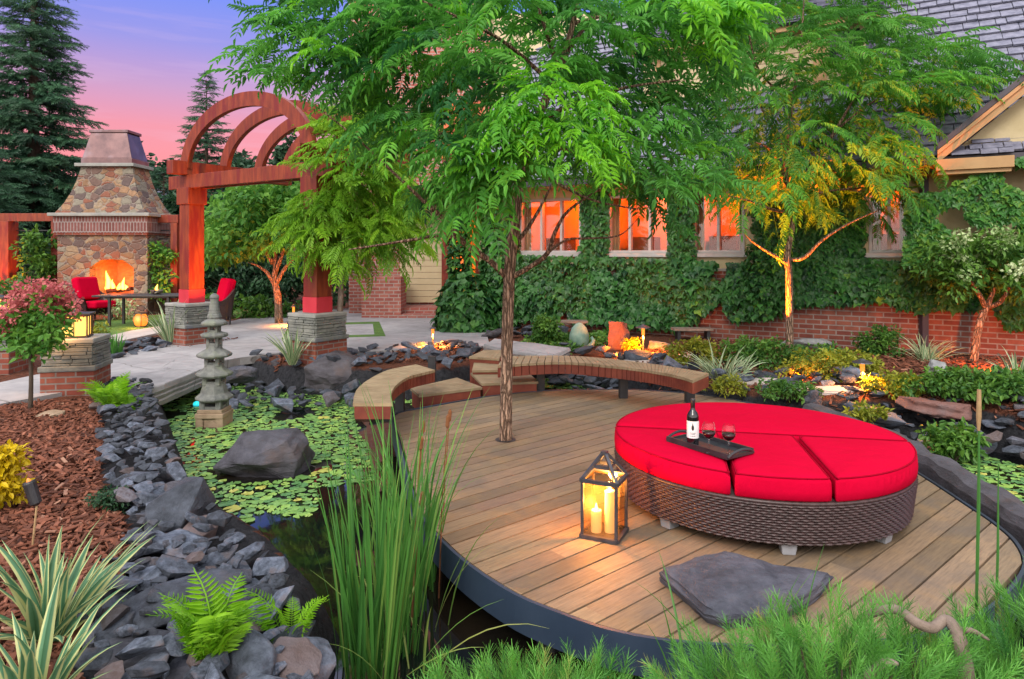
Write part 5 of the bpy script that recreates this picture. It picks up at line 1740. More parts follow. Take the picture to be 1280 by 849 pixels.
for s0, s1, z0, z1, kk in wins:
    mb = MB(); t = .052
    wbox(mb, s0, s0 + t, z0, z1, -.12, .025); wbox(mb, s1 - t, s1, z0, z1, -.12, .025); wbox(mb, s0 + t, s1 - t, z1 - t, z1, -.12, .025); wbox(mb, s0 + t, s1 - t, z0, z0 + t, -.12, .025)
    w_ = s1 - s0
    for m_ in ((.5,) if w_ < 1.0 else (.36, .68)): wbox(mb, s0 + w_ * m_ - .026, s0 + w_ * m_ + .026, z0 + t, z1 - t, -.10, .015)
    wf = mb.build('window', M['white_trim'], house, bevel=.004)
    mb = MB(); wbox(mb, s0 - .06, s1 + .06, z0 - .075, z0 - .002, -.1, .09); mb.build('sill', M['white_trim'], wf)
    mb = MB(); wbox(mb, s0 + .03, s1 - .03, z0 + .03, z1 - .03, -.09, -.082); mb.build('pane', M['glass'], wf)
    # the lit room behind the glass
    rm = MB(); a_, b_, dz_, zf_ = s0 - .35, s1 + .35, z1 + .18, z0 - .75; dp = -1.75
    for q_ in (((a_, zf_, dp), (b_, zf_, dp), (b_, dz_, dp), (a_, dz_, dp)), ((a_, zf_, -.305), (a_, zf_, dp), (a_, dz_, dp), (a_, dz_, -.305)), ((b_, zf_, dp), (b_, zf_, -.305), (b_, dz_, -.305), (b_, dz_, dp)), ((a_, dz_, dp), (b_, dz_, dp), (b_, dz_, -.305), (a_, dz_, -.305)), ((a_, zf_, -.305), (b_, zf_, -.305), (b_, zf_, dp), (a_, zf_, dp))):
        rm.quad(*[WP(*c_) for c_ in q_])
    rm.build('room', M['room'], wf)
    cu = MB()
    for (ca_, cb_) in ((s0 - .06, s0 + .17), (s1 - .15, s1 + .06)):
        nn_ = 14; b_0 = len(cu.v)
        for i_ in range(nn_ + 1):
            t_ = ca_ + (cb_ - ca_) * i_ / nn_; o_ = -.24 + .025 * math.sin(i_ * 1.9)
            cu.v += [tuple(WP(t_, z0 - .3, o_)), tuple(WP(t_, z1 + .05, o_))]
            if i_: cu.f.append([b_0 + 2 * i_ - 2, b_0 + 2 * i_, b_0 + 2 * i_ + 1, b_0 + 2 * i_ - 1])
    cu.build('curtain', M['curtain'], wf)
    fu = MB(); wbox(fu, a_ + .35, a_ + .9, zf_, z0 + .35, dp + .05, dp + .5); wbox(fu, b_ - .75, b_ - .40, z0 + .45, z0 + .85, dp + .02, dp + .06)
    fu.build('furniture', M['furniture'], wf)
    lamp('POINT', 'room_light', WP((s0 + s1) / 2 + .15, z1 - .05, -1.0), (40 if kk == 'lit' else 36) * max(.7, (s1 - s0)), (1, .135, .006), .12)

# main roof of split shakes: eave at EZ, rising away at about 45 degrees
EZ, EO, SL = 3.26, .58, math.radians(44)
up = (-wn) * math.cos(SL) + Vector((0, 0, math.sin(SL))); rn = wn * math.sin(SL) + Vector((0, 0, math.cos(SL)))
def RP(s, t, h=0.0): return WP(s, EZ, EO) + up * t + rn * h
mb = MB(); RS0, RT = -.6, 7.0
mb.add([RP(RS0, 0, -.14), RP(SE, 0, -.14), RP(SE, RT, -.14), RP(RS0, RT, -.14), RP(RS0, 0, -.02), RP(SE, 0, -.02), RP(SE, RT, -.02), RP(RS0, RT, -.02)], [[3, 2, 1, 0], [4, 5, 6, 7], [0, 1, 5, 4], [1, 2, 6, 5], [2, 3, 7, 6], [3, 0, 4, 7]])
roof = mb.build('roof', M['gutter'], house)
def shakes(name, fn, s0, s1, t0, t1, mat, parent, expo=.185, seed=3, clip=None):
    r = random.Random(seed); mb = MB(); t = t0; row = 0
    while t < t1:
        s = s0 - r.uniform(0, .2)
        while s < s1:
            w_ = r.uniform(.16, .42); a, b = max(s, s0), min(s + w_ - .012, s1)
            if b - a > .03 and (clip is None or clip((a + b) / 2, t)):
                th = r.uniform(.02, .05); j = r.uniform(-.014, .014); tl = .03
                lo = [fn(a, t + j, .004 + tl), fn(b, t + j, .004 + tl), fn(b, t + expo * 1.25, .004), fn(a, t + expo * 1.25, .004)]
                hi = [fn(a, t + j, th + tl), fn(b, t + j, th + tl + r.uniform(-.004, .004)), fn(b, t + expo * 1.25, th * .3), fn(a, t + expo * 1.25, th * .3)]
                mb.add(lo + hi, [[4, 5, 6, 7], [0, 1, 5, 4], [1, 2, 6, 5], [3, 0, 4, 7]])
            s += w_
        t += expo; row += 1
    o = mb.build(name, M[mat], parent)
    return o
shakes('shingles', RP, RS0, SE, -.03, RT, 'shingle', roof, .27)
mb = MB(); mb.bar(RP(RS0, -.02, -.09) + wn * .05, RP(SE, -.02, -.09) + wn * .05, .11, .11); mb.build('gutter', M['gutter'], house)
mb = MB(); wbox(mb, RS0, SE, EZ - .16, EZ - .12, 0, EO); mb.build('soffit', M['trim'], house)
sd = s_of(1155, .1)
mb = MB(); mb.bar(WP(sd, .1, .09), WP(sd, EZ - .25, .09), .10, .09); mb.bar(WP(sd, EZ - .26, .09), WP(sd, EZ - .1, EO - .02), .10, .09); mb.build('downspout', M['gutter'], house)

# projecting gable at the right end
GO = .80; g0 = s_of(1172, GO); gz = z_of(1172, 202, GO)
gs = math.tan(math.radians(41))
g1 = g0 + 5.0
def RK(s, z, o=GO): return WP(s, z, o)
def rake(mb, za, zb, o0, o1):
    a, b = g0, g1; k = gs * (b - a)
    vs = [RK(a, gz + za, o0), RK(b, gz + k + za, o0), RK(b, gz + k + zb, o0), RK(a, gz + zb, o0), RK(a, gz + za, o1), RK(b, gz + k + za, o1), RK(b, gz + k + zb, o1), RK(a, gz + zb, o1)]
    mb.add(vs, [[0, 1, 2, 3], [7, 6, 5, 4], [4, 5, 1, 0], [5, 6, 2, 1], [6, 7, 3, 2], [7, 4, 0, 3]])
mb = MB(); rake(mb, -.02, .17, GO, GO - .06); rk = mb.build('rake_board', M['trim'], house)
mb = MB(); rake(mb, .175, .27, GO + .04, GO - .7); mb.build('gable_roof_edge', M['gutter'], house)
mb = MB(); rake(mb, .10, .165, GO + .035, GO + .003); mb.build('rake_trim', M['trim'], house)
mb = MB(); mb.add([RK(g0, gz - .02, GO - .34), RK(g1, gz - .02, GO - .34), RK(g1, gz + gs * 5 - .02, GO - .34)], [[0, 1, 2]])
mb.build('gable_wall', M['stucco'], house)
gr = s_of(1268, GO)
mb = MB(); wbox(mb, g0 - .02, gr, gz - .14, gz + .03, GO - .45, GO + .02); wbox(mb, g0 + .0, gr - .03, gz - .20, gz - .142, GO - .45, GO - .03); mb.build('cornice_return', M['trim'], house, bevel=.004)
def PT(s, t, h=0.0):
    return WP(s, gz + .05 + t * .62, GO - .02 - t * .75) + Vector((0, 0, h))
shakes('return_shingles', PT, g0 + .18, gr, 0, .42, 'shingle', house, .15, 8, clip=lambda s, t: s > g0 + .18 + t * 1.0)

# upper storey set back behind the roof edge
DO = -1.15; d0, d1 = s_of(805, DO), s_of(1082, DO)
mb = MB(); z = 4.2; dzt = z_of(940, 52, DO)
while z < dzt:
    c = WP((d0 + d1) / 2, z + .065, DO); mb.box(c, (d1 - d0, .05, .128), rot=Euler((math.radians(0), 0, WR))); mb.box(c + wn * .03 + Vector((0, 0, -.055)), (d1 - d0, .02, .018), WR); z += .13
dm = mb.build('dormer_siding', M['siding'], house)
for a in (845, 1050):
    pass
wx0, wx1 = s_of(1037, DO + .05), s_of(1075, DO + .05)
mb = MB(); wbox(mb, wx0 - .28, wx0 - .05, 4.6, dzt - .02, DO + .03, DO + .07); mb.build('dormer_trim', M['trim'], dm); mb = MB(); wbox(mb, s_of(820, DO), s_of(826, DO), 4.6, dzt, DO + .03, DO + .06); mb.build('dormer_trim', M['trim'], dm)
mb = MB(); wbox(mb, wx0, wx1, z_of(1050, 80, DO), dzt - .06, DO + .03, DO + .06); mb.build('dormer_window', M['window_dark'], dm)
mb = MB(); wbox(mb, d0 - .2, d1 + .25, dzt, dzt + .10, DO - .3, DO + .34); mb.build('dormer_eave', M['trim'], dm)
def DP(s, t, h=0.0): return WP(s, dzt + .11, DO + .38) + ((-wn) * .86 + Vector((0, 0, .5))) * t + (wn * .5 + Vector((0, 0, .86))) * h
mb = MB(); mb.add([DP(d0 - .3, -.02), DP(d1 + .3, -.02), DP(d1 + .3, 4), DP(d0 - .3, 4)], [[0, 1, 2, 3]]); mb.build('dormer_roof', M['gutter'], house)
shakes('dormer_shingles', DP, d0 - .3, d1 + .3, 0, 3.8, 'shingle', house, .19, 5)

# brick wing at the left with the entrance
WY = 18.6
def bx(mb, p0, p1, y0, y1, z0, z1):
    a, b = X_(p0, y0), X_(p1, y0); mb.box(((a + b) / 2, (y0 + y1) / 2, (z0 + z1) / 2), (b - a, y1 - y0, z1 - z0)); return mb
mb = MB(); bx(mb, 436, 612, WY, WY + 5, -.2, 9.6); mb.build('wing_wall', M['brick_pink'], house)
def RW(s, t, h=0.0): return Vector((s, WY - .4 + t * .72, 9.5 + t * .7 + h))
mb = MB(); bx(mb, 500, 556, WY - .03, WY, .30, 3.1); z = .42
sdw = MB()
while z < 3.0:
    bx(sdw, 500, 556, WY - .07, WY - .031, z, z + .155); z += .165
sdw.build('entry_siding', M['siding'], house)
mb = MB(); x0, x1 = X_(490, WY - 1.0), X_(560, WY - 1.0)
mb.box(((x0 + x1) / 2, WY - .5, .2), (x1 - x0, .86, .30)); mb.box(((x0 + x1) / 2 - .1, WY - 1.15, .13), (x1 - x0 + .1, .44, .16)); mb.build('porch_step', M['brick_pink'], house)
mb = MB(); bx(mb, 452, 501, WY - 1.3, WY - .4, 0, 1.15); mb.build('entry_pier', M['brick_pink'], house)
mb = MB(); bx(mb, 552, 561, WY - .9, WY - .75, .2, 3.0); bx(mb, 594, 602, WY - 1.2, WY - 1.05, .2, 3.0); mb.build('entry_column', M['cedar_red'], house)
mb = MB(); bx(mb, 560, 596, WY - .05, WY - .02, .5, 2.7); mb.build('entry_window', M['window_lit'], house)
mb = MB(); bx(mb, 552, 606, WY - .05, WY - .02, z0 := H + (HY - 198) / F * WY, H + (HY - 128) / F * WY); wfr = mb.build('upper_window', M['window_lit'], house)
mb = MB()
zb_, zt_ = H + (HY - 198) / F * WY, H + (HY - 128) / F * WY
for p0, p1 in ((550, 552.5), (577, 579.5), (605, 607.5)): bx(mb, p0, p1, WY - .1, WY - .051, zb_, zt_)
mb.build('frame', M['trim'], wfr)
mb = MB(); bx(mb, 470, 700, WY - 1.2, WY - .06, 3.15, 3.4); mb.build('porch_beam', M['cedar_red'], house)
# wing roof, mostly hidden by the trees
mb = MB(); bx(mb, 436, 780, WY + .3, WY + 6, 5.0, 8.4); mb.build('rear_wall', M['siding'], house)

# dark retaining shelf and hose reel in front of the wall
sh = MB(); bx(sh, 688, 735, 13.0, 13.3, .42, .47); bx(sh, 846, 890, 12.3, 12.6, .38, .42)
tag(sh.build('garden_ledge', M['slate_big']), 'dark low stone ledges under the ivy at the foot of the wall', 'ledge') if False else None
for (p0, p1, y, z, txt) in ((688, 735, 13.2, .40, 'dark low bench shelf under the ivy behind the green sculpture'), (843, 892, 12.5, .33, 'low dark shelf at the foot of the wall left of the lit tree')):
    root = thing('garden_shelf', txt, 'shelf', (X_((p0 + p1) / 2, y), y, .1), 'low shelves at the house wall')
    mb = MB(); bx(mb, p0, p1, y, y + .3, z, z + .04); mb.build('top', M['bark_grey'], root)
    for p in (p0 + 4, p1 - 8):
        mb = MB(); bx(mb, p, p + 4, y + .05, y + .25, .05, z); mb.build('leg', M['black_metal'], root)
# a distant neighbour's grey roof between the conifers
nb = thing('neighbour_house', 'distant grey roofed house peeking between the conifers', 'house', (X_(176, 42), 42, .1))
mb = MB(); cx_ = X_(176, 42); mb.add([(cx_ - 2.4, 42, 4.2), (cx_ + 1.5, 42, 4.2), (cx_ - .4, 42, 6.0), (cx_ - 2.4, 46, 4.2), (cx_ + 1.5, 46, 4.2), (cx_ - .4, 46, 6.0)], [[0, 1, 2], [5, 4, 3], [1, 4, 5, 2], [0, 2, 5, 3]]); mb.build('roof', M['shingle'], nb)
mb = MB(); mb.box((cx_ - .45, 44, 2.1), (3.4, 3.6, 4.18)); mb.build('wall', M['stucco'], nb)
# ================================================================ ROCK BANKS
LEFTBANK = SH([(118, 506), (150, 488), (186, 498), (206, 560), (224, 618), (240, 655), (282, 692), (330, 735), (378, 795), (412, 850), (390, 930), (300, 960), (95, 900), (98, 800), (150, 730), (172, 690), (150, 650), (122, 596), (128, 545)], -.02)
deckbuf = offset_poly(DECK, .1)
def no_deck(x, y, s):
    return pdist1(x, y, DECK[::3]) < s * .45 + .05
NEARL = [p for p in LEFTBANK]
rock_field(LEFTBANK, 95, .26, .60, 'large flat blue grey slate rock in the near left pond bank', 'large slate rocks of the left pond bank', lambda x, y: max(zf(x, y), -.28), 21, keepout=lambda x, y, s: no_deck(x, y, s) or y > 5.0 or pdist1(x, y, LEFTBANK) > -s * .3)
rock_field(LEFTBANK, 380, .09, .26, 'small blue grey slate piece in the loose left pond bank', 'small slate rocks of the left pond bank', lambda x, y: max(zf(x, y), -.30), 22, lift=.05, keepout=no_deck)
FARBANK = SH([(245, 476), (300, 452), (360, 452), (372, 462), (440, 446), (500, 441), (585, 436), (612, 452), (580, 470), (545, 462), (520, 456), (470, 468), (452, 482), (375, 486), (300, 482)], 0.0)
rock_field(FARBANK, 150, .14, .50, 'dark slate rock along the patio side bank of the pond', 'slate rocks of the patio bank', lambda x, y: max(zf(x, y), -.28), 23)
RB = SH([(684, 452), (770, 463), (830, 477), (888, 487), (960, 494), (1045, 498), (1130, 505), (1210, 517), (1300, 532), (1420, 560), (1420, 600), (1300, 562), (1200, 548), (1120, 537), (1040, 532), (940, 526), (860, 511), (800, 497), (760, 482), (690, 468)], -.1)
rock_field(RB, 115, .16, .55, 'blue grey slate rock stacked along the right hand pond bank', 'slate rocks of the right pond bank', lambda x, y: max(zf(x, y), -.26), 24, keepout=no_deck)
rock_field(RB, 70, .12, .28, 'small slate rock stacked along the right hand pond bank', 'small slate rocks of the right pond bank', lambda x, y: max(zf(x, y), -.26) + .1, 25, keepout=no_deck)
HB = SH([(585, 420), (640, 408), (735, 418), (700, 428), (655, 424)], .1)
rock_field(HB, 26, .2, .6, 'grey slate rock piled near the ivy behind the stone slab', 'slate rocks near the ivy', zf, 26)
PB = SH([(118, 452), (130, 440), (175, 426), (205, 424), (222, 432), (180, 442), (140, 452)], .1)
rock_field(PB, 40, .16, .42, 'dark slate rock in the dry bed beyond the stone bridge', 'slate rocks beyond the stone bridge', zf, 27)
LB2 = SH([(20, 452), (60, 440), (75, 462), (40, 470)], .1)
rock_field(SH([(300, 395), (345, 399), (385, 388), (375, 385), (300, 396)], .1), 14, .12, .3, 'dark slate rock edging the patio under the maple', 'slate rocks under the maple', zf, 28)

for i, (x, y, sx, sy, sz, rz_) in enumerate(((140, 752, .46, .30, .17, .2), (158, 826, .44, .34, .18, -.2), (222, 722, .30, .24, .13, .5), (318, 775, .34, .28, .16, -.5), (352, 846, .34, .30, .18, .3), (236, 836, .30, .26, .15, .9), (190, 686, .26, .2, .12, .1))):
    g = G(x, y, .06); me = hull_rock(300 + i, (sx, sy, sz), 18, sub=2, rough=.05); me.name = 'flat_slate'
    tag(rock_obj('flat_slate', me, M['slate_big' if i in (1, 5) else 'slate'], (g.x, g.y, .085), (.06 * math.sin(i * 2), -.10 + .05 * math.cos(i * 3), rz_)), 'broad flat slate slab lying on top of the near left pond bank', 'rock', 'broad slate slabs of the left pond bank')

# the 280 stones that show largest are things; the small rest is one loose mass
def place_rocks():
    SPECS.sort(key=lambda q_: -q_[3][0] * q_[3][2] / q_[1][1] ** 2)
    for me, loc, rot, sc, lab_, grp in SPECS[:280]:
        tag(rock_obj('slate_rock', me, M['slate'], loc, rot, sc), lab_, 'rock', grp)
    vs, fs = [], []
    for me, loc, rot, sc, lab_, grp in SPECS[280:]:
        mt = Matrix.LocRotScale(Vector(loc), Euler(rot), Vector(sc)); b = len(vs)
        vs += [tuple(mt @ v.co) for v in me.vertices]; fs += [[b + i for i in p.vertices] for p in me.polygons]
    o = finish('slate_rubble', vs, fs, M['slate'], None, (0, 0, 0), uv=False); o['kind'] = 'stuff'


place_rocks()

# ================================================================ WATER LILIES
def pad_mesh(seed, r_=1.0):
    rr = random.Random(seed); mb = MB(); n = 14; vs = [(0, 0, .0)]; fs = []
    for i in range(n + 1):
        a = .16 + (2 * math.pi - .32) * i / n; q_ = r_ * (1 + rr.gauss(0, .035))
        vs.append((q_ * math.cos(a), q_ * math.sin(a), .03 * rr.gauss(0, 1)))
    for i in range(n): fs.append([0, i + 1, i + 2])
    return vs, fs


PONDL = SH([(192, 500), (215, 482), (300, 478), (372, 490), (450, 500), (440, 518), (455, 560), (470, 600), (400, 612), (392, 650), (330, 640), (280, 668), (240, 655), (222, 615), (205, 560)], WATER_Z)
PONDR = SH([(1128, 540), (1200, 548), (1300, 570), (1340, 640), (1290, 640), (1240, 618), (1180, 590), (1130, 562)], WATER_Z)
PONDB = SH([(650, 474), (690, 472), (772, 490), (850, 508), (850, 512), (770, 500), (690, 494)], WATER_Z)
PONDC = SH([(452, 505), (500, 499), (560, 496), (610, 484), (650, 478), (650, 492), (560, 505), (500, 520)], WATER_Z)
boulder = G(318, 600, WATER_Z)
pads = []
rp = random.Random(5)
for poly, cnt, smin, smax in ((PONDL, 1500, .028, .078), (PONDR, 420, .034, .068), (PONDB, 300, .04, .07), (PONDC, 100, .035, .06)):
    xs = [p[0] for p in poly]; ys = [p[1] for p in poly]; got = 0; tries = 0; grid = {}
    while got < cnt and tries < cnt * 40:
        tries += 1
        x, y = rp.uniform(min(xs), max(xs)), rp.uniform(min(ys), max(ys)); s = rp.uniform(smin, smax)
        if pdist1(x, y, poly) > 0: continue
        if noise.noise(Vector((x * 1.1, y * .9, 3.3))) < -.2 + .12 * rp.random(): continue
        if ((x - boulder.x) / .52) ** 2 + ((y - boulder.y - .28) / .36) ** 2 < 1: continue
        if (x - pg.x) ** 2 + (y - pg.y) ** 2 < .04: continue
        if pdist1(x, y, DECK[::3]) < .1 or zf(x, y) > WATER_Z - .01: continue
        key = (int(x / .2), int(y / .2)); bad = False
        for i in (-1, 0, 1):
            for j in (-1, 0, 1):
                for a, b, c in grid.get((key[0] + i, key[1] + j), ()):
                    if (x - a) ** 2 + (y - b) ** 2 < (.8 * (s + c)) ** 2: bad = True
        if bad: continue
        grid.setdefault(key, []).append((x, y, s)); got += 1
        pads.append((x, y, s, rp.uniform(0, 6.28), rp.random(), poly is PONDL))
# those that show largest in the picture are things of their own
pads.sort(key=lambda p: -p[2] / p[1] ** 1.5)
PADM = []
for i in range(6):
    vs, fs = pad_mesh(i)
    for tt in (.15, .35, .5, .65, .8, .97):
        me = bpy.data.meshes.new('lily_pad'); me.from_pydata(vs, [], fs); me.update()
        a = me.attributes.new('tint', 'FLOAT', 'POINT'); a.data.foreach_set('value', [min(1, max(0, tt + rp.gauss(0, .03))) for _ in vs])
        me.materials.append(M['pad']); PADM.append((tt, me))
for x, y, s, a, t, left in pads[:290]:
    cand = [m_ for tt, m_ in PADM if abs(tt - (t * .8 + .1)) < .17] or [PADM[0][1]]
    o = bpy.data.objects.new('lily_pad', rp.choice(cand)); COL.objects.link(o)
    o.location = (x, y, WATER_Z + .006 + .004 * rp.random()); o.rotation_euler = (rp.gauss(0, .03), rp.gauss(0, .03), a); o.scale = (s, s, .12)
    tag(o, 'round green lily pad floating among the many on the left part of the pond' if left else 'round green lily pad floating among the pads behind and right of the deck', 'lily pad', 'lily pads on the left pond' if left else 'lily pads beyond the deck')
vs, fs, ts = [], [], []; b0 = 0
for x, y, s, a, t, left in pads[290:]:
    pv, pf = pad_mesh(int(t * 1000)); z = WATER_Z + .006 + .004 * rp.random(); c_, s_ = math.cos(a), math.sin(a)
    vs += [(x + s * (px * c_ - py * s_), y + s * (px * s_ + py * c_), z + pz * .1) for px, py, pz in pv]
    fs += [[i + b0 for i in f] for f in pf]; ts += [min(1, max(0, t * .8 + .1))] * len(pv); b0 += len(pv)
o = finish('lily_pads', vs, fs, M['pad'], None, None, False, tint=ts, uv=False); o['kind'] = 'stuff'

# ================================================================ MULCH CHIPS
def chips(poly, count, smin, smax, seed, keep=None):
    r = np.random.default_rng(seed); P0 = np.array(poly); lo, hi = P0.min(0), P0.max(0)
    x = r.uniform(lo[0], hi[0], count * 3); y = r.uniform(lo[1], hi[1], count * 3)
    ok = in_poly(x, y, poly); x, y = x[ok][:count], y[ok][:count]
    z = hgt(x, y); ok = z > -.1; x, y, z = x[ok], y[ok], z[ok]; n = len(x)
    cv = np.array([(-.5, -.5, 0), (.5, -.5, 0), (.45, .5, 0), (-.5, .45, 0), (-.5, -.5, .25), (.5, -.5, .25), (.45, .5, .25), (-.5, .45, .25)]) * (1, .28, .4)
    cf = np.array([(4, 5, 6, 7), (0, 1, 5, 4), (1, 2, 6, 5), (2, 3, 7, 6), (3, 0, 4, 7)])
    d = r.normal(0, 1, (n, 3)); d[:, 2] *= .25; up_ = r.normal(0, .35, (n, 3)); up_[:, 2] += 1
    return scatter_template(cv, cf, np.stack([x, y, z + r.uniform(0, .03, n)], -1), d, up_, r.uniform(smin, smax, n), np.clip(r.beta(2, 3, n) * 1.05, 0, 1), .03)


MUL = SH([(-60, 520), (40, 505), (115, 500), (132, 545), (122, 600), (150, 650), (172, 690), (150, 730), (98, 800), (95, 880), (-200, 880)], .09)
MUR = SH([(760, 470), (800, 440), (880, 425), (1000, 440), (1120, 440), (1300, 452), (1400, 480), (1400, 560), (1200, 520), (1040, 498), (900, 480)], .12)
MUF = SH([(430, 446), (505, 437), (560, 431), (600, 437), (590, 450), (500, 452)], .1)
MUG = SH([(480, 424), (560, 405), (690, 410), (640, 420), (560, 420)], .1)
g_ = merge([chips(MUL, 9500, .03, .095, 1), chips(MUR, 6500, .04, .11, 2), chips(MUF, 900, .04, .1, 3), chips(SH([(600, 420), (560, 414), (640, 404), (700, 410)], .12), 500, .04, .1, 4), chips(SH([(280, 399), (345, 390), (392, 382), (392, 376), (300, 386)], .1), 700, .05, .12, 5), chips(SH([(205, 430), (262, 428), (300, 424), (225, 438)], .1), 300, .05, .1, 6), chips(SH([(345, 452), (430, 446), (430, 438), (350, 444)], .1), 500, .05, .1, 6)])
o = finish('mulch_chips', g_[0], g_[1], M['chip'], None, (0, 0, 0), False, tint=g_[2], uv=False); o['kind'] = 'stuff'

# ================================================================ TREES
def Pl(pts, Y, dy=0.0):
    return [P(x, y, Y + dy * i) for i, (x, y) in enumerate(pts)]


# --- the tree growing through the deck
Y0 = 6.42
root = thing('deck_tree', 'slender tree with drooping compound leaves growing through the deck', 'tree', (tb.x, tb.y, -.5))
mb = MB()
limb(mb, [Vector((tb.x, tb.y, -.6)), Vector((tb.x, tb.y, 0.0))] + Pl([(633, 480), (634, 420), (636, 360), (638, 325), (643, 280), (648, 235), (657, 195), (671, 152), (688, 110), (704, 75), (716, 30), (730, -40), (735, -110)], Y0), [.068, .060, .056, .055, .054, .054, .054, .050, .046, .042, .038, .033, .026, .016, .006], 14, 4)
trunk = mb.build('trunk', M['bark'], root, smooth=True)
LIMBS = [([(632, 345), (612, 326), (585, 308), (573, 296), (555, 274), (530, 252), (492, 216), (440, 168), (375, 118)], -.08, [.035, .03, .027, .026, .022, .018, .013, .008, .004]),
         ([(573, 297), (545, 295), (520, 299), (470, 307), (436, 312)], -.14, [.02, .016, .014, .010, .005]),
         ([(640, 346), (662, 334), (684, 317), (694, 290), (712, 262), (760, 230)], -.12, [.028, .024, .022, .018, .013, .006]),
         ([(637, 330), (645, 306), (660, 285), (674, 262), (690, 230)], .1, [.03, .026, .02, .016, .008]),
         ([(684, 317), (708, 300), (735, 298), (775, 294), (800, 270)], .1, [.014, .012, .010, .007, .003]),
         ([(700, 92), (692, 68), (682, 38), (670, 0)], -.1, [.028, .022, .016, .01]),
         ([(706, 72), (716, 55), (740, 22), (775, -20)], .15, [.028, .022, .018, .01]),
         ([(657, 195), (640, 160), (600, 110), (560, 60), (540, 0)], .25, [.03, .024, .018, .012, .006]),
         ([(671, 152), (720, 130), (780, 110), (850, 100)], -.25, [.026, .02, .013, .006]),
         ([(650, 230), (610, 200), (555, 170), (500, 140), (440, 100)], .2, [.026, .02, .015, .010, .005]),
         ([(664, 175), (720, 190), (790, 200), (870, 190)], .25, [.024, .018, .012, .006]),
         ([(690, 105), (640, 60), (590, 30), (480, -20)], -.3, [.024, .018, .012, .006]),
         ([(716, 30), (790, 10), (870, -10)], .2, [.02, .014, .006]),
         ([(655, 200), (690, 225), (740, 250), (800, 262)], -.3, [.02, .015, .01, .005]),
         ([(645, 270), (610, 255), (580, 240), (540, 230)], -.3, [.02, .015, .01, .005])]
for px, dy, rad in LIMBS:
    mb = MB(); limb(mb, Pl(px, Y0, dy), rad, 8, 4); mb.build('limb', M['bark'], root, smooth=True)
CROWN = [(330, 60), (335, 20), (322, -10), (340, -70), (930, -70), (910, 20), (895, 90), (895, 150), (905, 190), (880, 212), (852, 240), (830, 248), (800, 244), (765, 220), (725, 212), (690, 208), (660, 195), (635, 195), (615, 210), (598, 238), (570, 245), (545, 235), (532, 215), (508, 195), (482, 165), (465, 130), (430, 95), (395, 92), (372, 92), (345, 90)]
anch = region_anchors(CROWN, 300, Y0, 1.25, seed=4) + region_anchors([(430, -40), (600, -40), (600, 120), (560, 170), (500, 160), (440, 90)], 42, Y0 + .3, .7, seed=44)
cenT = P(665, 100, Y0)
(cr, tw_) = spray_crown([a for a in anch], cenT + Vector((0, 0, -.6)), .29, TPIN, per=8, twig=.40, droop=.55, tintf=lambda a: float(np.clip(.48 + rng.normal(0, .22), 0, .82)))
# sprays hanging towards the viewer, lamplight painted in as a paler leaf tint
lighter = region_anchors([(622, 118), (650, 95), (735, 98), (752, 140), (735, 170), (690, 185), (650, 165)], 19, 5.15, .18, seed=9)
(cr2, tw2) = spray_crown(lighter, P(680, 110, 5.6), .265, TPIN, per=8, twig=.34, droop=.5, tintf=lambda a: .93)
lighter2 = region_anchors([(825, -20), (900, -10), (895, 30), (850, 40)], 6, 5.4, .25, seed=10)
(cr3, tw3) = spray_crown(lighter2, P(760, 0, 6.2), .34, TPIN, per=7, twig=.34, droop=.5, tintf=lambda a: .9)
low = region_anchors([(585, 170), (650, 175), (650, 215), (600, 235), (560, 225)], 8, 5.4, .3, seed=12)
(cr4, tw4) = spray_crown(low, P(640, 120, 6.2), .36, TPIN, per=8, twig=.4, droop=.6, tintf=lambda a: .66)
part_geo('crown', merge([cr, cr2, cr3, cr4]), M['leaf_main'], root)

# --- the up-lit tree in front of the house wall
Y1 = T2.y
root = thing('uplit_tree', 'tree with orange lit trunk and light green crown near the house', 'tree', T2)
mb = MB()
limb(mb, [T2 + Vector((0, 0, -.2)), T2] + Pl([(987, 400), (986, 340), (984, 318), (990, 285), (988, 250), (982, 215), (985, 180), (990, 130), (1000, 70), (1005, 0)], Y1), [.07, .062, .056, .053, .05, .042, .038, .034, .03, .026, .02, .008], 12, 4)
mb.build('trunk', M['bark'], root, smooth=True)
mb = MB()
for px, dy, rad in (([(984, 330), (972, 322), (955, 312), (938, 300), (925, 285)], -.1, [.035, .03, .02, .012, .006]), ([(986, 325), (1005, 322), (1028, 300), (1060, 280), (1100, 262)], -.06, [.035, .03, .025, .016, .008]),
                    ([(987, 265), (965, 262), (940, 252), (910, 245)], -.15, [.03, .025, .018, .008]), ([(985, 235), (975, 205), (960, 185), (945, 178)], -.2, [.03, .026, .02, .008]),
                    ([(986, 240), (1010, 215), (1040, 170), (1070, 120), (1100, 80)], .1, [.035, .03, .026, .018, .008]), ([(1035, 178), (1060, 150), (1120, 110), (1180, 90)], -.15, [.022, .018, .012, .005]),
                    ([(984, 190), (960, 150), (940, 110), (930, 70)], .2, [.025, .02, .014, .006]), ([(988, 255), (1030, 240), (1080, 235), (1120, 232)], .2, [.022, .018, .012, .005]), ([(990, 130), (950, 90), (935, 40), (920, 0)], -.2, [.02, .015, .01, .005])):
    mb = MB(); limb(mb, Pl(px, Y1, dy), rad, 8, 4); mb.build('limb', M['bark'], root, smooth=True)
C2 = [(905, 30), (925, -40), (1130, -50), (1112, 10), (1170, 38), (1238, 62), (1232, 92), (1205, 112), (1160, 140), (1118, 175), (1110, 195), (1130, 218), (1120, 240), (1080, 262), (1040, 262), (1010, 252), (975, 262), (950, 255), (935, 235), (912, 215), (902, 180), (925, 150), (893, 132), (915, 90)]
anch = region_anchors(C2, 190, Y1, 1.25, seed=14)
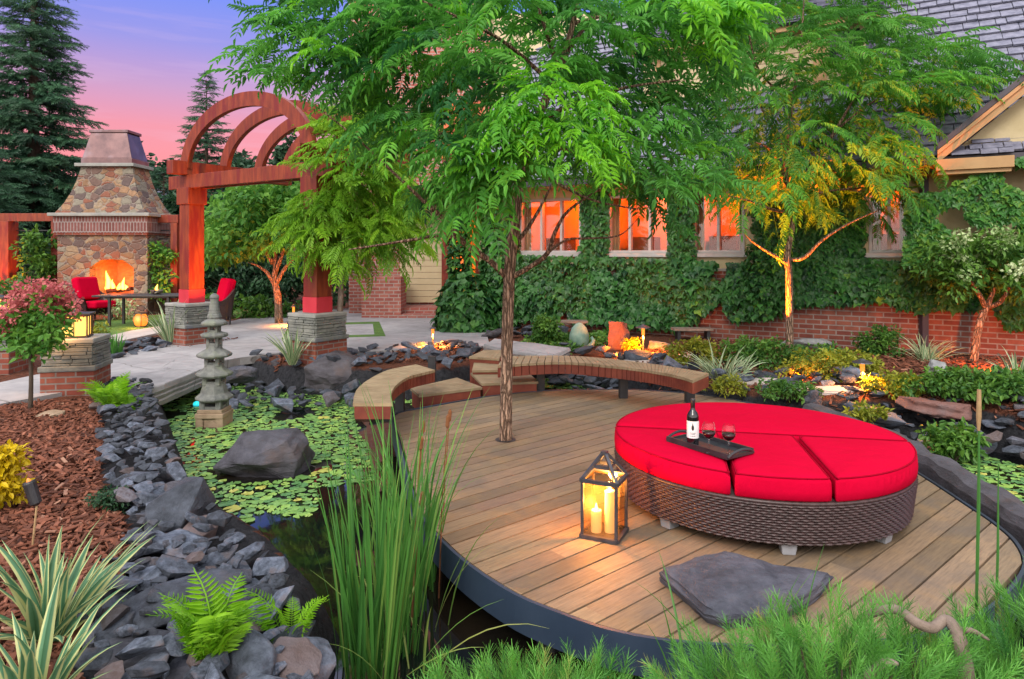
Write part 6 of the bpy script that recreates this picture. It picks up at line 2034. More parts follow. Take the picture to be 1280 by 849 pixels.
(cr, tw_) = spray_crown(anch, P(1000, 120, Y1), .50, TPIN_L, per=9, twig=.60, droop=.35, tintf=lambda a: float(np.clip(.38 + rng.normal(0, .18), .05, .95)))
part_geo('crown', cr, M['leaf_right'], root)

# --- weeping lime tree by the right pergola pillar
b3 = G(424, 447, .1); Y3 = b3.y
root = thing('weeping_tree', 'small weeping lime green tree beside the right pergola pillar', 'tree', b3)
mb = MB()
limb(mb, [b3 + Vector((0, 0, -.2)), b3] + Pl([(424, 410), (426, 370), (428, 320), (430, 270), (434, 220), (440, 180)], Y3), [.06, .055, .05, .046, .042, .036, .026, .012], 10, 4)
for px, dy, rad in (([(428, 330), (405, 300), (380, 295), (365, 320)], -.1, [.025, .02, .014, .006]), ([(429, 300), (460, 262), (490, 260), (510, 285)], .05, [.025, .02, .014, .006]), ([(432, 250), (410, 215), (400, 200)], .1, [.02, .015, .006]), ([(434, 230), (460, 190), (480, 180)], -.1, [.02, .015, .006])): limb(mb, Pl(px, Y3, dy), rad, 6, 3)
mb.build('trunk', M['bark_grey'], root, smooth=True)
C3 = [(362, 262), (378, 246), (402, 228), (392, 195), (402, 155), (430, 128), (468, 130), (475, 170), (498, 215), (512, 250), (510, 285), (490, 295), (455, 300), (432, 308), (420, 318), (408, 314), (398, 302), (378, 292), (364, 285)]
anch = region_anchors(C3, 190, Y3, .85, seed=21)
(cr, tw_) = spray_crown(anch, P(432, 200, Y3), .40, TPIN_L, per=9, twig=.42, droop=.5, tintf=lambda a: float(np.clip(.45 + rng.normal(0, .2), .1, 1)))
part_geo('crown', cr, M['leaf_lime'], root)

# --- maple beyond the pergola
Y4 = 16.0; b4 = Vector((X_(349, Y4), Y4, .1))
root = thing('maple_tree', 'layered green maple with orange lit stems beyond the pergola', 'tree', b4)
mb = MB()
limb(mb, [b4] + Pl([(347, 368), (343, 350), (345, 325), (340, 290), (335, 260)], Y4), [.10, .085, .075, .06, .05, .02], 9, 3)
for px in ([(346, 362), (335, 342), (322, 332), (310, 328)], [(344, 340), (352, 320), (356, 300), (360, 270)], [(345, 355), (360, 330), (380, 315)], [(342, 330), (320, 300), (290, 290)]): limb(mb, Pl(px, Y4, -.1), [.06, .045, .03, .012], 7, 3)
mb.build('trunk', M['bark'], root, smooth=True)
C4 = [(258, 300), (268, 262), (295, 235), (330, 222), (365, 225), (400, 250), (410, 300), (395, 318), (365, 312), (345, 305), (315, 318), (285, 330), (262, 330)]
anch = region_anchors(C4, 120, Y4, 1.2, seed=22)
part_geo('crown', leaf_blob(anch, .42, 46, .17, t_leaf(.55), flat=.4), M['leaf_maple'], root)

# --- white flowering shrub tree on the right
b5 = G(1217, 453, .13); Y5 = b5.y
root = thing('flowering_tree', 'small white flowering tree with a leaning trunk by the brick wall', 'tree', b5)
mb = MB()
limb(mb, [b5 + Vector((0, 0, -.1)), b5] + Pl([(1222, 415), (1228, 395), (1236, 378), (1245, 355)], Y5), [.065, .06, .052, .05, .04, .02], 9, 3)
for px in ([(1232, 385), (1225, 370), (1212, 350), (1200, 335)], [(1234, 384), (1250, 378), (1262, 360), (1270, 345)]): limb(mb, Pl(px, Y5, -.08), [.04, .035, .025, .01], 7, 3)
mb.build('trunk', M['bark'], root, smooth=True)
C5 = [(1146, 330), (1165, 310), (1200, 300), (1250, 292), (1300, 290), (1330, 330), (1310, 370), (1262, 368), (1235, 352), (1200, 368), (1175, 350)]
anch = region_anchors(C5, 90, Y5, .65, seed=23)
part_geo('crown', leaf_blob(anch, .26, 44, .10, t_leaf(.5), flat=.7), M['shrub'], root)
af = [a + np.array((0, -.12, .12)) for a in anch[::3]]
part_geo('blossom', leaf_blob(af, .14, 56, .05, t_leaf(.8), flat=.7), M['whiteflower'], root)

# --- pink hydrangea standard
b6 = G(38, 513, .1); Y6 = b6.y
root = thing('hydrangea_tree', 'pink hydrangea grown as a small standard tree in the mulch', 'tree', b6)
mb = MB(); limb(mb, [b6, P(39, 470, Y6), P(38, 440, Y6), P(42, 415, Y6)], [.024, .02, .02, .016], 8, 3)
for px in ([(38, 442), (20, 425), (5, 405)], [(38, 440), (60, 420), (80, 400)], [(39, 435), (45, 405), (48, 380)]): limb(mb, Pl(px, Y6, -.05), [.014, .01, .004], 6, 3)
mb.build('trunk', M['bark_dark'], root, smooth=True)
C6 = [(0, 400), (15, 380), (45, 366), (72, 378), (80, 398), (68, 425), (55, 440), (30, 440), (8, 425)]
anch = region_anchors(C6, 42, Y6, .38, seed=24)
part_geo('crown', leaf_blob(anch, .15, 32, .085, t_leaf(.55), flat=.8), M['leaf_maple'], root)
af = region_anchors([(-8, 392), (12, 368), (45, 352), (80, 362), (98, 380), (98, 392), (86, 398), (76, 392), (50, 376), (18, 392), (2, 412)], 36, Y6 - .12, .3, seed=25)
part_geo('blossom', leaf_blob(af, .09, 60, .036, t_leaf(.9), flat=1.1), M['pinkflower'], root)

# --- conifers
TNEED = [t_needles(26, .26, .05, .75, s) for s in (1, 2)]
def spruce(label, base, h, rb, seed, z0=.6, whorls=26, per=9, dens=1.0):
    r = np.random.default_rng(seed); base = np.array(base)
    root = thing('spruce_tree', label, 'conifer', base)
    mb = MB(); mb.tube([Vector(base), Vector(base) + Vector((0, 0, h * .5)), Vector(base) + Vector((0, 0, h * .98))], [h * .018, h * .011, .012], 9); mb.build('trunk', M['bark_dark'], root)
    pp, dd, uu, ss, tt = [], [], [], [], []; bm_ = MB()
    for i in range(whorls):
        f = i / (whorls - 1); z = z0 + (h - z0) * f ** .92; L = rb * (1 - f) ** .85 + .12
        n = max(4, int(per * (1 - .45 * f)))
        for k in range(n):
            az = 2 * math.pi * k / n + r.uniform(0, 1.2); l = L * r.uniform(.68, 1.15); dr = r.uniform(.12, .3) * (1 - f) - .18 * f
            o_ = np.array((math.cos(az), math.sin(az), 0)); sd = np.array((-o_[1], o_[0], 0)); st = base + (0, 0, z + r.normal(0, .1))
            m_ = max(4, int(l * 8 * dens)); t0_ = r.uniform(.1, .8)
            def pt(t): return st + o_ * l * t + np.array((0, 0, -dr * l * t * 1.6 + .30 * dr * l * t ** 3 * 2))
            bm_.tube([Vector(pt(0)), Vector(pt(.5)), Vector(pt(1))], [.02 + .01 * l, .015, .005], 4, False)
            for j in range(m_):
                t = .18 + .82 * (j + .5) / m_
                for sg in (-1, 1):
                    pp.append(pt(t)); dd.append(o_ * .7 + sd * sg * r.uniform(.5, 1.1) + np.array((0, 0, r.normal(-.28, .2)))); uu.append((0, 0, 1)); ss.append((.40 + .26 * l * (1 - t)) * r.uniform(.8, 1.25) * (.75 + .25 * (1 - f))); tt.append(np.clip(t0_ + .25 * (t - .5) + r.normal(0, .12), 0, 1))
            pp.append(pt(.9)); dd.append(o_ + np.array((0, 0, -.1))); uu.append((0, 0, 1)); ss.append(.42); tt.append(np.clip(t0_ + .2, 0, 1))
    pp, dd, uu, ss, tt = map(lambda q_: np.array(q_, float), (pp, dd, uu, ss, tt)); kk = r.integers(2, size=len(pp))
    part_geo('crown', merge([scatter_template(*TNEED[q_], pp[kk == q_], dd[kk == q_], uu[kk == q_], ss[kk == q_], tt[kk == q_], .05) for q_ in (0, 1)]), M['spruce'], root)
    bm_.build('limbs', M['bark_dark'], root, uv=False)


spruce('tall blue green spruce rising behind the fence at the left edge', (X_(42, 24), 24, .1), 14.2, 2.7, 31, 1.0, 38, 11)
spruce('smaller pointed spruce behind the pergola against the pink sky', (X_(258, 38), 38, .1), 11.6, 3.0, 32, 1.5, 26, 9, .8)
spruce('dark spruce between the fireplace and the pergola post', (X_(205, 27), 27, .1), 5.0, 2.1, 33, .3, 18, 9)
spruce('low dark spruce at the far left below the tall one', (X_(-25, 21), 21, .1), 5.2, 2.2, 34, .3, 18, 9)


def bg_tree(label, px, Y, top, half, n, leaf, seed, mat='leaf_far', low=.3):
    x = X_(px, Y); zt = H + (HY - top) / F * Y; hw = half / F * Y
    root = thing('tree', label, 'tree', (x, Y, .1), 'trees beyond the garden')
    mb = MB(); mb.tube([Vector((x, Y, 0)), Vector((x, Y, zt * .6))], [.16, .08], 8)
    r = np.random.default_rng(seed)
    for k in range(5):
        a = r.uniform(0, 6.28); mb.tube([Vector((x, Y, zt * .3)), Vector((x + math.cos(a) * hw * .4, Y + math.sin(a) * hw * .4, zt * .55)), Vector((x + math.cos(a) * hw * .7, Y + math.sin(a) * hw * .7, zt * .75))], [.07, .04, .015], 6)
    mb.build('trunk', M['bark_dark'], root)
    A = []
    while len(A) < n:
        v = r.normal(0, 1, 3); v /= np.linalg.norm(v); v *= r.uniform(.45, 1) ** .5
        z = low + (zt - low) * (.5 + .5 * v[2]); w_ = hw * (1 if v[2] < .1 else math.sqrt(max(.05, 1 - (v[2]) ** 2)) * 1.05)
        A.append(np.array((x + v[0] * w_, Y + v[1] * w_, z)))
    part_geo('crown', leaf_blob(A, hw * .24, 34, leaf, t_leaf(.6), flat=.75), M[mat], root)


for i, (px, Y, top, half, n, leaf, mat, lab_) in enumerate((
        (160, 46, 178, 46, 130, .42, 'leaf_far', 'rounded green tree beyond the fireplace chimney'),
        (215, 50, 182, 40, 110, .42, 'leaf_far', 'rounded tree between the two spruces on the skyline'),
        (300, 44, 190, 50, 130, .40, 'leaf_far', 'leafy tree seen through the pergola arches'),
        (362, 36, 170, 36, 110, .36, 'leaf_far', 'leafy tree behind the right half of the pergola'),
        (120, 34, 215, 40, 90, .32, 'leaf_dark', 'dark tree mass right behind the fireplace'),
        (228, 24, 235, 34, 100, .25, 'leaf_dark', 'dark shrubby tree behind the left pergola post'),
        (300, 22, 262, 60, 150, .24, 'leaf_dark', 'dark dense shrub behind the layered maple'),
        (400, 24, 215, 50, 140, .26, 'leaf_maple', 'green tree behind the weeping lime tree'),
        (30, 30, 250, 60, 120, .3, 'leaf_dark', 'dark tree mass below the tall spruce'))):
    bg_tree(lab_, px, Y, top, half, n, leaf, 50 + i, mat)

# vines in the fence frames
def shrub(name, label, cat, px, size, n, leaf, mat, per=34, rad=.16, zb=.1, seed=1, group=None, w=.5, flat=.7, base=None, droop=.2):
    """a bushy plant: px centre of its foot, size (half width, depth, height) in metres"""
    c = base if base is not None else G(px[0], px[1], zb)
    r = np.random.default_rng(seed); A = []
    for _ in range(n):
        a = r.uniform(0, 6.28); q_ = math.sqrt(r.uniform(0, 1)); zz = r.uniform(.15, 1)
        k_ = math.sqrt(max(.1, 1 - (zz - .35) ** 2 * 1.6))
        A.append(np.array((c.x + size[0] * q_ * k_ * math.cos(a), c.y + size[1] * q_ * k_ * math.sin(a), c.z + size[2] * zz)))
    geo = leaf_blob(A, rad, per, leaf, t_leaf(w), flat=flat, droop=droop)
    mb = MB(); stems = []
    root = thing(name, label, cat, c, group)
    for a in A[::3]:
        mb.tube([Vector(c) + Vector((0, 0, -.03)), (Vector(c) * .4 + Vector(a) * .6), Vector(a)], [.008, .006, .003], 4, False)
    mb.build('stems', M['bark_dark'], root, uv=False)
    part_geo('leaves', geo, M[mat], root)
    return root


shrub('vine', 'climbing vine filling the timber frame left of the fireplace', 'vine', None, (.62, .16, 2.2), 30, .15, 'shrub', 30, .24, base=Vector((X_(42, 18.7), 18.7, .1)), seed=1)
shrub('vine', 'climbing vine filling the timber frame right of the fireplace', 'vine', None, (.30, .16, 2.1), 20, .14, 'leaf_maple', 28, .2, base=Vector((X_(204, 18.7), 18.7, .1)), seed=2)
shrub('bush', 'leafy green bush in front of the left end of the timber fence', 'bush', None, (1.0, .5, 1.0), 36, .15, 'shrub', 36, .22, base=Vector((X_(22, 15), 15, .1)), seed=3)
shrub('bush', 'low hosta row in the shade beneath the maple', 'bush', None, (1.6, .4, .45), 40, .16, 'shrub', 26, .18, base=Vector((X_(300, 17.5), 17.5, .1)), seed=4)
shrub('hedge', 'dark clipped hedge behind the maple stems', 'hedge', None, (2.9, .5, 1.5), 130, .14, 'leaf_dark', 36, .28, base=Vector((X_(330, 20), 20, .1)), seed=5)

# ================================================================ IVY ON THE HOUSE
def on_wall(px, py, off):
    s = s_of(px, off); p = WP(s, 0, off); return np.array((p.x, p.y, H - (py - HY) / F * p.y))


def ivy(label, poly, n, thick, leaf, seed, off0=.05, gaps=0.0, tint0=0.0):
    r = np.random.default_rng(seed); xs = [p[0] for p in poly]; ys = [p[1] for p in poly]
    pp, tt = [], []
    while len(pp) < n:
        x, y = r.uniform(min(xs), max(xs)), r.uniform(min(ys), max(ys))
        if pdist1(x, y, poly) > 0: continue
        w0 = on_wall(x, y, .1)
        nz = noise.noise(Vector((w0[0] * 2.2, w0[2] * 2.2, seed)))
        if gaps and nz < -.5 + gaps: continue
        bulge = .5 + .5 * noise.noise(Vector((w0[0] * 1.4, w0[2] * 1.8, seed + 7)))
        pp.append(on_wall(x, y, off0 + thick * bulge * r.uniform(.35, 1))); tt.append(np.clip(.42 + .25 * nz + r.normal(0, .17) + tint0, 0, 1))
    N = len(pp); d = np.tile(np.array(wn) * .35 + np.array((0, 0, -1.0)), (N, 1)) + r.normal(0, .42, (N, 3)); upv = np.tile(np.array(wn) + np.array((0, 0, .5)), (N, 1)) + r.normal(0, .3, (N, 3))
    g = scatter_template(*TIVY, np.array(pp), d, upv, leaf * r.uniform(.45, 1.5, N), np.array(tt), .03)
    return plant('ivy', label, 'ivy', g, M['ivy'], None)


ivy('thick dark green ivy covering the wall beneath the orange lit windows', [(612, 330), (650, 318), (800, 322), (950, 330), (1000, 322), (1000, 370), (960, 395), (915, 400), (900, 372), (870, 400), (850, 408), (760, 405), (700, 398), (640, 400), (612, 400)], 5000, .42, .125, 61, .05, .12)
ivy('dark ivy band hanging over the low brick wall right of the lit tree', [(985, 325), (1080, 322), (1140, 328), (1300, 330), (1330, 400), (1262, 410), (1240, 380), (1150, 388), (1100, 374), (1040, 378), (985, 380)], 3600, .32, .115, 62)
ivy('ivy climbing the stucco wall under the gable at the right', [(1135, 222), (1200, 226), (1260, 205), (1330, 170), (1360, 330), (1130, 330)], 3300, .12, .10, 63, .62, .42, .28)
ivy('ivy strip between the two lit windows behind the deck tree', [(727, 240), (760, 235), (760, 330), (727, 330)], 620, .16, .11, 64)
ivy('patchy ivy on the wall between the lit tree and the narrow window', [(940, 250), (1080, 240), (1080, 325), (940, 330)], 1300, .12, .105, 65, .04, .1)
ivy('narrow ivy strip left of the third lit window from the deck tree', [(836, 235), (868, 235), (868, 330), (836, 330)], 520, .14, .11, 164)
# the ivy clad corner column and the mound at its foot
def ivy_mound(label, c, size, n, leaf, seed, tall=False):
    r = np.random.default_rng(seed); v = unit(r.normal(0, 1, (n, 3))); v[:, 2] = np.abs(v[:, 2]) if not tall else v[:, 2]
    if tall:
        a = r.uniform(0, 6.28, n); z = r.uniform(0, 1, n); v = np.stack([np.cos(a), np.sin(a), z], -1)
    p = np.array(c) + v * np.array(size) * r.uniform(.75, 1.05, (n, 1))
    if tall: p[:, 2] = c[2] + z * size[2]
    d = v * .5 + np.array((0, 0, -.9)) + r.normal(0, .4, (n, 3)); u = v + np.array((0, 0, .4)) + r.normal(0, .25, (n, 3))
    return plant('ivy', label, 'ivy', scatter_template(*TIVY, p, d, u, leaf * r.uniform(.65, 1.3, n), np.clip(r.normal(.5, .2, n), 0, 1), .03), M['ivy'], None)
ivy_mound('bushy ivy mound at the corner of the house beside the patio', (X_(582, 14.6), 14.6, .05), (.66, .6, 1.3), 1500, .17, 66)
ivy_mound('ivy clad column between the entrance and the lit windows', (X_(574, 15.4), 15.4, .1), (.24, .24, 3.6), 1300, .13, 67, True)
ivy_mound('ivy clad pillar in the shade just left of the large lit window', (X_(625, 15.0), 15.0, .1), (.42, .35, 3.3), 1700, .13, 68, True)
ivy_mound('hanging ivy trailing down the wall left of the lit tree trunk', (X_(955, 12.2), 12.2, .6), (.30, .2, 1.3), 500, .10, 69, True)

# ================================================================ BED PLANTS
def tuft(name, label, cat, px, n, length, width, lean, arch_, mat, seed, zb=.1, across=3, spread=.04, group=None, base=None, **kw):
    c = base if base is not None else G(px[0], px[1], zb)
    return plant(name, label, cat, blades(c, n, length, width, lean, arch_, 7, across, spread, seed, **kw), M[mat], group, origin=c)


tuft('yucca', 'big variegated yucca in the mulch at the lower left', 'yucca', None, 44, .52, .050, .95, .55, 'variegated', 71, base=Vector((-1.98, 2.92, .08)), across=4)
tuft('yucca', 'second variegated yucca cut off by the bottom left corner', 'yucca', None, 26, .46, .048, .95, .55, 'variegated', 72, base=Vector((-1.72, 2.46, .08)), across=4)
tuft('variegated_grass', 'cream striped grass clump beside the far pergola pillar', 'grass clump', (212, 432), 42, .85, .05, .6, .7, 'variegated_pale', 73)
tuft('variegated_grass', 'cream striped grass clump at the foot of the near pergola pillar', 'grass clump', (366, 456), 38, .60, .045, .75, .5, 'variegated_pale', 74)
tuft('variegated_grass', 'wide pale striped grass clump behind the right end of the long bench', 'grass clump', (905, 477), 80, .52, .028, .9, .9, 'variegated_pale', 75, spread=.16)
tuft('variegated_grass', 'pale striped grass clump in front of the brick wall', 'grass clump', (1157, 455), 60, .50, .03, 1.0, 1.1, 'variegated_pale', 76, spread=.08)
tuft('variegated_grass', 'striped grass clump at the right edge of the photo', 'grass clump', (1270, 478), 30, .48, .03, .8, .7, 'variegated_pale', 77)
tuft('grass_clump', 'fresh green grass tuft behind the lantern pillar', 'grass clump', (144, 447), 70, .42, .022, .4, .4, 'grassblade', 78, spread=.07, across=2)
# tall cattails in the water at the near edge of the deck
CB = Vector((-.66, 3.25, -.35))
g1_ = [blades((CB.x + dx, CB.y + dy, -.35), n, L, .018, ln, ar, 9, 2, .10, sd, tintr=(.15, .9)) for dx, dy, n, L, ln, ar, sd in ((0, 0, 60, 1.22, .19, .16, 81), (.06, .3, 36, 1.25, .17, .3, 82), (.08, .65, 30, 1.25, .20, .5, 83), (.08, 1.0, 26, 1.2, .26, .8, 84), (-.10, .1, 10, 1.1, .34, .3, 85))]
cat = thing('cattail_clump', 'tall clump of green cattails in the water left of the deck', 'cattails', CB)
part_geo('blades', merge(g1_), M['grassblade'], cat)
g1_ = merge([blades((CB.x + dx, CB.y + dy, -.33), n, L, .012, 1.1, .9, 7, 2, .12, sd, tintr=(.85, 1)) for dx, dy, n, L, sd in ((.1, .1, 9, .75, 86), (.2, .5, 7, .7, 87))]); part_geo('dry_blades', g1_, M['grassblade'], cat)
for dx, dy, h in ((.10, .55, 1.0), (.22, .85, 1.05), (.04, 1.1, .95), (.2, 1.2, 1.0), (.14, .3, .78)):
    a = CB + Vector((dx, dy, 0)); q_ = MB(); q_.tube([a, a + Vector((.02, 0, h * .6)), a + Vector((.05, 0, h))], [.005, .004, .003], 5)
    q_.tube([a + Vector((.05, 0, h)), a + Vector((.051, 0, h + .015)), a + Vector((.056, 0, h + .07)), a + Vector((.057, 0, h + .085))], [.004, .012, .012, .003], 8); q_.build('seed_head', M['cattail'], cat)
# reeds growing at the near edge of the deck and at the right
tuft('reed_clump', 'thin reeds rising in front of the lower deck rim', 'reeds', None, 12, .62, .012, .75, .6, 'grassblade', 91, base=Vector((.72, 2.72, -.2)), across=2, spread=.12)
tuft('reed_clump', 'sparse reeds in front of the slate slab on the deck', 'reeds', None, 7, .66, .012, .5, .5, 'grassblade', 92, base=Vector((.95, 2.70, .0)), across=2, spread=.22)
for i, (px, y0, y1, Y, wd_, lab_) in enumerate(((1224, 780, 478, 2.62, .024, 'tall single cattail blade with a tan tip at the right'), (1248, 800, 580, 2.60, .018, 'shorter single cattail blade next to the tall one'))):
    a, b = P(px - 4, y0, Y), P(px, y1, Y); mb = MB()
    mb.tube([a, a.lerp(b, .5) + Vector((.004, 0, 0)), b], [wd_ * .22, wd_ * .28, wd_ * .08], 6)
    root = thing('tall_reed', lab_, 'cattail', a); mb.build('blade', M['brownstalk'] if False else mat_leaf('reed_%d' % i, (.06, .2, .04), (.06, .2, .04)), root)
    if i == 0:
        q_ = MB(); q_.tube([a.lerp(b, .80), a.lerp(b, .86), a.lerp(b, .97)], [.005, .0095, .007], 8); q_.build('dry_tip', M['brownstalk'], root)
tuft('reed_clump', 'thin reeds at the far right end of the deck', 'reeds', None, 5, .50, .012, .35, .3, 'grassblade', 93, base=Vector((2.02, 2.72, .05)), across=2, spread=.12)

# ferns
TF = [t_frond(15, .05, s) for s in (3, 4)]
def fern(label, c, n, L, seed, mat='fern', tilt=.75):
    r = np.random.default_rng(seed); pp, dd, uu, ss, tt = [], [], [], [], []
    for i in range(n):
        a = r.uniform(0, 6.28); o_ = np.array((math.cos(a), math.sin(a), 0))
        pp.append(np.array(c) + o_ * r.uniform(0, .05)); dd.append(o_ * r.uniform(.25, tilt) + np.array((0, 0, 1.0))); uu.append(np.array((0, 0, 1.)) - o_ * .9); ss.append(L * r.uniform(.6, 1.15)); tt.append(r.uniform(.15, .9))
    k_ = r.integers(2, size=n); pp, dd, uu, ss, tt = map(np.array, (pp, dd, uu, ss, tt))
    return plant('fern', label, 'fern', merge([scatter_template(*TF[q_], pp[k_ == q_], dd[k_ == q_], uu[k_ == q_], ss[k_ == q_], tt[k_ == q_], .05) for q_ in (0, 1) if (k_ == q_).any()]), M[mat], None, origin=c)


fern('bright green fern growing among the near left slate rocks', G(268, 822, .12) , 34, .33, 101, tilt=.6)
fern('little fern clump right of the larger fern on the rocks', G(364, 800, .06), 8, .25, 102)
fern('tiny fern sprig between slate rocks above the big fern', G(182, 778, .05), 6, .12, 103)
fern('bright fern at the water side of the lantern pillar', G(140, 512, .1), 26, .40, 104)
fern('second small fern along the bank below the lantern pillar', G(160, 520, .02), 16, .3, 105)

# low shrubs of the beds
for args in (
        ('bush', 'green and yellow variegated bush at the left of the striped grass', 'bush', (868, 458), (.42, .3, .38), 44, .06, 'shrub_yellow', 30, .1, .12, 111),
        ('bush', 'dark green low bush in front of the small spotlight', 'bush', (945, 460), (.55, .35, .38), 48, .07, 'shrub', 30, .12, .12, 112),
        ('bush', 'bushy dark green plant against the brick wall', 'bush', (1102, 446), (.36, .3, .44), 44, .06, 'shrub', 36, .11, .12, 113),
        ('bush', 'wide variegated groundcover bush left of the hatted path light', 'bush', (1043, 476), (.72, .38, .34), 80, .055, 'shrub_yellow', 34, .1, .12, 114),
        ('bush', 'grey green spreading bush around the lit tree trunk', 'bush', (1010, 458), (.60, .3, .26), 44, .06, 'shrub', 30, .1, .12, 115),
        ('bush', 'orange lit yellow leaved plant at the foot of the hatted path light', 'bush', (1118, 493), (.42, .2, .2), 50, .06, 'shrub_yellow', 24, .08, .12, 116),
        ('bush', 'green leafy low bush right of the yellow plant', 'bush', (1180, 496), (.50, .25, .28), 60, .065, 'shrub', 28, .09, .12, 117),
        ('bush', 'broad green bush at the right edge above the slate bank', 'bush', (1255, 502), (.55, .3, .30), 70, .075, 'shrub', 28, .1, .12, 118),
        ('bush', 'small fresh green bush on the slate bank just behind the top of the daybed', 'bush', (985, 497), (.34, .2, .18), 34, .05, 'shrub', 28, .08, .08, 127),
        ('bush', 'low yellow green tuft on the bank right of the end of the long bench', 'bush', (905, 490), (.26, .16, .16), 26, .045, 'shrub_yellow', 26, .07, .08, 128),
        ('bush', 'leafy water plant standing among the right lily pads', 'water plant', (1192, 575), (.30, .25, .30), 40, .075, 'shrub', 26, .09, -.3, 119),
        ('bush', 'small yellow green plant on the rocks behind the daybed', 'bush', (1085, 527), (.20, .14, .16), 22, .055, 'shrub_yellow', 22, .06, .0, 120),
        ('bush', 'yellow flowering shrub at the left edge of the mulch', 'bush', (-12, 640), (.17, .18, .40), 40, .05, 'yellow', 40, .08, .1, 121),
        ('bush', 'small yellow plant beside the orange basalt stone', 'bush', (790, 443), (.16, .12, .24), 24, .05, 'yellow', 24, .07, .1, 122),
        ('bush', 'conical young green shrub in front of the ivy wall', 'bush', (684, 432), (.26, .2, .52), 44, .075, 'shrub', 30, .09, .1, 123),
        ('bush', 'purple grey heather tuft among the left bank rocks', 'bush', (137, 646), (.13, .12, .15), 24, .028, 'leaf_dark', 34, .05, .05, 124),
        ('bush', 'small white flowered plant below the red armchair', 'bush', (146, 400), (.5, .3, .5), 28, .09, 'whiteflower', 12, .16, .1, 125),
        ('bush', 'orange leaved small shrub right of the square lantern', 'bush', (118, 440), (.28, .2, .45), 28, .07, 'shrub_yellow', 22, .1, .1, 126)):
    n_, l_, c_, px_, sz_, k_, lf_, mt_, per_, rad_, zb_, sd_ = args
    shrub(n_, l_, c_, px_, sz_, k_, lf_, mt_, per_, rad_, zb_, sd_)
# leafy ground cover near the egg sculpture and under the ivy
gc_ = []
r_ = np.random.default_rng(9)
poly = SH([(645, 432), (700, 424), (760, 420), (770, 430), (745, 440), (715, 442), (660, 436)], .1)
A = []
while len(A) < 60:
    x, y = r_.uniform(min(p[0] for p in poly), max(p[0] for p in poly)), r_.uniform(min(p[1] for p in poly), max(p[1] for p in poly))
    if pdist1(x, y, poly) < 0: A.append(np.array((x, y, .16)))
o = plant('ground_cover', None, None, leaf_blob(A, .22, 34, .09, t_leaf(.6), flat=.35), M['shrub']); o['kind'] = 'stuff'

# ================================================================ MUGO PINES IN THE FOREGROUND
TP = [t_needles(64, .42, .017, .72, s) for s in (5, 6, 7)]
def mugo(label, cx, cy, hw, hd, zt, n, seed, zb=-.15, L=.135):
    r = np.random.default_rng(seed); root = thing('mugo_pine', label, 'pine shrub', (cx, cy, zb))
    pp, dd, uu, ss, tt = [], [], [], [], []; mb = MB()
    for i in range(n):
        a = r.uniform(0, 6.28); q_ = math.sqrt(r.uniform(0, 1)); h = zt * (1 - .45 * q_ * q_) * r.uniform(.55, 1.05)
        p = np.array((cx + hw * q_ * math.cos(a), cy + hd * q_ * math.sin(a), zb + (h - zb) * 1.0 - .02))
        d = np.array((math.cos(a) * q_ * .8, math.sin(a) * q_ * .8, .9)) + r.normal(0, .28, 3); l = L * r.uniform(.65, 1.3)
        pp.append(p); dd.append(d); uu.append(r.normal(0, 1, 3)); ss.append(l); tt.append(np.clip(r.normal(.5, .2), 0, 1))
        if i % 3 == 0: mb.tube([Vector((cx, cy, zb)), Vector((cx, cy, zb)).lerp(Vector(p), .6) + Vector((0, 0, -.06)), Vector(p)], [.006, .005, .003], 5, False)
    pp, dd, uu, ss, tt = map(lambda v: np.array(v, float), (pp, dd, uu, ss, tt)); k_ = r.integers(3, size=n)
    part_geo('needles', merge([scatter_template(*TP[q_], pp[k_ == q_], dd[k_ == q_], uu[k_ == q_], ss[k_ == q_], tt[k_ == q_], .05) for q_ in (0, 1, 2)]), M['pine'], root)
    mb.build('branches', M['bark_dark'], root, uv=False)
    return root


mugo('bright green mugo pine filling the bottom centre under the deck rim', .06, 2.22, .46, .24, .30, 360, 131)
mp = mugo('mugo pine with a bare twisted branch at the bottom right', 1.08, 2.16, .62, .24, .53, 470, 132)
mugo('mugo pine cut off by the bottom right corner', 1.86, 2.25, .36, .28, .60, 260, 133)
mb = MB(); Yb = 2.30
limb(mb, [P(x, y, Yb + dy) for x, y, dy in ((1060, 800, .1), (1072, 778, .05), (1092, 766, 0), (1120, 762, -.05), (1145, 778, -.1), (1165, 785, -.1), (1182, 775, -.08), (1196, 790, -.12), (1206, 830, -.15), (1210, 880, -.15))], [.006, .011, .014, .015, .016, .017, .017, .02, .024, .028], 9, 5)
limb(mb, [P(x, y, Yb - .1) for x, y in ((1196, 790), (1214, 788), (1236, 800))], [.012, .009, .004], 7, 4)
limb(mb, [P(x, y, Yb - .2) for x, y in ((1080, 850), (1105, 828), (1122, 830))], [.014, .012, .006], 7, 4)
mb.build('bare_branch', M['bark_grey'], mp, smooth=True)

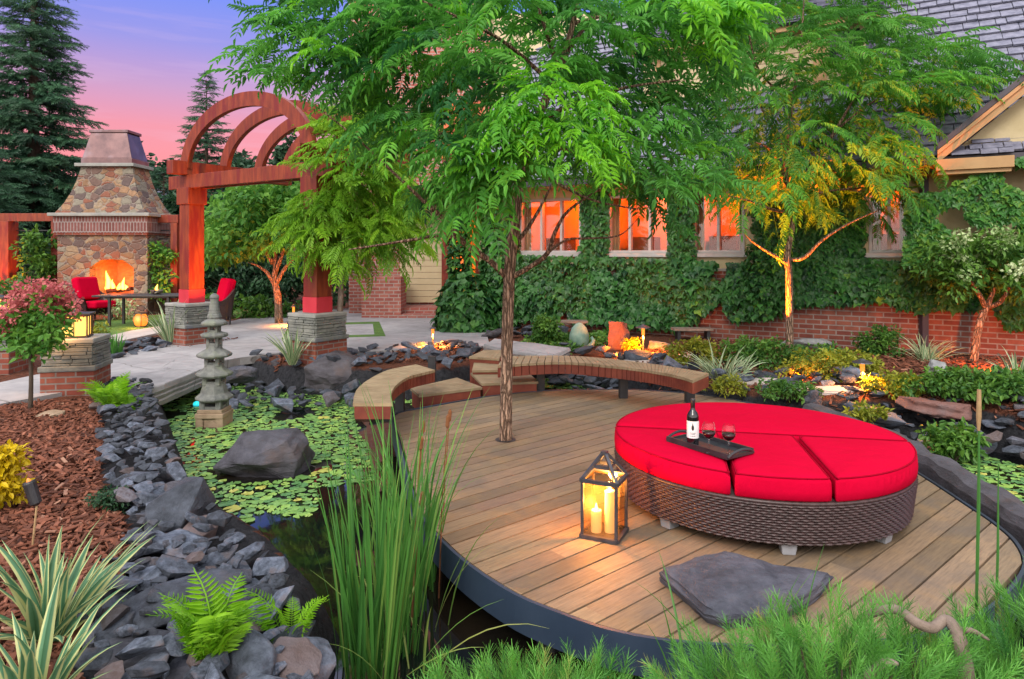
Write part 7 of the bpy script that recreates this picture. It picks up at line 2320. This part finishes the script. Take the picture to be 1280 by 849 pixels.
# ================================================================ SKY, SUN, CAMERA
world = bpy.data.worlds.new('World'); scene.world = world; world.use_nodes = True
nt = world.node_tree; nt.nodes.clear(); k = NT(nt)
SUN_EL, SUN_AZ = 38.0, 200.0     # azimuth of the light's origin, clockwise from +Y (the view direction): behind and to the left of the camera
sky = k.n('ShaderNodeTexSky', sky_type='NISHITA'); sky.sun_disc = False
sky.sun_elevation = math.radians(SUN_EL); sky.sun_rotation = math.radians(SUN_AZ); sky.dust_density = 2.0
tcw = k.n('ShaderNodeTexCoord').outputs['Generated']
sp = k.n('ShaderNodeSeparateXYZ', i_Vector=tcw)
zc = sp.outputs[2]
dusk = k.ramp(zc, [(0.0, (.76, .13, .12)), (.11, (.76, .14, .14)), (.165, (.70, .17, .21)), (.215, (.46, .21, .39)), (.27, (.235, .195, .56)), (.33, (.12, .18, .68)), (.40, (.11, .22, .8)), (.62, (1.1, 1.15, 1.3)), (1.0, (1.7, 1.7, 1.75))])
cl = k.noise(k.n('ShaderNodeMapping', i_Vector=tcw, i_Scale=(1.5, 1.5, 16)).outputs[0], 2.2, 5, .55)
dusk = k.mix(k.ramp(cl, [(.5, 0.0), (.75, .35)]), dusk, (.66, .40, .55))
# the bright western half of the sky, behind the camera
west = k.ramp(k.math('MULTIPLY_ADD', sp.outputs[1], -.5, .5), [(.42, 0.0), (.8, 1.0)])
dusk = k.mix(west, dusk, (1.9, 1.75, 1.65))
bg1 = k.n('ShaderNodeBackground', i_Color=dusk, i_Strength=WS if 'WS' in globals() else .62)
bg2 = k.n('ShaderNodeBackground', i_Color=sky.outputs[0], i_Strength=.02)
ad = k.n('ShaderNodeAddShader'); k.link(bg1.outputs[0], ad.inputs[0]); k.link(bg2.outputs[0], ad.inputs[1])
k.link(ad.outputs[0], k.n('ShaderNodeOutputWorld').inputs[0])
sl_ = bpy.data.lights.new('sun', 'SUN'); sl_.energy = 1.1; sl_.angle = math.radians(22); sl_.color = (1, .93, .86)
so = bpy.data.objects.new('sun', sl_); COL.objects.link(so)
az = math.radians(SUN_AZ); el = math.radians(SUN_EL)
so.rotation_euler = Vector((-math.sin(az) * math.cos(el), -math.cos(az) * math.cos(el), -math.sin(el))).to_track_quat('-Z', 'Y').to_euler()
cam = bpy.data.cameras.new('camera'); cam.sensor_width = 36; cam.lens = F / 1280 * 36; cam.shift_y = -(424.5 - HY) / 1280; cam.clip_end = 2000; cam.clip_start = .05
co = bpy.data.objects.new('camera', cam); COL.objects.link(co); co.location = (0, 0, H); co.rotation_euler = (math.pi / 2, 0, 0)
scene.camera = co
vs_ = scene.view_settings; vs_.view_transform = 'Standard'; vs_.look = 'None'; vs_.exposure = .95; vs_.gamma = 1; vs_.use_curve_mapping = False
scene.render.engine = 'CYCLES'
scene.cycles.max_bounces = 6; scene.cycles.diffuse_bounces = 3; scene.cycles.glossy_bounces = 3; scene.cycles.transparent_max_bounces = 8; scene.cycles.transmission_bounces = 3
scene.cycles.caustics_reflective = False; scene.cycles.caustics_refractive = False; scene.cycles.sample_clamp_indirect = 4
